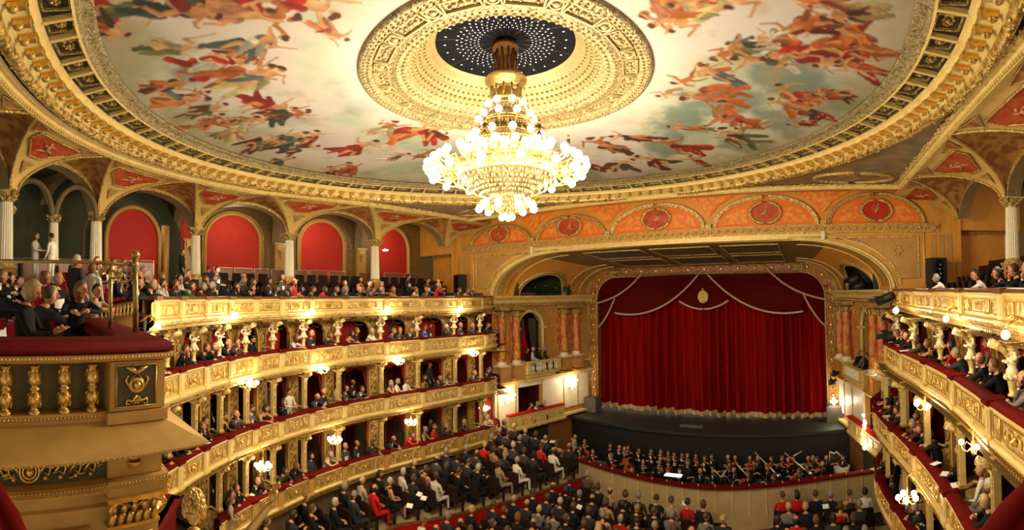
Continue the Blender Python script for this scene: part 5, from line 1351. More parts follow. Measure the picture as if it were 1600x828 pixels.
lamps_on(CR3, [(1400, 485), (1478, 498), (1571, 523)], 'single', 'upper', 'right', -.15, 40)
lamps_on(CR2, [(1446, 637), (1521, 700)], 'hang', 'middle', 'right', .35, 22, 3)
lamps_on(CR2, [(1418, 782)], 'hang', 'lowest', 'right', -.3, 30, 5)
lamp('lamp_light', CL.P(CL.L - .6, -.6, -4.2), 22); lamp('lamp_light', CL.P(CL.L - .6, -.6, -7.0), 22)
# sconces of the stage-side towers
for i, (x, y, s, n, lb) in enumerate(((795, 622, -1, 9, 'bright cluster of globes on pale wall of left stage boxes, tier side'), (893, 600, -1, 12, 'brightest cluster of globes beside the left curtain frame'), (1352, 664, 1, 6, 'cluster of globes under the right stage box balcony'), (1352, 695, 1, 6, 'lower cluster of globes beside right lower stage box'))):
    A = Vector((s * 11.98, 13.6)); B = Vector((s * 9.55, YS)); d = (B - A).normalized(); nn = Vector((-d.y, d.x)); nn = nn if nn.x * s < 0 else -nn
    D = pix(x, y); k = ((A + nn * .55 - EYE.to_2d()).dot(nn)) / D.to_2d().dot(nn); p = EYE + D * k
    e = empty('wall_sconce', p, math.atan2(nn.y, nn.x), lb, 'lamp', 'globe clusters of the stage boxes'); m = MB(); m.tube([(-.5, 0, -.3), (-.2, 0, -.35), (0, 0, 0)], [.05, .04, .03], 5)
    rk = random.Random(i)
    for k in range(n):
        a = 2 * PI * k / n; rr_ = .22 + .14 * (k % 3); zz = -.1 + .22 * (k % 3); gp_ = (.05 + .1 * math.cos(a), rr_ * math.cos(a), zz + .18 * math.sin(a)); m.tube([(0, 0, -.05), (.05, gp_[1] * .6, gp_[2] - .2), (gp_[0], gp_[1], gp_[2] - .1)], [.025, .018, .014], 5)
        inst(gm, 'globe', e, gp_, sc=1.0)
    m.build('gilt_branches', [gold], e); lamp('lamp_light', (p.x + nn.x * .35, p.y + nn.y * .35, p.z + .1), 60 if i < 2 else 30, (1, .84, .58), .3)
for (x, y, Y, lb, pw) in ((1303, 627, 22.0, 'bright globes at the foot of the right curtain frame', 45), (1377, 589, 14.9, 'small lit globes on right stage box pedestal', 12)):
    p = aty(x, y, Y); e = empty('wall_sconce', p, 0, lb, 'lamp', 'globe clusters of the stage boxes')
    for k in range(4 if Y > 20 else 2): inst(gm, 'globe', e, (.16 * math.cos(k * 1.6), 0, .16 * math.sin(k * 1.6)), sc=1.1)
    MB().tube([(0, .5, -.2), (0, .2, -.25), (0, 0, -.1)], .03, 5).build('gilt_branches', [gold], e); lamp('lamp_light', (p.x, p.y - .3, p.z), pw, (1, .84, .58), .2)
# small ceiling lamps in the gallery
for i, (x, y, Y) in enumerate(((219, 369, None), (602, 391, None))):
    p = atx(x, y, -18.3); e = empty('ceiling_lamp', p, 0, 'small white disc lamp in front of the %s red arch of the left gallery' % ('leftmost' if i == 0 else 'rightmost'), 'lamp', 'disc lamps of the gallery')
    MB().lathe([(.0, -.05), (.20, -.03), (.22, .03), (.05, .08)], 14).build('shade', [globem], e); MB().tube([(0, 0, .06), (0, 0, 5.5 - p.z)], .012, 4).build('cord', [black], e)
for p, w in (((-17.6, 9.6, 4.2), 60), ((-17.6, 3.8, 4.2), 60), ((-17.4, -1.8, 4.2), 60), ((-16.2, -7.2, 4.0), 26), ((-11.5, -12.6, 3.8), 20), ((17.6, 9.6, 4.2), 40), ((17.6, 3.8, 4.2), 40)):
    lamp('gallery_light', p, w, (1, .80, .52), .3)
# ================================================================ projecting middle box of the gallery, close at left
CB = Vector((3.34, -9.27)); tdir = Vector((.33, -.944)); S0 = CB + tdir * 3.0
FRONT = [(2.3, -9.42), (1.0, -9.62), (-1.0, -9.95), (-3.0, -10.2), (-4.6, -10.25), (-5.2, -9.9), (-5.1, -9.2), (-4.75, -8.62)]
path = [tuple(S0), tuple(CB)] + FRONT[:5]
box_ = empty('middle_gallery_box', (0, 0, 0), 0, 'large gilt and cream projecting gallery box front with balusters, close at left', 'balcony')
m = MB(); sweep(m, path, [(-.42, -.60), (-.42, -.51), (-.36, -.47), (.06, -.47), (.12, -.50), (.13, -.57), (.10, -.60)], 0, True); m.build('padded_rail', [velvet], box_)
m = MB(); sweep(m, path, [(-.38, -.60), (.10, -.60), (.16, -.61), (.17, -.645), (.10, -.66), (.07, -.69), (.04, -.70)], 0); m.build('rail_moulding', [ochre], box_)
m = MB(); sweep(m, path, [(-.10, -.70), (-.10, -1.14)], 0); m.build('recess_wall', [MATS['grey_lining']], box_)
m = MB(); sweep(m, path, [(-.10, -1.13), (.04, -1.13), (.06, -1.15), (.06, -1.19), (.03, -1.21), (.03, -1.27), (.06, -1.30)], 0); m.build('base_moulding', [ochre], box_)
m = MB(); sweep(m, path, [(.06, -1.30), (.30, -1.47), (.40, -1.52), (.42, -1.55), (.36, -1.58), (.30, -1.59), (.20, -1.60)], 0); m.build('sloping_cornice', [ochre], box_)
m = MB(); sweep(m, path, [(.02, -1.60), (.02, -1.84)], 0); m.build('frieze', [olive], box_)
m = MB(); sweep(m, path, [(.02, -1.84), (.10, -1.86), (.13, -1.90), (.10, -1.93), (.05, -1.96), (.02, -2.0)], 0); m.build('lower_moulding', [ochre], box_)
m = MB(); sweep(m, path, [(-.03, -2.0), (-.03, -2.10), (.0, -2.12), (.0, -2.16), (-.04, -2.18), (-.04, -2.62), (.0, -2.64), (.0, -2.7), (-.03, -2.72), (-.03, -4.2)], 0); m.build('panelled_wall', [ochre], box_)
def SP(t, o, z): q = CB + tdir * t + Vector((.944, .33)) * o; return Vector((q.x, q.y, z))
sa = math.atan2(tdir.y, tdir.x)
# bead and egg rows
m = MB()
for (o, z, r, st) in ((.16, -.63, .014, .034), (.075, -.675, .013, .034), (.065, -1.17, .016, .036), (.40, -1.555, .015, .05), (.03, -1.63, .010, .07), (.12, -1.88, .012, .036), (.12, -1.925, .010, .03)):
    for k in range(int(3.0 / st)): m.sphere(SP(k * st - .1, o, z), r, 5, 4)
    for k in range(int(2.4 / st)):
        a = Vector((CB.x, CB.y)) + Vector((-.99, -.14)) * (k * st) + Vector((-.14, .99)) * o; m.sphere((a.x, a.y, z), r, 5, 4)
m.build('gilt_beading', [gold], box_)['kind'] = 'stuff'
# balusters, spiral fluted double vases
def baluster():
    m = MB(); pr = [(.055, 0), (.06, .02), (.045, .04), (.03, .055), (.05, .09), (.066, .12), (.066, .155), (.05, .19), (.032, .205), (.052, .215), (.052, .235), (.03, .25), (.05, .265), (.062, .30), (.064, .33), (.045, .375), (.035, .40), (.05, .415), (.055, .43)]
    m.lathe(pr, 20, flute=.07, fl=(4, 7)); 
    for k in range(5):
        a0 = 2 * PI * k / 5
        for (z0, z1, rr) in ((.07, .19, .062), (.27, .39, .058)): m.tube([(rr * math.cos(a0 + 1.6 * u) * (1 - .2 * abs(u - .5)), rr * math.sin(a0 + 1.6 * u) * (1 - .2 * abs(u - .5)), z0 + (z1 - z0) * u) for u in np.linspace(0, 1, 6)], .009, 4)
    return m.mesh('baluster', [gold])
bmesh_ = baluster()
def side_t(px, o=-.02):
    best = min(np.linspace(0, 3, 600), key=lambda t: abs(800 + FPX * math.atan2(*(lambda d: (d.x, d.y))(RM.transposed() @ (SP(t, o, 0) - EYE))) - px)); return float(best)
for px in (12, 57, 103, 146): inst(bmesh_, 'baluster', box_, SP(side_t(px), -.02, -1.135))
for k in range(3): inst(bmesh_, 'baluster', box_, SP(side_t(12) + .30 * (k + 1), -.02, -1.135))
t0, t1 = 0.0, side_t(174, .06)
def side_box(name, ta, tb, o0, o1, z0, z1, mt, par=box_):
    m = MB(); m.box(SP((ta + tb) / 2, (o0 + o1) / 2, (z0 + z1) / 2), (abs(tb - ta), o1 - o0, z1 - z0), sa); return m.build(name, [mt], par)
ped = side_box('corner_pedestal', -.05, t1, -.3, .07, -1.13, -.70, ochre)
side_box('pedestal_base', -.07, t1 + .03, -.3, .10, -1.30, -1.14, ochre)
side_box('relief_ground', .06, t1 - .07, .07, .078, -1.09, -.735, olive, ped)
m = MB(); c_ = (t1 - .01) / 2; zc2 = -.91
for (a, b) in (((.05, -.73), (t1 - .06, -.73)), ((t1 - .06, -.73), (t1 - .06, -1.095)), ((t1 - .06, -1.095), (.05, -1.095)), ((.05, -1.095), (.05, -.73))): m.tube([SP(a[0], .08, a[1]), SP(b[0], .08, b[1])], .008, 4)
m.lathe([(.07, 0), (.075, .012), (.06, .02)], 20, (0, 0, 0)) if False else None
for r_, o in ((.075, .085), (.06, .09)): m.tube([SP(c_ + r_ * 1.0 * math.cos(a), o, zc2 + r_ * .8 * math.sin(a)) for a in np.linspace(0, 2 * PI, 25)], .010, 5, cap=False)
m.sphere(SP(c_, .085, zc2), .042, 10, 7)
for s in (-1, 1):
    m.tube([SP(c_, .09, -.80), SP(c_ + s * .05, .09, -.765), SP(c_ + s * .11, .09, -.75)], [.02, .028, .006], 5)
    m.tube([SP(c_ + s * .02, .085, -.82), SP(c_ + s * .07, .085, -.87)], .006, 4)
    m.tube([SP(c_, .09, -1.0), SP(c_ + s * .05, .09, -1.05), SP(c_ + s * .10, .09, -1.03), SP(c_ + s * .11, .09, -1.07), SP(c_ + s * .07, .09, -1.075)], [.012, .016, .013, .012, .006], 5)
    m.tube([SP(c_ + s * .08, .09, -.93), SP(c_ + s * .115, .09, -.86), SP(c_ + s * .09, .09, -.82)], [.008, .012, .006], 5)
for k in range(7): m.sphere(SP(c_ - .03 + .01 * k, .09, -1.04 - .012 * (k % 3)), .013, 6, 4)
m.build('gilt_trophy', [gold], ped)
# frieze scrolls and mask medallion
m = MB(); rk = random.Random(12)
tm = side_t(52, .04); fz = -1.72
for r_ in (.088, .06): m.tube([SP(tm + r_ * math.cos(a), .04, fz + r_ * math.sin(a)) for a in np.linspace(0, 2 * PI, 21)], .012, 5, cap=False)
m.sphere(SP(tm, .045, fz), .04, 8, 6)
for s in (-1, 1):
    for j in range(4):
        c0 = tm + s * (.14 + j * .14)
        if not (.26 < c0 < 2.4): continue
        m.tube([SP(c0 - .06 * s, .035, fz - .03), SP(c0, .04, fz + .05), SP(c0 + .05 * s, .04, fz + .02), SP(c0 + .03 * s, .04, fz - .04), SP(c0 - .01 * s, .04, fz - .01)], [.012, .014, .012, .01, .005], 5)
        m.sphere(SP(c0 + .07 * s, .04, fz + .03), .018, 6, 4); m.sphere(SP(c0, .04, fz - .06), .022, 6, 4)
for k in range(26):
    t = rk.uniform(.3, tm - .1) if k % 2 else rk.uniform(tm + .1, 2.0); z = fz + rk.uniform(-.08, .08); m.tube([SP(t, .03, z), SP(t + .05, .045, z + rk.uniform(-.03, .03))], [.018, .004], 4)
m.build('frieze_scrolls', [gold], box_)['kind'] = 'stuff'
side_box('frieze_block', -.04, t1, -.2, .05, -1.84, -1.60, ochre)
m = MB(); c2 = t1 / 2
m.lathe([(.02, -.06), (.05, -.05), (.065, 0), (.07, .01)], 10, SP(c2, .05, fz))
for k in range(9): m.tube([SP(c2, .06, fz), SP(c2 + .014 * (k - 4), .07, fz + .07 + .02 * math.sin(k * 2))], [.012, .018], 5)
m.build('flower_basket', [gold], box_)
side_box('block_moulding', -.07, t1 + .02, -.2, .12, -2.0, -1.85, ochre)
# corinthian capital and pilaster below
side_box('pilaster', -.02, t1 - .02, -.2, .04, -4.2, -2.3, ochre)
m = MB(); m.box(SP(t1 / 2 - .01, .03, -2.02), (t1 + .08, .26, .04), sa); m.box(SP(t1 / 2 - .01, .0, -2.30), (t1 + .02, .14, .03), sa)
for row_, (z, n, h) in enumerate(((-2.28, 6, .11), (-2.2, 5, .11))):
    for k in range(n):
        t = t1 * (k + .5 + .5 * row_ * 0) / n; m.tube([SP(t, .04, z), SP(t, .075, z + h * .6), SP(t, .12, z + h), SP(t, .13, z + h * .75)], [.035, .035, .026, .008], 6)
for s, t in ((-1, 0), (1, t1 - .02)):
    m.tube([SP(t1 / 2, .06, -2.14), SP(t1 / 2 + (t - t1 / 2) * .7, .1, -2.05), SP(t, .14, -2.06), SP(t + s * .03, .15, -2.10), SP(t, .14, -2.12)], [.02, .026, .028, .022, .01], 6)
m.sphere(SP(t1 / 2, .09, -2.06), .035, 7, 5)
m.build('capital', [gold], box_)
side_box('pilaster_panel', .06, t1 - .09, .04, .05, -3.6, -2.42, olive); m = MB()
for (a, b) in (((.05, -2.4), (t1 - .08, -2.4)), ((t1 - .08, -2.4), (t1 - .08, -3.6)), ((.05, -3.6), (.05, -2.4))): m.tube([SP(a[0], .05, a[1]), SP(b[0], .05, b[1])], .009, 4)
for k in range(24): z = -2.46 - .045 * k; m.tube([SP(c2, .055, z), SP(c2 + rk.uniform(-.08, .08), .06, z + rk.uniform(-.03, .03))], [.018, .006], 4)
m.build('panel_ornament', [gold], box_)
m = MB()
for (a, b) in (((t1 + .15, -2.3), (2.6, -2.3)), ((t1 + .15, -2.3), (t1 + .15, -2.9))): m.tube([SP(a[0], -.02, a[1]), SP(b[0], -.02, b[1])], .014, 4)
m.build('wall_panel_frame', [gold], box_)
# latticed balustrade linking the box to the left gallery front
lk = empty('gallery_balustrade', (0, 0, 0), 0, 'cream balustrade with small turned balusters joining box and left gallery front', 'balustrade')
ends = [(-4.55, -10.2), (-5.15, -9.95), (-5.2, -9.5), (-4.9, -9.05), (-4.62, -8.66)]; LC = Curve([(p[0], p[1]) for p in ends])
zr = lambda q: -.47 + .33 * (q / LC.L)
m = MB(); n = 20; rows = []
for (o, dz) in ((-.10, -.06), (-.1, .0), (.18, 0), (.18, -.06)): rows.append([LC.P(LC.L * k / n, o, zr(LC.L * k / n) + dz) for k in range(n + 1)])
m.strip(rows); m.build('padded_rail', [velvet], lk)
m = MB(); rows = []
for (o, dz) in ((-.04, -.06), (-.06, -.12), (.12, -.12)): rows.append([LC.P(LC.L * k / n, o, zr(LC.L * k / n) + dz) for k in range(n + 1)])
m.strip(rows); rows = []
for (o, dz) in ((.12, -.44), (-.06, -.44), (-.06, -.62), (.0, -.9)): rows.append([LC.P(LC.L * k / n, o, zr(LC.L * k / n) + dz) for k in range(n + 1)])
m.strip(rows); m.build('plinth', [cream], lk)
sb = MB().lathe([(.02, 0), (.045, .06), (.02, .14), (.028, .16), (.02, .18), (.045, .25), (.02, .32)], 8).mesh('small_baluster', [cream])
for k in range(18): q = LC.L * (k + .5) / 18; inst(sb, 'baluster', lk, LC.P(q, .0, zr(q) - .44))
# slender guard posts with bar and scrollwork on the near box rail
gr = empty('guard_barrier', (0, 0, 0), 0, 'metal guard bar on two posts with scrollwork above the near box rail', 'rail')
pA = atz(212, 524, -.48); pB = atz(172, 518, -.48); rA = math.hypot(pA.x - EYE.x, pA.y - EYE.y); rB = math.hypot(pB.x - EYE.x, pB.y - EYE.y)
tA = atr(211, 398, rA); tB = atr(173, 412, rB)
m = MB(); m.tube([pA, tA], .032, 8); m.sphere(tA, .055, 8, 6); m.sphere(tA - Vector((0, 0, .11)), .045, 8, 6); m.build('post', [brass], gr)
m = MB(); m.tube([pB, tB], .026, 8); m.build('post', [brass], gr)
bL = atr(-60, 407, rA * .96); m = MB(); m.tube([tA - Vector((0, 0, .11)), atr(150, 410, rA), bL], .020, 6); m.build('bar', [brass], gr)
m = MB(); rk = random.Random(3)
for (cx_, cy2, r_) in ((190, 421, 7), (176, 428, 8), (165, 418, 6), (200, 434, 6), (196, 447, 7), (186, 438, 5), (204, 420, 4), (158, 425, 4)):
    m.tube([atr(cx_ + r_ * (1 - u * .6) * math.cos(u * 7 + cx_), cy2 + r_ * (1 - u * .6) * math.sin(u * 7 + cx_), rA) for u in np.linspace(0, 1, 14)], [.014] * 13 + [.006], 5)
m.build('scrollwork', [brass], gr)
zmap = ([-4.2, -2.3, -2.0, -1.84, -1.60, -1.55, -1.30, -1.14, -.70, -.60, -.47], [-4.05, -2.15, -1.85, -1.70, -1.45, -1.38, -1.20, -1.10, -.64, -.56, -.44])
done = set()
for o in [c for c in box_.children] + [g for c in box_.children for g in c.children]:
    if o.name.startswith('baluster'):
        o.location.z = float(np.interp(o.location.z, *zmap)); continue
    if o.data.name in done: continue
    done.add(o.data.name)
    for v in o.data.vertices: v.co.z = float(np.interp(v.co.z, *zmap))
# padded partition of a lower rear box
m = MB(); a, b, c = atz(250, 768, -4.6), atz(283, 775, -4.6), atz(246, 845, -4.6)
m.prism([a + Vector((0, 0, 0)), b, b + (a - b).normalized().cross(Vector((0, 0, 1))) * -.16, a + (a - b).normalized().cross(Vector((0, 0, 1))) * -.16], (0, 0, -1), .12)
d = (c - b).normalized(); w = d.cross(Vector((0, 0, 1))) * .22; m.prism([b, b + w, c + w, c], (0, 0, -1), .12)
m.prism([b + w * .5, b + w, c + w, c + w * .5], (0, 0, -1), .9)
tag(m.build('padded_partition', [velvet]), 'dark red padded partition of a lower box under the near capital', 'partition')

# near velvet rail round the viewer's own place
near = [atz(x, y, -.80) for x, y in ((-90, 640), (-40, 705), (0, 751), (14, 776), (30, 799), (42, 828), (60, 870), (110, 930), (250, 1000), (500, 1030), (800, 1040), (1100, 1030), (1350, 980), (1480, 880), (1531, 828), (1562, 787), (1600, 751), (1660, 700), (1720, 655))]
m = MB(); out = [p for p in near]; inn = []
for i, p in enumerate(near):
    dd_ = Vector((EYE.x - p.x, EYE.y - p.y, 0)).normalized(); inn.append(p + dd_ * .34)
lowo = [p + Vector((0, 0, -.10)) for p in near]; lowi = [p + Vector((0, 0, -.10)) for p in inn]
m.strip([lowo, out, [p.lerp(q, .15) + Vector((0, 0, .02)) for p, q in zip(out, inn)], [p.lerp(q, .85) + Vector((0, 0, .02)) for p, q in zip(out, inn)], inn, lowi], 0, True)
lm_ = mat('smooth_red_velvet', (.16, .004, .003), None, .9); lm_.node_tree.nodes['Principled BSDF'].inputs['Specular IOR Level'].default_value = .05
tag(m.build('near_rail', [lm_]), 'smooth red padded rail in the near bottom corners', 'rail')

# ================================================================ technical things
def speaker(p, w, h, d, rz, label, dots=0):
    e = empty('loudspeaker', p, rz, label, 'loudspeaker')
    m = MB().box((0, 0, h / 2), (w, d, h)); m.build('cabinet', [black], e)
    for k in range(3): 
        m = MB().lathe([(w * .36, 0), (w * .34, -.02), (w * .1, .03)], 16); o = m.build('driver', [iron], e); o.location = (0, -d / 2 - .01, h * (.22 + .28 * k)); o.rotation_euler = (R(90), 0, 0)
    for k in range(dots): MB().sphere((.05 * (k % 2), -d / 2 - .02, h * (.35 + .14 * k)), .045, 7, 5, sc=(1, .4, .6)).build('indicator', [paper], e)
    return e
p = uL = aty(719, 457, 12.9); speaker((p.x, p.y, p.z - .15), .85, 1.38, .6, R(-20), 'tall black loudspeaker at the stage end of the left gallery')
p = aty(1464, 448, 12.4); speaker((p.x, p.y, p.z - .1), .85, 1.55, .7, R(12), 'tall black loudspeaker with white lights at the right gallery end', 4)
def stage_light(p, to, label, L=.42, r=.13, grp='black stage spotlights'):
    e = empty('stage_spotlight', p, 0, label, 'spotlight', grp); dv = (Vector(to) - Vector(p)).normalized()
    c = Vector((0, 0, 0)); m = MB(); m.tube([-dv * L * .5, -dv * L * .45, dv * L * .1, dv * L * .5], [r * .6, r, r, r * 1.15], 12); m.build('housing', [black], e)
    m = MB(); sd_ = dv.cross(Vector((0, 0, 1))).normalized(); m.tube([sd_ * r * 1.15, sd_ * r * 1.2 + Vector((0, 0, r * 2)), -sd_ * r * 1.2 + Vector((0, 0, r * 2)), -sd_ * r * 1.15], .015, 4); m.build('yoke', [iron], e)
    m = MB(); m.tube([dv * L * .5, dv * (L * .5 + .01)], r * .9, 12); m.build('lens', [mat('lens_glass', (.05, .06, .08), None, .08) if 'lens_glass' not in MATS else MATS['lens_glass']], e)
    m = MB(); a = dv * L * .5
    for q in (-1, 1): m.add([a + sd_ * q * r, a + sd_ * q * r * 2.2 + dv * .2, a + sd_ * q * r * 2.2 + dv * .2 + Vector((0, 0, r)), a + sd_ * q * r + Vector((0, 0, r))], [(0, 1, 2, 3)])
    m.v = m.v[:]; m.add([a + sd_ * r + Vector((0, 0, r)), a - sd_ * r + Vector((0, 0, r)), a - sd_ * r * 1.3 + dv * .2 + Vector((0, 0, r * 1.6)), a + sd_ * r * 1.3 + dv * .2 + Vector((0, 0, r * 1.6))], [(0, 1, 2, 3)]); m.build('barn_door', [black], e)
for x, y, Y, lb, L, r in ((735, 462, 12.0, 'black spotlight on the end of the left gallery rail, outermost', .55, .14), (748, 468, 12.3, 'black spotlight hanging at the left gallery corner, nearest the stage', .7, .16),
                          (728, 498, 11.9, 'dark spotlight in the last upper box left, top one', .6, .18), (745, 505, 12.0, 'dark spotlight in the last upper box left, middle one', .7, .2), (738, 516, 11.7, 'dark spotlight in the last upper box left, lowest one', .6, .16),
                          (1384, 466, 11.0, 'large black spotlight at the corner of the right gallery front', .9, .2), (1402, 495, 10.6, 'dark spotlight in the first upper box right, upper one', .8, .2), (1398, 525, 9.9, 'dark spotlight in the first upper box right, lower one', .9, .24)):
    stage_light(aty(x, y, Y), (0, 22, -6), lb, L, r)
for i, (x, y) in enumerate(((835, 448), (852, 446), (868, 449), (884, 452))): stage_light(aty(x, y, 17.2 + i * .4), (2, 22, -7), 'small spotlight in the left vault opening, %s from the left' % ordn[i], .4, .13)
for i, (x, y, r) in enumerate(((1335, 436, .26), (1343, 446, .3))): stage_light(aty(x, y, 17.6), (-2, 22, -7), 'big spotlight in the right vault opening, %s one' % ('upper' if i == 0 else 'lower'), .8, r)
# white lamp glints in left alcove omitted; tv camera on right balcony
def tvcam(p, label):
    e = empty('video_camera', p, R(60), label, 'camera'); MB().box((0, 0, 0), (.55, .2, .26)).build('body', [black], e); MB().tube([(.27, 0, .02), (.5, 0, .02)], .09, 10).build('lens', [blackg], e); MB().box((-.1, .0, .2), (.2, .12, .1)).build('viewfinder', [black], e)
tvcam(aty(1304, 584, 19.3), 'black video camera on the right stage box balcony, upper one'); tvcam(aty(1300, 597, 19.2), 'black video camera hanging at the right balcony corner, lower one')
# white guard rails in the gallery
def guard(p0, p1, h, label):
    e = empty('guard_rail', (0, 0, 0), 0, label, 'rail', 'thin pale guard rails of the gallery'); m = MB(); up = Vector((0, 0, h)); m.tube([p0, p0 + up, p1 + up, p1], .02, 5); m.build('tube_frame', [metal], e)
    MB().add([p0 + up * .1, p0 + up * .92, p1 + up * .92, p1 + up * .1], [(0, 1, 2, 3)]).build('panel', [wood], e)
gx = [(334, 363), (366, 394), (397, 420), (424, 446), (462, 481), (484, 511), (514, 539), (560, 584), (600, 628), (632, 654)]
for i, (a, b) in enumerate(gx):
    p0, p1 = atx(a, 421, -16.55), atx(b, 421, -16.55); p0.z = p1.z = .68; guard(p0, p1, .78, 'pale tubular guard rail before red back wall, %s from the left' % ordn[i])
for i, (a, b) in enumerate(((0, 33), (36, 86), (92, 120), (124, 139), (170, 206), (210, 240))):
    p0, p1 = atr(a, 415, 17.5), atr(b, 417, 17.8); p0.z = p1.z = .25; guard(p0, p1, 1.0 + .0, 'pale guard rail in the dark rear gallery at left, %s from the edge' % ordn[i])
for i, (a, b) in enumerate(((390, 392), (420, 422))):
    pass
# ================================================================ people
def skin_arrays(J, Ed, root):
    names = list(J); idx = {n: i for i, n in enumerate(names)}
    me = bpy.data.meshes.new('tmp'); me.from_pydata([J[n][0] for n in names], [(idx[a], idx[b]) for a, b in Ed], [])
    o = bpy.data.objects.new('tmp', me); COL.objects.link(o); md = o.modifiers.new('s', 'SKIN'); md.use_smooth_shade = True
    for n in names:
        sv = me.skin_vertices[0].data[idx[n]]; r = J[n][1]; sv.radius = (r, r) if not isinstance(r, tuple) else r; sv.use_root = (n == root)
    sb_ = o.modifiers.new('b', 'SUBSURF'); sb_.levels = 1; sb_.render_levels = 1
    dg = bpy.context.evaluated_depsgraph_get(); dg.update(); ev = o.evaluated_get(dg); m2 = ev.to_mesh()
    V = [tuple(v.co) for v in m2.vertices]; F = [tuple(p.vertices) for p in m2.polygons]; ev.to_mesh_clear(); bpy.data.objects.remove(o); bpy.data.meshes.remove(me)
    return V, F
def head_mb(hr=1):
    "head at the origin (centre), facing +Y: skull, jaw, nose, brow, ears, eyes, lips"
    m = MB(); m.sphere((0, 0, 0), .1, 16, 13, mi=1)
    vs = []
    for (x, y, z) in m.v:
        x *= .78; y *= .95; z *= 1.18
        if z < 0: k = 1 + z * 2.6; x *= max(.5, k); y = y * max(.62, 1 + z * 1.5) + (.012 if y > 0 else .0) * (-z * 8)
        if y > .06 and abs(z) < .03 and abs(x) > .012 and abs(x) < .05: y -= .008
        vs.append((x, y, z))
    m.v = vs
    m.tube([(0, .088, .022), (0, .112, -.022), (0, .092, -.034)], [.009, .016, .010], 6, mi=1)
    for s in (-1, 1):
        m.sphere((s * .076, -.005, -.004), .022, 7, 5, mi=1, sc=(.4, .8, 1.2)); m.sphere((s * .030, .079, .012), .0105, 6, 5, mi=3); m.tube([(s * .014, .087, .030), (s * .046, .077, .031)], .005, 4, mi=3)
    m.tube([(-.024, .080, -.058), (0, .088, -.057), (.024, .080, -.058)], [.004, .008, .004], 5, mi=4)
    return m
HEAD = head_mb()
def hand_mb(m, w, d, up, sc=1, curl=.5, mi=1):
    "palm and five separate bent fingers from the wrist w in direction d; up = back of the hand"
    d = Vector(d).normalized(); up = Vector(up); up = (up - d * up.dot(d)).normalized(); s = d.cross(up); w = Vector(w)
    m.tube([w, w + d * .035 * sc, w + d * .085 * sc], [.024 * sc, .036 * sc, .034 * sc], 7, mi=mi)
    for i, (off, L) in enumerate(((-.030, .060), (-.010, .072), (.010, .068), (.029, .052))):
        a = w + (d * .080 + s * off) * sc; b = a + (d * L * .5 - up * curl * .015) * sc; c = b + (d * L * .35 * (1 - curl * .5) - up * curl * .03) * sc; e = c + (d * L * .15 - up * curl * .03) * sc
        m.tube([a, b, c, e], [.010 * sc, .0095 * sc, .0085 * sc, .006 * sc], 5, mi=mi)
    a = w + (d * .03 - s * .03) * sc; m.tube([a, a + (d * .03 - s * .028 - up * .008) * sc, a + (d * .06 - s * .034 - up * .02) * sc], [.013 * sc, .011 * sc, .008 * sc], 5, mi=mi)
def human(name, P, style='suit', mats=None):
    "P: joints. One continuous skinned body, head and hands closed onto it. Returns mesh and head matrix"
    J = {}; S = lambda n, p, r: J.__setitem__(n, (tuple(p), r))
    fem = style in ('dress', 'blouse')
    S('pelvis', P['pelvis'], .15 if not fem else .145); S('belly', P['belly'], .135 if not fem else .115); S('chest', P['chest'], (.165, .125) if not fem else (.145, .115)); S('nb', P['nb'], .075); S('neck', P['neck'], .052)
    for s in ('L', 'R'):
        S('sh' + s, P['sh' + s], .072 if not fem else .058); S('el' + s, P['el' + s], .050 if not fem else .040); S('wr' + s, P['wr' + s], .030)
        S('hi' + s, P['hi' + s], .098); S('kn' + s, P['kn' + s], .064); S('an' + s, P['an' + s], .042); S('to' + s, P['to' + s], .036)
    Ed = [('pelvis', 'belly'), ('belly', 'chest'), ('chest', 'nb'), ('nb', 'neck')]
    for s in ('L', 'R'): Ed += [('chest', 'sh' + s), ('sh' + s, 'el' + s), ('el' + s, 'wr' + s), ('pelvis', 'hi' + s), ('hi' + s, 'kn' + s), ('kn' + s, 'an' + s), ('an' + s, 'to' + s)]
    V, F = skin_arrays(J, Ed, 'pelvis')
    m = MB(); m.v = list(V)
    jp = {n: Vector(J[n][0]) for n in J}; fwd = Vector(P.get('fwd', (0, 1, 0)))
    segs = [(a, b) for a, b in Ed]
    for f in F:
        c = sum((Vector(V[i]) for i in f), Vector()) / len(f); best = None
        for a, b in segs:
            A, B = jp[a], jp[b]; d = B - A; t = max(0, min(1, (c - A).dot(d) / max(1e-9, d.length_squared))); q = (c - A - d * t).length
            if best is None or q < best[0]: best = (q, a, b, t)
        _, a, b, t = best; mi = 0
        if b == 'neck' and t > .25: mi = 1
        if style == 'dress' and (b.startswith('el') or b.startswith('wr') or (a == 'chest' and b == 'nb') or (b.startswith('sh') and t > .6)): mi = 1
        if style == 'dress' and (b.startswith('an')): mi = 1
        if style == 'suit' and a in ('belly', 'chest') and b in ('chest', 'nb') and (c - jp['chest']).dot(fwd) > .065 and abs(c.x - jp['chest'].x) < .055: mi = 2
        if style == 'suit' and b.startswith('wr') and t > .88: mi = 2
        if b.startswith('to'): mi = 5
        m.f.append(f); m.m.append(mi); m.sm.append(True)
    for s, sg in (('L', -1), ('R', 1)):
        w = jp['wr' + s]; d = P.get('hd' + s); d = Vector(d) if d else (w - jp['el' + s]); hand_mb(m, w, d, P.get('hu' + s, (0, 0, 1)), 1.0, P.get('curl', .6))
    hc = Vector(P['head']); mt = Matrix.Translation(hc) @ Matrix.Rotation(R(P.get('hyaw', 0)), 4, 'Z') @ Matrix.Rotation(R(P.get('hpitch', 0)), 4, 'X')
    m.merge(HEAD, mt)
    if P.get('program'):
        q = (jp['wrL'] + jp['wrR']) / 2 + Vector((0, .12, .05)); 
    me = m.mesh(name, mats or [cloth, skin, shirt, eyem, lipm, black]); return me, mt, m
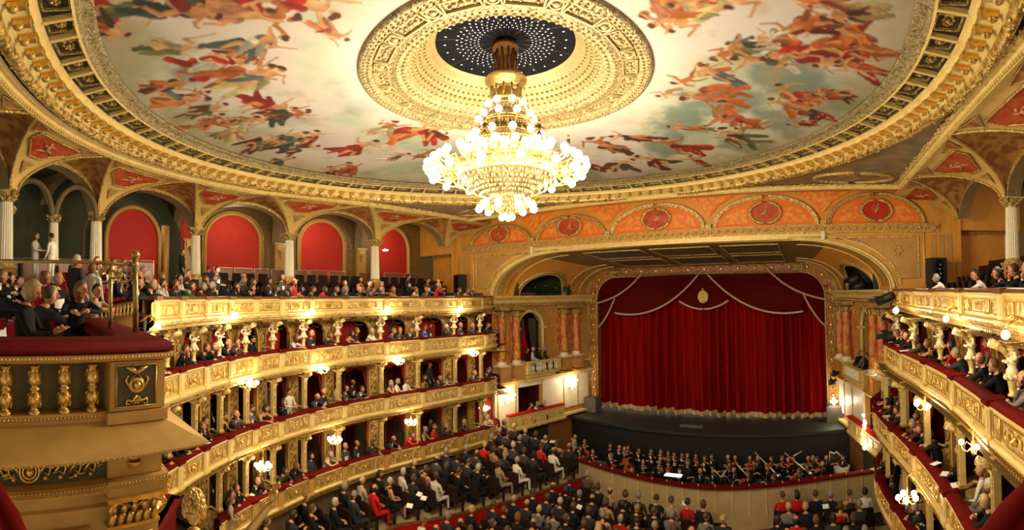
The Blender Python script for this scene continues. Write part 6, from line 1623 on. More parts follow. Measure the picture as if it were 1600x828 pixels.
SIT = dict(pelvis=(0, 0, .50), belly=(0, -.02, .68), chest=(0, -.03, .90), nb=(0, -.02, 1.05), neck=(0, .0, 1.13), head=(0, .025, 1.25),
           shL=(-.18, -.02, 1.01), shR=(.18, -.02, 1.01), elL=(-.25, .04, .75), elR=(.25, .04, .75), wrL=(-.10, .26, .66), wrR=(.10, .26, .66),
           hiL=(-.09, .05, .48), hiR=(.09, .05, .48), knL=(-.12, .46, .48), knR=(.12, .46, .48), anL=(-.12, .46, .09), anR=(.12, .46, .09), toL=(-.14, .60, .04), toR=(.14, .60, .04), hdL=(.5, .8, -.1), hdR=(-.5, .8, -.1))
def pose(**k): d = dict(SIT); d.update(k); return d
POSES = {
    'sit': pose(), 'sit_turn': pose(hyaw=38, hpitch=-4), 'sit_turn2': pose(hyaw=-34, hpitch=-3),
    'read': pose(elL=(-.24, .10, .78), elR=(.24, .10, .78), wrL=(-.11, .32, .80), wrR=(.11, .32, .80), hdL=(.2, .7, .5), hdR=(-.2, .7, .5), hpitch=-24, head=(0, .05, 1.23)),
    'chin': pose(chest=(0, .06, .90), nb=(0, .10, 1.04), neck=(0, .13, 1.11), head=(0, .17, 1.22), shL=(-.18, .08, 1.0), shR=(.18, .08, 1.0), elR=(.20, .34, .86), wrR=(.10, .26, 1.06), hdR=(-.3, .0, .9), elL=(-.24, .28, .84), wrL=(-.02, .42, .86), hdL=(.9, .2, 0), huR=(0, 1, 0)),
    'lean': pose(belly=(0, .05, .68), chest=(0, .13, .88), nb=(0, .19, 1.01), neck=(0, .23, 1.08), head=(0, .28, 1.18), shL=(-.18, .15, .97), shR=(.18, .15, .97), elL=(-.27, .36, .86), elR=(.27, .36, .86), wrL=(-.08, .50, .88), wrR=(.08, .50, .88), hdL=(.9, .3, 0), hdR=(-.9, .3, 0)),
    'lean_turn': pose(belly=(0, .05, .68), chest=(0, .12, .88), nb=(0, .17, 1.01), neck=(0, .20, 1.08), head=(0, .25, 1.18), hyaw=30, hpitch=-6, shL=(-.18, .13, .97), shR=(.18, .13, .97), elL=(-.27, .34, .86), elR=(.29, .30, .84), wrL=(-.04, .48, .88), wrR=(.24, .56, .88), hdL=(.9, .3, 0)),
    'play': pose(elL=(-.26, .20, .92), wrL=(-.16, .42, 1.06), elR=(.28, .14, .86), wrR=(.24, .42, .95), hdL=(.2, .6, .5), hdR=(-.3, .9, .2), hpitch=-12, hyaw=12, head=(-.02, .04, 1.24)),
    'cello': pose(elL=(-.27, .16, .96), wrL=(-.10, .30, 1.10), elR=(.30, .20, .80), wrR=(.22, .46, .72), hdL=(.8, .2, .2), hdR=(-.4, .8, -.1), hpitch=-10, knL=(-.26, .40, .48), knR=(.26, .40, .48), anL=(-.28, .36, .09), anR=(.28, .36, .09), toL=(-.32, .50, .04), toR=(.32, .50, .04)),
}
ST = dict(pelvis=(0, 0, .96), belly=(0, -.01, 1.12), chest=(0, -.02, 1.34), nb=(0, -.01, 1.48), neck=(0, .01, 1.55), head=(0, .03, 1.66), shL=(-.19, -.01, 1.43), shR=(.19, -.01, 1.43), elL=(-.25, -.02, 1.15), elR=(.25, -.02, 1.15), wrL=(-.24, .10, .92), wrR=(.24, .10, .92),
          hiL=(-.09, 0, .92), hiR=(.09, 0, .92), knL=(-.10, .02, .50), knR=(.10, .02, .50), anL=(-.10, -.01, .09), anR=(.10, -.01, .09), toL=(-.12, .13, .04), toR=(.12, .13, .04))
def spose(**k): d = dict(ST); d.update(k); return d
POSES['stand'] = spose(); POSES['stand_hold'] = spose(elL=(-.26, .08, 1.18), elR=(.26, .08, 1.18), wrL=(-.08, .30, 1.16), wrR=(.08, .30, 1.16), hdL=(.6, .6, .1), hdR=(-.6, .6, .1), hpitch=-14)
HB = {}
def get_body(ps, style):
    if (ps, style) not in HB: HB[(ps, style)] = human('body', POSES[ps], style)
    return HB[(ps, style)]
def hair_mb(kind):
    m = MB(); m.sphere((0, -.008, .012), .108, 14, 11); out = []
    for (x, y, z) in m.v:
        x *= .84; y *= .98; z = z * 1.16
        cut = .035 if kind != 'fringe' else .03
        if y > .035 and z < .07 - max(0, abs(x) - .05) * 1.2: k = .72; x *= k; y *= .70; z = z * .8
        elif kind in ('short', 'short2') and z < -.035: k = .78; x *= k; y *= .84; z = -.035 + (z + .035) * .5
        elif kind == 'long' and z < 0: z *= 1.75; x *= 1.12; y = y * 1.0 - .012 if y < .03 else y * .7
        elif kind == 'bob' and z < 0: z *= 1.05; x *= 1.22; y *= 1.05 if y < .02 else .8
        elif kind == 'balding' and z > .035: x *= .72; y *= .72; z *= .72
        elif kind == 'bun' and z < -.04: x *= .75; y *= .85
        if kind == 'curly': n = .010 * math.sin(x * 160) * math.sin(y * 150 + z * 130); x += x * 1.2 * abs(n) * 10; z += n; y += n
        out.append((x, y, z))
    m.v = out
    if kind == 'bun': m.sphere((0, -.11, .05), .042, 8, 6)
    return m
HAIRK = ['short', 'long', 'bob', 'balding', 'bun', 'curly']; HAIRMB = {k: hair_mb(k) for k in HAIRK}; HAIR = {k: HAIRMB[k].mesh('hair', [hairm]) for k in HAIRK}
C3 = dict(black=(.022, .022, .026), charcoal=(.05, .05, .06), navy=(.022, .026, .045), brown=(.11, .06, .035), grey=(.22, .20, .19), beige=(.52, .40, .26), white=(.85, .80, .70), red=(.62, .02, .015), pink=(.75, .16, .20), green=(.02, .22, .05), blue=(.04, .10, .35), burgundy=(.20, .015, .02), lilac=(.35, .25, .40), olive=(.10, .10, .05))
HC = dict(black=(.02, .016, .014), brown=(.10, .05, .025), chestnut=(.22, .09, .035), blond=(.62, .42, .18), grey=(.30, .27, .24), white=(.60, .56, .50))
PEOPLE = []; rp = random.Random(21)
def add_person(p, rz, where, grp, ps=None, style=None, col=None, hcol=None, hk=None, sc=1.0, force=False, cat='person', noun=None):
    style = style or rp.choice(['suit'] * 7 + ['blouse'] * 3 + ['dress'])
    if style == 'suit': col = col or rp.choice(['black'] * 6 + ['charcoal'] * 4 + ['navy'] * 2 + ['brown', 'grey'])
    else: col = col or rp.choice(['black'] * 12 + ['white', 'beige', 'red', 'burgundy', 'brown', 'grey', 'charcoal', 'charcoal', 'olive'])
    hk = hk or (rp.choice(['short', 'short', 'balding', 'curly']) if style == 'suit' else rp.choice(['long', 'bob', 'bob', 'bun', 'curly', 'short']))
    hcol = hcol or rp.choice(['brown'] * 5 + ['black'] * 3 + ['grey'] * 3 + ['white'] + ['blond', 'chestnut', 'chestnut'])
    PEOPLE.append(dict(p=Vector(p), rz=rz, where=where, grp=grp, ps=ps or 'sit', style=style, col=col, hcol=hcol, hk=hk, sc=sc, force=force, cat=cat, noun=noun))
    return PEOPLE[-1]
def proj(p):
    d = RM.transposed() @ (Vector(p) - EYE); r = math.hypot(d.x, d.y); return 800 + FPX * math.atan2(d.x, d.y), YC - FPX * d.z / r, r
def face(p, q, jit=.15): d = Vector(q) - Vector(p); return math.atan2(d.y, d.x) - PI / 2 + rp.uniform(-jit, jit)
SEATS = []
def num(n):
    w = 'one two three four five six seven eight nine ten eleven twelve thirteen fourteen fifteen sixteen seventeen eighteen nineteen twenty'.split()
    return w[n - 1] if n <= 20 else ('twenty-' if n < 30 else 'thirty-' if n < 40 else 'forty-') + (w[n % 10 - 1] if n % 10 else 'ten')
# ---- stalls (the floor lies at FZ; heads stand well over the seat backs)
def jitter(a=.05): return rp.uniform(-a, a)
FZ, SFZ, KS = -12.3, -11.12, 1.62
PS = ['sit', 'sit', 'sit', 'sit_turn', 'sit_turn2', 'read']
pity = lambda x: min(RC.p, key=lambda w: abs(w.x - x)).y
for r_ in range(11):
    n = 0; x = 3.6 - (.4 if r_ % 2 else 0); y0 = 13.0 - r_ * 1.22
    while True:
        y = y0 + .02 * (x - 1) ** 2 * (.5 if x < 1 else 0); lx = part_x(y) + 1.05
        if x < lx: break
        n += 1; pj = proj((x, y, FZ + 2))
        if pj[1] < 845 and y < pity(x) - .9:
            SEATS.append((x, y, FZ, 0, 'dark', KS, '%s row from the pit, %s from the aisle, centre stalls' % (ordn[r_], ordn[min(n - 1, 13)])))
            if rp.random() < .95: add_person((x + jitter(.08), y + jitter(.08), FZ), jitter(.15), '%s row from pit, %s left of the aisle' % (ordn[r_], ordn[min(n - 1, 13)]), 'audience in the centre stalls', rp.choice(PS), sc=KS)
        x -= .84
    x = 6.0 + (.4 if r_ % 2 else 0); n = 0; y = y0 + .2
    while x < 10.3:
        n += 1; pj = proj((x, y, FZ + 2))
        if pj[1] < 845:
            SEATS.append((x, y, FZ, 0, 'dark', KS, '%s row from the pit, %s from the aisle, right stalls' % (ordn[r_], ordn[n - 1])))
            if rp.random() < .93: add_person((x + jitter(.08), y + jitter(.08), FZ), jitter(.15), '%s row from pit, %s right of the aisle' % (ordn[r_], ordn[min(n - 1, 13)]), 'audience in the right stalls', rp.choice(PS), sc=KS)
        x += .84
for r_ in range(19):
    y = 13.9 - r_ * 1.12; lx = part_x(y) - .62; n = 0; x = lx
    wall = min((p for p in CL.p), key=lambda w: abs(w.y - y)).x
    while x > wall + .05 and y > -7:
        n += 1; pj = proj((x, y, SFZ + 2))
        if pj[1] < 850 and pj[0] > 330:
            zz = SFZ + .14 * (part_x(y) - x); SEATS.append((x, y, zz, 0, 'dark', KS * .95, '%s row of left side stalls, %s from the partition' % (ordn[min(13, r_)], ordn[min(n - 1, 13)])))
            if rp.random() < .94: add_person((x + jitter(.08), y + jitter(.08), zz), jitter(.2) - .1, '%s row of side stalls, %s from the partition' % (ordn[min(13, r_)], ordn[min(n - 1, 13)]), 'audience in the left side stalls', rp.choice(PS), sc=KS * .95)
        x -= .80
# ---- box tiers
for side, tier, z, cu, ps, e in T_specs:
    sd = 'left' if side < 0 else 'right'; nm = {1: 'lowest', 2: 'middle', 3: 'upper', 4: 'gallery'}[tier]
    if tier < 4:
        full = [1.0] + [q for q in ps if 1.2 < q < cu.L] + [cu.L]
        if tier == 1 and side < 0: full = [q for q in full if q <= ps[8] + .1]
        for b, (a, c) in enumerate(zip(full[:-1], full[1:])):
            k = int((c - a) / .74)
            if side > 0: k = min(k, 3)
            for i in range(k):
                if rp.random() < .10: continue
                q = a + .3 + (c - a - .6) * (i + .5) / k; p = cu.P(q, .72, z - 1.14); n = cu.at(q)[2]; pj = proj(p + Vector((0, 0, 1)))
                if not (-20 < pj[0] < 1625 and pj[1] < 850): continue
                d = (Vector((0, 25)) - p.to_2d()).normalized() * .62 - n * .55
                add_person(p, math.atan2(d.y, d.x) - PI / 2 + jitter(.25), '%s tier %s, %s box from stage, %s place' % (nm, sd, ordn[b], ordn[i]), 'audience in the %s tier boxes' % nm, rp.choice(['lean', 'lean', 'lean_turn', 'chin', 'sit', 'read']), sc=1.33)
            for i in range(k - 1 if side < 0 else 1):
                if rp.random() > (.34 if side < 0 else .5): continue
                q = a + .45 + (c - a - .9) * (i + .5) / max(1, k - 1); p = cu.P(q, 1.75, z - 1.04); n = cu.at(q)[2]; pj = proj(p + Vector((0, 0, 1)))
                if not (-20 < pj[0] < 1625 and pj[1] < 850): continue
                d = (Vector((0, 25)) - p.to_2d()).normalized() * .6 - n * .6
                add_person(p, math.atan2(d.y, d.x) - PI / 2, 'back of %s tier %s, %s box, %s chair' % (nm, sd, ordn[b], ordn[i]), 'audience in the %s tier boxes' % nm, rp.choice(['sit', 'sit', 'stand', 'sit_turn']), sc=1.25)
    else:
        L = 0
        for row_ in range(4):
            o = .80 + .92 * row_; zz = z - 1.10 + .27 * row_; k = int(cu.L / .74)
            for i in range(k):
                q = .8 + i * .74
                if q < 2.4: continue
                if q > cu.L - .4: continue
                p = cu.P(q, o, zz); pj = proj(p + Vector((0, 0, 1.1))); n = cu.at(q)[2]
                if not (-20 < pj[0] < 1625): continue
                rear = (q / cu.L) > .70
                if side < 0: pr0 = (.86, .42, .16, .05)[row_] if not rear else (.9, .75, .6, .5)[row_]
                else: pr0 = (.5, .05, .0, 0)[row_]
                d = (Vector((0, 25)) - p.to_2d()).normalized() * .65 - n * .5; rz = math.atan2(d.y, d.x) - PI / 2
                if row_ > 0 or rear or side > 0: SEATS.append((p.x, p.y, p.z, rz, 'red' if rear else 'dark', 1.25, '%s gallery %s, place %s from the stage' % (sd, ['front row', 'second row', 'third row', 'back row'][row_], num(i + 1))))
                if rp.random() < pr0: add_person(p, rz + jitter(.2), '%s gallery, %s, %s from stage' % (sd, ['front row', 'second row', 'third row', 'back row'][row_], 'place %s' % num(i + 1)), 'audience in the gallery', rp.choice(['lean', 'lean', 'chin', 'lean_turn']) if row_ == 0 else rp.choice(['sit', 'sit_turn', 'read', 'chin']), sc=1.25)
# dark seat blocks behind the columns
for y in np.arange(-3.5, 12.0, .78):
    for (x, z) in ((-15.9 - .35, .10), (15.9 + .4, .10)):
        if all(abs(y - c[1]) > .5 for c in COLS_L[:4]): SEATS.append((x, y, z, -PI / 2 if x < 0 else PI / 2, 'dark', 1.25, '%s column line of the %s gallery, seat %s' % ('along the', 'left' if x < 0 else 'right', num(int((y + 4.2) / .78)))))
# ---- rear gallery behind the middle box
for row_ in range(5):
    for i in range(15):
        x = 2.6 - i * .74; y = -10.7 - row_ * 1.05 - .06 * i; z = -1.42 + .36 * row_
        if (row_ == 0 and x > 1.2): continue
        pj = proj((x, y, z + 1.1))
        if not (-30 < pj[0] < 175): continue
        if pj[2] < 6.3: continue
        SEATS.append((x, y, z, jitter(.1) + .1, 'red', 1.15, 'rear gallery %s, seat %s' % (['front row', 'second row', 'third row', 'fourth row', 'back row'][row_], num(i + 1))))
        if rp.random() < .72: add_person((x, y, z), rp.uniform(-.4, .5), 'rear gallery %s, place %s' % (['front row', 'second row', 'third row', 'fourth row', 'back row'][row_], num(i + 1)), 'audience in the rear gallery', rp.choice(['sit', 'sit_turn', 'read', 'lean']), sc=1.15)
# ---- single people the photograph shows clearly: (px, py of the head, distance), turned towards the stage
def hero(x, y, r, ps, style, col, hcol, hk, label, rz=None, sc=1.0, look=(0, 20)):
    p = atr(x, y, r); hz = POSES[ps]['head'][2] * sc; off = Vector(POSES[ps]['head'][:2]) * sc
    rz = face((p.x, p.y), look, 0) if rz is None else rz
    o2 = Matrix.Rotation(rz, 2) @ off; q = Vector((p.x - o2.x, p.y - o2.y, p.z - hz))
    d = add_person(q, rz, label, 'named', ps, style, col, hcol, hk, sc, True); d['label'] = label; return d
hero(50, 455, 5.0, 'read', 'blouse', 'black', 'blond', 'bob', 'blonde woman in black seated nearest behind the middle box rail', rz=R(-8), sc=1.0)
hero(127, 452, 6.6, 'lean_turn', 'blouse', 'black', 'chestnut', 'long', 'brown-haired woman in black leaning forward beside the curved rail', rz=R(-70))
hero(152, 455, 7.8, 'lean', 'blouse', 'beige', 'black', 'short', 'dark-haired man in a cream jumper leaning on the curved rail', rz=R(-60))
hero(145, 418, 10.5, 'stand', 'blouse', 'white', 'chestnut', 'long', 'standing woman in a white jacket seen from behind, left gallery', rz=R(60))
hero(121, 407, 10.0, 'stand', 'suit', 'charcoal', 'white', 'short', 'standing grey-haired man in dark suit beside the woman in white', rz=R(40))
hero(72, 434, 8.6, 'sit_turn', 'blouse', 'red', 'chestnut', 'bob', 'seated woman in a red jacket behind the blonde woman', rz=R(-50))
hero(91, 436, 8.4, 'sit_turn', 'suit', 'black', 'grey', 'balding', 'seated grey-haired man in dark suit beside the woman in red', rz=R(-50))
hero(57, 369, 15.5, 'stand_hold', 'blouse', 'white', 'brown', 'long', 'standing man in white shirt in the far left rear gallery', rz=R(-20))
hero(80, 370, 15.5, 'stand', 'blouse', 'white', 'black', 'short', 'person in white shirt standing beside small fluted column, far left', rz=R(150))
hero(286, 393, 21.5, 'stand', 'suit', 'black', 'brown', 'short', 'usher in black standing beside the fluted column, left gallery', sc=1.1)
hero(326, 420, 20.0, 'stand', 'suit', 'charcoal', 'black', 'short', 'man in grey suit standing on the gallery stairs beside the column', rz=R(60))
hero(396, 441, 20.0, 'sit', 'blouse', 'pink', 'brown', 'long', 'woman in bright pink on the gallery behind small white rail', sc=1.3)
hero(452, 612, 20.6, 'stand_hold', 'blouse', 'white', 'black', 'short', 'man in white shirt standing in a middle tier box, left side', rz=R(-70), sc=1.2)
hero(362, 782, 17.2, 'stand_hold', 'blouse', 'beige', 'chestnut', 'short', 'child in striped shirt standing on the stalls floor below the tiers', sc=1.2)
def hero_t(cu, z, x, o, ps, style, col, hcol, hk, label, turn=.62, sc=1.3, drop=1.14):
    q = at_curve(cu, x, 0, o); p = cu.P(q, o, z - drop); n = cu.at(q)[2]; d = (Vector((0, 25)) - p.to_2d()).normalized() * turn - n * (1 - turn)
    for w in PEOPLE:
        if not w['force'] and (w['p'] - p).length < .62: w['skip'] = True
    e = add_person(p, math.atan2(d.y, d.x) - PI / 2, label, 'named', ps, style, col, hcol, hk, sc, True); e['label'] = label
# right boxes, close
hero_t(CR3, Z3, 1590, .95, 'stand', 'suit', 'navy', 'brown', 'short', 'man in dark suit standing behind the upper right rail at photo edge', sc=1.05, drop=.86)
hero_t(CR3, Z3, 1508, .75, 'lean', 'suit', 'charcoal', 'grey', 'short', 'man in dark suit resting arms on the upper right rail')
hero_t(CR3, Z3, 1484, .75, 'sit', 'blouse', 'red', 'black', 'bob', 'woman in red top with black hair, upper right tier')
hero_t(CR3, Z3, 1462, .75, 'lean', 'dress', 'black', 'chestnut', 'bun', 'red-haired woman in sleeveless black dress, upper right tier')
hero_t(CR3, Z3, 1562, .75, 'chin', 'suit', 'black', 'chestnut', 'short', 'red-haired man in black with hand on face, upper right rail')
hero_t(CR2, Z2, 1394, .8, 'lean', 'blouse', 'red', 'white', 'bob', 'woman in red leaning at the end of the middle right rail')
hero_t(CR2, Z2, 1428, .8, 'sit', 'blouse', 'red', 'brown', 'bob', 'woman in red seated second behind the middle right rail')
hero_t(CR2, Z2, 1462, .8, 'lean', 'suit', 'black', 'chestnut', 'short', 'red-haired person in black leaning on the middle right rail')
hero_t(CR2, Z2, 1492, .8, 'sit', 'suit', 'black', 'blond', 'bob', 'blond person with open white collar in the middle right tier')
hero_t(CR2, Z2, 1524, .85, 'sit', 'blouse', 'white', 'blond', 'short', 'person in white blouse with short fair hair, middle right tier')
hero_t(CR2, Z2, 1552, .7, 'lean', 'suit', 'black', 'blond', 'curly', 'blond curly-haired person in black leaning over middle right rail')
hero_t(CR2, Z2, 1556, 1.7, 'sit', 'suit', 'black', 'chestnut', 'short', 'person in black at the back of a middle right box')
hero_t(CR2, Z1, 1392, .6, 'stand', 'suit', 'black', 'black', 'short', 'man in black standing at the stage end of lowest right tier', drop=.9, sc=1.15)
# stage balconies
def on_tower(P, t, o, z, ps, style, col, label, rz, sc=1.25):
    for d in PEOPLE: pass
    e = add_person(P(t, o, z), rz, label, 'named', ps, style, col, None, None, sc, True); e['label'] = label
for i, (t, c_) in enumerate(((2.6, 'black'), (3.15, 'white'), (3.7, 'black'), (4.3, 'charcoal'))): on_tower(TL, t, .52, -5.42, 'sit', 'blouse', c_, 'person seated on the left stage balcony, %s from the tiers' % ordn[i], R(-60))
for i, (t, c_) in enumerate(((2.9, 'red'), (3.5, 'white'), (4.1, 'black'))): on_tower(TL, t, .05, -9.25, 'lean', 'blouse', c_, 'person in the lower left stage box, %s from the tiers' % ordn[i], R(-60))
for i, (t, c_) in enumerate(((2.7, 'black'), (3.4, 'grey'), (4.2, 'black'))): on_tower(TR, t, .45, -5.42, 'sit' if i != 1 else 'sit_turn', 'suit', c_, 'person on the right stage balcony beside the cameras, %s from the tiers' % ordn[i], R(50))
# ---- orchestra: (x, y) of heads in the photograph
MUS = [(928, 668, 'cello'), (954, 665, 'cello'), (976, 680, 'sit'), (994, 678, 'play'), (1013, 674, 'cello'), (926, 706, 'cello'), (955, 712, 'cello'), (976, 702, 'cello'), (1005, 722, 'cello'), (1034, 688, 'play'), (1060, 690, 'play'), (1079, 693, 'play'), (1102, 690, 'play'), (1124, 694, 'play'), (1034, 704, 'play'), (1053, 709, 'play'), (1074, 712, 'play'), (1101, 716, 'play'),
       (1044, 725, 'play'), (1074, 725, 'stand'), (1030, 722, 'play'), (1141, 725, 'play'), (1151, 711, 'play'), (1148, 734, 'play'), (1175, 707, 'play'), (1190, 700, 'play'), (1209, 702, 'play'), (1228, 688, 'play'), (1243, 690, 'play'), (1264, 696, 'play'), (1224, 710, 'play'), (1232, 718, 'play'), (1271, 706, 'play'), (1277, 717, 'play'), (1286, 724, 'play'), (1316, 703, 'play'),
       (1170, 740, 'play'), (1200, 730, 'play'), (1250, 735, 'play'), (1262, 728, 'play'), (1115, 735, 'play'), (1095, 735, 'play'), (1180, 722, 'play'), (1210, 745, 'play'), (1150, 690, 'sit'), (1000, 700, 'play'), (985, 735, 'play'), (960, 735, 'play'), (1290, 690, 'play'), (905, 700, 'play'), (898, 682, 'stand'), (1062, 735, 'play')]
PITZ, KM = -12.35, 1.4
INSTR = []
for i, (x, y, ps) in enumerate(MUS):
    hz = POSES[ps]['head'][2] * (KM if ps != 'stand' else 1.25); p = atz(x, y, PITZ + hz)
    p.y = min(p.y, 19.1); look = (-1.0, 14.0) if ps != 'stand' else (0, 20); rz = face((p.x, p.y), look, .25)
    if ps == 'stand' and x > 1000: rz = 0.0
    d = add_person((p.x, p.y, PITZ), rz, '', 'musicians in the pit', ps, 'suit', 'black', None, None, KM if ps != 'stand' else 1.25, True, noun='musician')
    if x == 898: d['col'] = 'white'; d['style'] = 'blouse'
    d['label'] = ('%s in black, %s from left of the %s' % ({'cello': 'cellist', 'play': 'musician', 'sit': 'musician', 'stand': 'standing musician'}[ps], ordn[min(13, sum(1 for q in MUS if q[0] < x and max(0, min(7, (q[1] - 660) // 12)) == max(0, min(7, (y - 660) // 12))))], {0: 'rearmost pit row', 1: 'rear pit row', 2: 'second pit row', 3: 'middle pit row', 4: 'fourth pit row', 5: 'fifth pit row', 6: 'front pit row', 7: 'front edge of the pit'}[max(0, min(7, (y - 660) // 12))]))
    INSTR.append((d['p'], rz, ps, x, y, i))
NOTE = [(1040, 485 + 300, 'x', None)]
def tint(x, y, style, col, hcol=None):
    best = min((d for d in PEOPLE if not d['force']), key=lambda d: (lambda q: (q[0] - x) ** 2 + (q[1] - y) ** 2)(proj(d['p'] + Vector((0, 0, (POSES[d['ps']]['head'][2] - .15) * d['sc'])))))
    best['style'] = style; best['col'] = col
    if hcol: best['hcol'] = hcol
for a in ((601, 779, 'blouse', 'red', 'black'), (625, 735, 'blouse', 'white', 'white'), (700, 768, 'blouse', 'white', None), (655, 790, 'blouse', 'white', None), (747, 700, 'blouse', 'white', None), (762, 698, 'blouse', 'red', None), (806, 725, 'blouse', 'white', None), (560, 730, 'blouse', 'beige', 'blond'),
          (770, 740, 'blouse', 'red', None), (785, 745, 'blouse', 'beige', None), (1087, 778, 'blouse', 'red', 'black'), (1214, 772, 'blouse', 'red', 'brown'), (965, 820, 'blouse', 'red', 'grey'), (1254, 828, 'blouse', 'red', None), (963, 760, 'blouse', 'beige', 'brown'), (1063, 762, 'blouse', 'beige', None), (1245, 803, 'blouse', 'white', 'blond'), (1225, 800, 'suit', 'grey', None),
          (838, 705, 'blouse', 'red', None), (880, 722, 'blouse', 'white', None), (683, 672, 'blouse', 'red', 'chestnut'), (650, 690, 'blouse', 'red', 'brown'), (755, 655, 'blouse', 'white', None), (640, 608, 'blouse', 'white', None), (625, 610, 'blouse', 'white', None), (577, 525, 'blouse', 'white', None), (592, 527, 'blouse', 'red', None), (655, 522, 'suit', 'blue', None),
          (520, 615, 'blouse', 'white', None), (420, 660, 'dress', 'black', 'black'), (453, 537, 'blouse', 'white', None), (282, 458, 'blouse', 'green', None), (255, 445, 'blouse', 'white', None), (270, 445, 'blouse', 'white', 'black'), (240, 458, 'blouse', 'white', None), (300, 458, 'suit', 'brown', None), (478, 430, 'blouse', 'red', None), (490, 432, 'blouse', 'red', None), (650, 455, 'blouse', 'beige', None),
          (1458, 440, 'blouse', 'white', None), (1540, 445, 'blouse', 'white', None), (1395, 800, 'blouse', 'white', None), (1350, 780, 'blouse', 'white', None)): tint(*a)
# ---- realise people: the 300 that show largest as individuals, the rest joined
hid = {'black': 'dark', 'charcoal': 'charcoal', 'navy': 'navy', 'brown': 'brown', 'grey': 'grey', 'beige': 'beige', 'white': 'white', 'red': 'red', 'pink': 'pink', 'green': 'green', 'blue': 'blue', 'burgundy': 'burgundy', 'lilac': 'lilac', 'olive': 'olive'}
vis = [d for d in PEOPLE if not d.get('skip') and (lambda q: -25 < q[0] < 1625 and q[1] < 850)(proj(d['p'] + Vector((0, 0, 1.1 * d['sc']))))]
vis.sort(key=lambda d: (0 if d['force'] else 1, proj(d['p'])[2] / d['sc']))
ncap = 300
seen = {}
def build_person(d):
    me, mt, mb_ = get_body(d['ps'], d['style'])
    if 'label' in d: lb = d['label']
    else:
        hair_ = {'balding': 'balding %s-haired' % d['hcol'], 'short': 'short %s-haired' % d['hcol'], 'long': 'long %s-haired' % d['hcol'], 'bob': '%s-haired' % d['hcol'], 'bun': '%s-haired' % d['hcol'], 'curly': 'curly %s-haired' % d['hcol']}[d['hk']]
        lb = '%s %s %s, %s' % (hair_, 'person', {'suit': 'in %s suit', 'blouse': 'in %s top', 'dress': 'in %s dress'}[d['style']] % hid[d['col']], d['where'])
    e = empty('person', d['p'], d['rz'], lb, 'person', d['grp'] if d['grp'] != 'named' else None); e.scale = (d['sc'],) * 3
    b = inst(me, 'body', e); kf = rp.uniform(.8, 1.2); b.color = (*[c * kf * rp.uniform(.97, 1.03) for c in C3[d['col']]], 1)
    h = inst(HAIR[d['hk']], 'hair', e); h.matrix_local = mt; h.color = (*HC[d['hcol']], 1)
    return e
for d in vis[:ncap]: build_person(d)
rest = vis[ncap:]
if rest:
    fc = {}
    def fixed(n, c):
        if n not in fc: fc[n] = (len(fc), mat('crowd_' + n, c, None, .85))
        return fc[n][0]
    m = MB(); base = [skin, shirt, eyem, lipm, black]
    for d in rest:
        me, mt, mb_ = get_body(d['ps'], d['style']); M4 = Matrix.Translation(d['p']) @ Matrix.Rotation(d['rz'], 4, 'Z') @ Matrix.Scale(d['sc'], 4)
        ci = 5 + fixed('cloth_' + d['col'], C3[d['col']]); hi = 5 + fixed('hair_' + d['hcol'], HC[d['hcol']]); b0 = len(m.f)
        m.merge(mb_, M4)
        for k in range(b0, len(m.f)): m.m[k] = ci if m.m[k] == 0 else m.m[k] - 1
        b0 = len(m.f); m.merge(HAIRMB[d['hk']], M4 @ mt)
        for k in range(b0, len(m.f)): m.m[k] = hi
    o = m.build('distant_audience', base + [v[1] for v in sorted(fc.values(), key=lambda w: w[0])]); o['kind'] = 'stuff'
    tag(o, 'rest of the seated audience, the farthest and smallest figures', 'audience')
print('people', len(vis), 'individual', min(ncap, len(vis)))
# ---- seats
def seat_mesh(mt):
    m = MB(); m.box((0, .02, .40), (.44, .42, .10)); m.box((0, -.24, .56), (.44, .08, .52)); m.box((0, -.235, .83), (.40, .07, .05))
    for s in (-1, 1): m.box((s * .24, -.02, .46), (.04, .40, .05)); m.box((s * .24, .0, .2), (.03, .1, .4))
    return m.mesh('seat', [mt])
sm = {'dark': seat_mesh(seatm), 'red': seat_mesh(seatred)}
ns = 0
SEATS.sort(key=lambda s: proj(s[:3])[2])
mrest = None
for s in SEATS:
    s = tuple(s) + ('dark', 1.0, '')[len(s) - 4:] if len(s) < 7 else s
    k = s[4]; pj = proj((s[0], s[1], s[2] + .6))
    if not (-30 < pj[0] < 1630 and pj[1] < 850): continue
    if ns < 300:
        o = inst(sm[k], 'theatre_seat', None, s[:3], s[3], s[5]); ns += 1
        tag(o, {'dark': 'dark upholstered seat, ', 'red': 'red velvet seat, '}[k] + s[6], 'seat', 'dark rows of seats' if k == 'dark' else 'red gallery seats')
    else:
        if mrest is None:
            mrest = MB(); sb0 = MB(); sb0.box((0, .02, .40), (.50, .46, .12)); sb0.box((0, -.24, .62), (.50, .09, .62))
        mrest.merge(sb0, Matrix.Translation(s[:3]) @ Matrix.Rotation(s[3], 4, 'Z') @ Matrix.Scale(s[5], 4))
if mrest: tag(mrest.build('distant_seats', [seatm]), 'remaining dark seat rows, farthest away', 'seats')['kind'] = 'stuff'
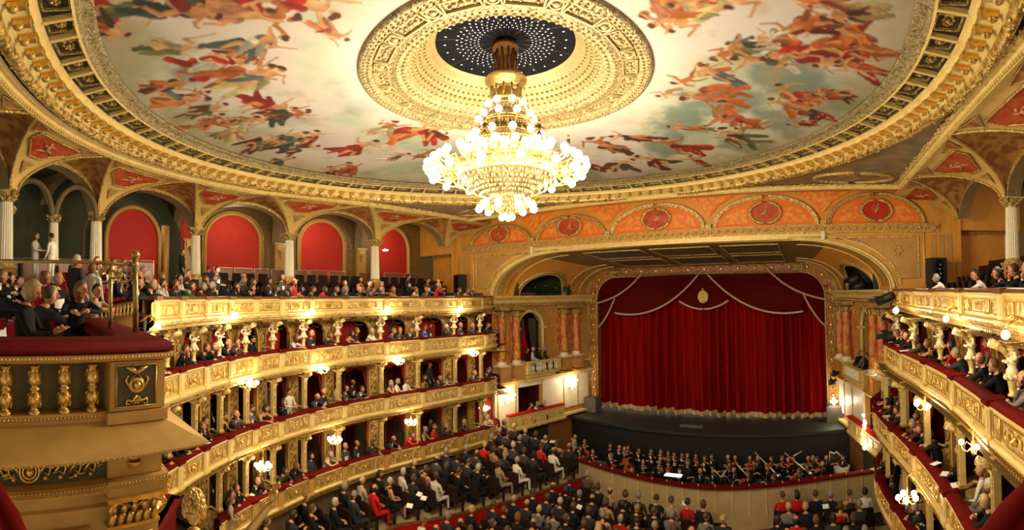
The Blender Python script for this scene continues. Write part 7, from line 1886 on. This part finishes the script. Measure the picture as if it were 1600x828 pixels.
# ---- programmes on laps and rails
for i, (x, y, z) in enumerate(((662, 668 + 110, None), (655, 772, None), (905, 792, None), (1070, 786, None), (1290, 791, None), (826, 722, None), (640, 790, None))):
    p = atz(x, y, -10.35 if x > 840 else -9.65); m = MB(); m.box((0, 0, 0), (.30, .22, .012), tilt=Matrix.Rotation(R(35), 3, 'X')); o = m.build('programme', [paper], None, loc=p, rz=rp.uniform(-.8, .8)); tag(o, 'open white programme held in the stalls, %s of several' % ordn[i], 'paper', 'white programmes')
for i, (x, y, z) in enumerate(((1412, 548, Z3 + .05), (1462, 724, Z2 + .05), (1476, 740, Z2 + .05), (1492, 758, Z2 + .05), (322, 692, Z2 + .05), (395, 772, Z1 + .05), (1385, 650, Z2 + .05))):
    p = atz(x, y, z); m = MB().box((0, 0, 0), (.30, .2, .01)); tag(m.build('paper_sheet', [paper], None, loc=p, rz=i * .5), 'white sheet of paper lying on a red tier rail, %s of several' % ordn[i], 'paper', 'papers on the rails')
# ================================================================ pit: instruments, stands
def cello_me(s=1.0):
    m = MB(); pr = [(-.22, 0), (-.20, .14), (-.13, .26), (-.15, .36), (-.17, .46), (-.11, .62), (0, .68)]; pts = [(x * s, 0, z * s) for x, z in pr] + [(-x * s, 0, z * s) for x, z in reversed(pr[:-1])]
    pts = [(0, 0, -.06 * s)] + pts; m.prism(pts, (0, 1, 0), .13 * s); n = MB(); n.box((0, .16 * s, .85 * s), (.035 * s, .04 * s, .62 * s)); n.sphere((0, .15 * s, 1.18 * s), .035 * s, 6, 5); n.box((0, .15 * s, .40 * s), (.04 * s, .03 * s, .5 * s)); n.tube([(0, .06 * s, -.05 * s), (0, .06 * s, -.3 * s)], .01, 5)
    return m.mesh('body', [violinm]), n.mesh('neck', [wood])
CE = cello_me(1.0); BA = cello_me(1.45); VI = cello_me(.48)
bow = MB().tube([(0, 0, 0), (.7, 0, 0)], .008, 4).mesh('bow', [metal])
for (p, rz, ps, x, y, i) in INSTR:
    f = Vector((-math.sin(rz), math.cos(rz), 0)); s_ = Vector((math.cos(rz), math.sin(rz), 0))
    if ps == 'cello':
        e = empty('cello', p + f * .62 + Vector((0, 0, .45)), rz + PI, 'orange varnished cello, %s counting from the left' % ordn[min(13, sum(1 for q in INSTR if q[2] == 'cello' and q[3] < x))], 'cello', 'cellos in the pit')
        e.rotation_euler = (R(-14), 0, rz + PI); e.scale = (1.35,) * 3; inst(CE[0], 'body', e); inst(CE[1], 'neck', e); b = inst(bow, 'bow', e, (-.35, .2, .25), .2)
    elif ps == 'play' and (x < 1110 or x > 1140) and i % 2 == 0:
        e = empty('violin', p + f * .32 + Vector((0, 0, 1.52)) - s_ * .1, 0, 'small reddish violin held by the %s seated player from the left' % num(1 + sum(1 for q in INSTR if q[2] == 'play' and q[3] < x)), 'violin', 'violins in the pit')
        e.rotation_euler = (R(-100), 0, rz + .5); e.scale = (1.35,) * 3; inst(VI[0], 'body', e); inst(VI[1], 'neck', e); inst(bow, 'bow', e, (-.3, .12, .2), .9)
st = MB(); st.tube([(0, 0, 0), (0, 0, .95)], .014, 5); st.tube([(-.2, 0, .0), (.2, 0, .0)], .012, 4); stm = st.mesh('pole', [iron]); dk = MB().box((0, 0, 1.05), (.5, .03, .32), tilt=Matrix.Rotation(R(-25), 3, 'X')).mesh('desk', [black]); ppm = MB().box((0, -.02, 1.06), (.40, .01, .26), tilt=Matrix.Rotation(R(-25), 3, 'X')).mesh('sheet_music', [paper])
for (p, rz, ps, x, y, i) in INSTR:
    if i % 2 == 0 and ps != 'stand':
        f = Vector((-math.sin(rz), math.cos(rz), 0)); e = empty('music_stand', p + f * 1.1, rz, 'black music stand before the players, %s from the left' % ('%s and %s' % (num(i // 2 + 1), num(i + 1)) if False else num(1 + sum(1 for q in INSTR if q[5] % 2 == 0 and (q[3] < x or (q[3] == x and q[5] < i))))), 'music stand', 'music stands in the pit'); e.scale = (1.25,) * 3; inst(stm, 'pole', e); inst(dk, 'desk', e)
        if i % 4 == 0: inst(ppm, 'sheet_music', e)
p = atz(1052, 742, -10.75); e = empty('conductor_desk', (p.x, p.y, PITZ), 0, 'conductor desk with open white score that glows by itself', 'desk'); MB().box((0, 0, 1.55), (1.15, .5, .05)).build('desk_top', [black], e); MB().box((0, 0, .77), (.15, .15, 1.5)).build('leg', [black], e); MB().box((0, 0, 1.59), (1.02, .40, .03)).build('score', [mat('glowing_score', (1, 1, 1), None, .6, emit=(1, .97, .88), estr=.9)], e)  # glow in the score's material stands in for light on it
# long pale slide and tube instruments and basses on the right of the pit
for i, (x0, y0, x1, y1) in enumerate(((1172, 699, 1215, 742), (1205, 690, 1264, 738), (1240, 712, 1277, 691), (1112, 730, 1126, 745), (1127, 745, 1140, 727), (1150, 723, 1166, 741))):
    a, b = atz(x0, y0, -10.4), atz(x1, y1, -10.9); e = empty('brass_instrument', a, 0, 'long pale shining tube instrument slanting in the pit, %s from the left' % ordn[[5, 4, 3, 0, 1, 2].index(i)], 'instrument', 'slanting instruments in the pit')
    d = b - a; m = MB(); sd_ = d.cross(Vector((0, 0, 1))).normalized() * .05; m.tube([(0, 0, 0), d], .030, 6); m.build('tube', [whitestone], e); m = MB(); m.tube([sd_, d * .93 + sd_], .02, 6); m.tube([d * .9, d * 1.0, d * 1.05], [.03, .08, .13], 10); m.build('bell', [metal], e)
p = atz(1315, 722, -10.95); e = empty('kettledrum', (p.x, p.y, -12.2), 0, 'large pale kettledrum at the right end of the pit', 'drum'); MB().lathe([(.05, .35), (.35, .45), (.50, .70), (.52, .98)], 24).build('bowl', [whitestone], e); MB().lathe([(.53, .98), (.53, 1.03), (.01, 1.03)], 24).build('drum_head', [mat('drum_skin', (.55, .55, .48), None, .6)], e)
for k in range(3): a = k * 2.1; MB().tube([(.3 * math.cos(a), .3 * math.sin(a), .5), (.45 * math.cos(a), .45 * math.sin(a), 0)], .025, 5).build('leg', [iron], e)
p = atz(1345, 740, -10.95); e = empty('bass_drum', (p.x, p.y - .2, -12.0), 0, 'low pale round drum beside the kettledrum', 'drum'); MB().lathe([(.45, .5), (.47, .95), (.01, .96)], 20).build('shell', [floorm], e)
a = atz(1295, 702, -10.3); e = empty('harp', (a.x, a.y, -12.2), 0, 'harp with pale slanting neck beside the kettledrum', 'harp'); MB().tube([(0, 0, 0), (.05, 0, 1.75)], .04, 6).build('column', [brass], e); MB().tube([(.05, 0, 1.75), (.3, 0, 1.62), (.5, 0, 1.72), (.85, 0, 1.35)], [.05, .06, .05, .04], 6).build('neck', [whitestone], e); MB().tube([(0, 0, .1), (.85, 0, 1.35)], [.12, .06], 6).build('soundbox', [violinm], e)
m = MB()
for k in range(9): u = (k + 1) / 10; m.tube([(.85 * u, 0, .1 + 1.25 * u), (.05 + .8 * u, 0, 1.70 - .3 * u * u)], .004, 3)
m.build('strings', [metal], e)['kind'] = 'stuff'
# keyboard with lit pages at the left end
p = atz(857, 692, -10.6); e = empty('keyboard', (p.x, p.y, -11.4), .3, 'dark keyboard with white pages at the left end of the pit', 'keyboard'); MB().box((0, 0, .75), (1.5, .4, .14)).build('case', [black], e)
for k in (-1, 1): MB().box((k * .35, .05, .90), (.5, .3, .02), tilt=Matrix.Rotation(.3, 3, 'X')).build('page', [paper], e)
MB().box((0, 0, .36), (1.2, .05, .7)).build('stand', [black], e)
# ================================================================ gilded putto statue in front, lower left
SP_ = spose(head=(-.0, .04, 1.66), elR=(.42, .04, 1.46), wrR=(.60, .0, 1.70), shR=(.20, 0, 1.44), hdR=(.1, 0, .95), elL=(-.30, .02, 1.18), wrL=(-.18, .18, 1.05), hyaw=0, hpitch=-8)
me, mt, mb_ = human('body', SP_, 'dress', [statuem] * 6)
p = atr(303, 790, 3.9); sc = 1.12
e = empty('gilded_statue', (p.x, p.y, p.z - 1.70 * sc), R(80), 'gilded statue of a curly-haired youth with one arm raised, seen from behind', 'statue'); e.scale = (sc,) * 3
inst(me, 'body', e); m = MB(); rk = random.Random(6)
for k in range(130):
    a = rk.uniform(0, 2 * PI); ph = rk.uniform(-.5, 1.5); d = Vector((math.cos(a) * math.cos(ph), math.sin(a) * math.cos(ph), math.sin(ph)))
    if d.y > .45 and d.z < .5: continue
    m.sphere((d.x * .078, d.y * .09 - .005, d.z * .115 + .012), rk.uniform(.014, .024), 7, 5, sc=(1, 1, 1.3))
h = m.build('curly_hair', [statuem], e); h.matrix_local = mt
MB().lathe([(.22, -.02), (.26, -.06), (.18, -.12), (.14, -.4), (.22, -.5)], 16).build('plinth', [goldrel2], e)
pl_ = empty('statue_bracket', (p.x, p.y, p.z - 1.70 * sc - .56), 0, 'cream wall bracket carrying the gilded statue', 'bracket'); MB().lathe([(.35, 0), (.35, -.08), (.2, -.3), (.05, -.6)], 16).build('console', [cream], pl_); MB().box((-.9, .0, -.12), (1.6, .3, .2), .3).build('arm', [cream], pl_)
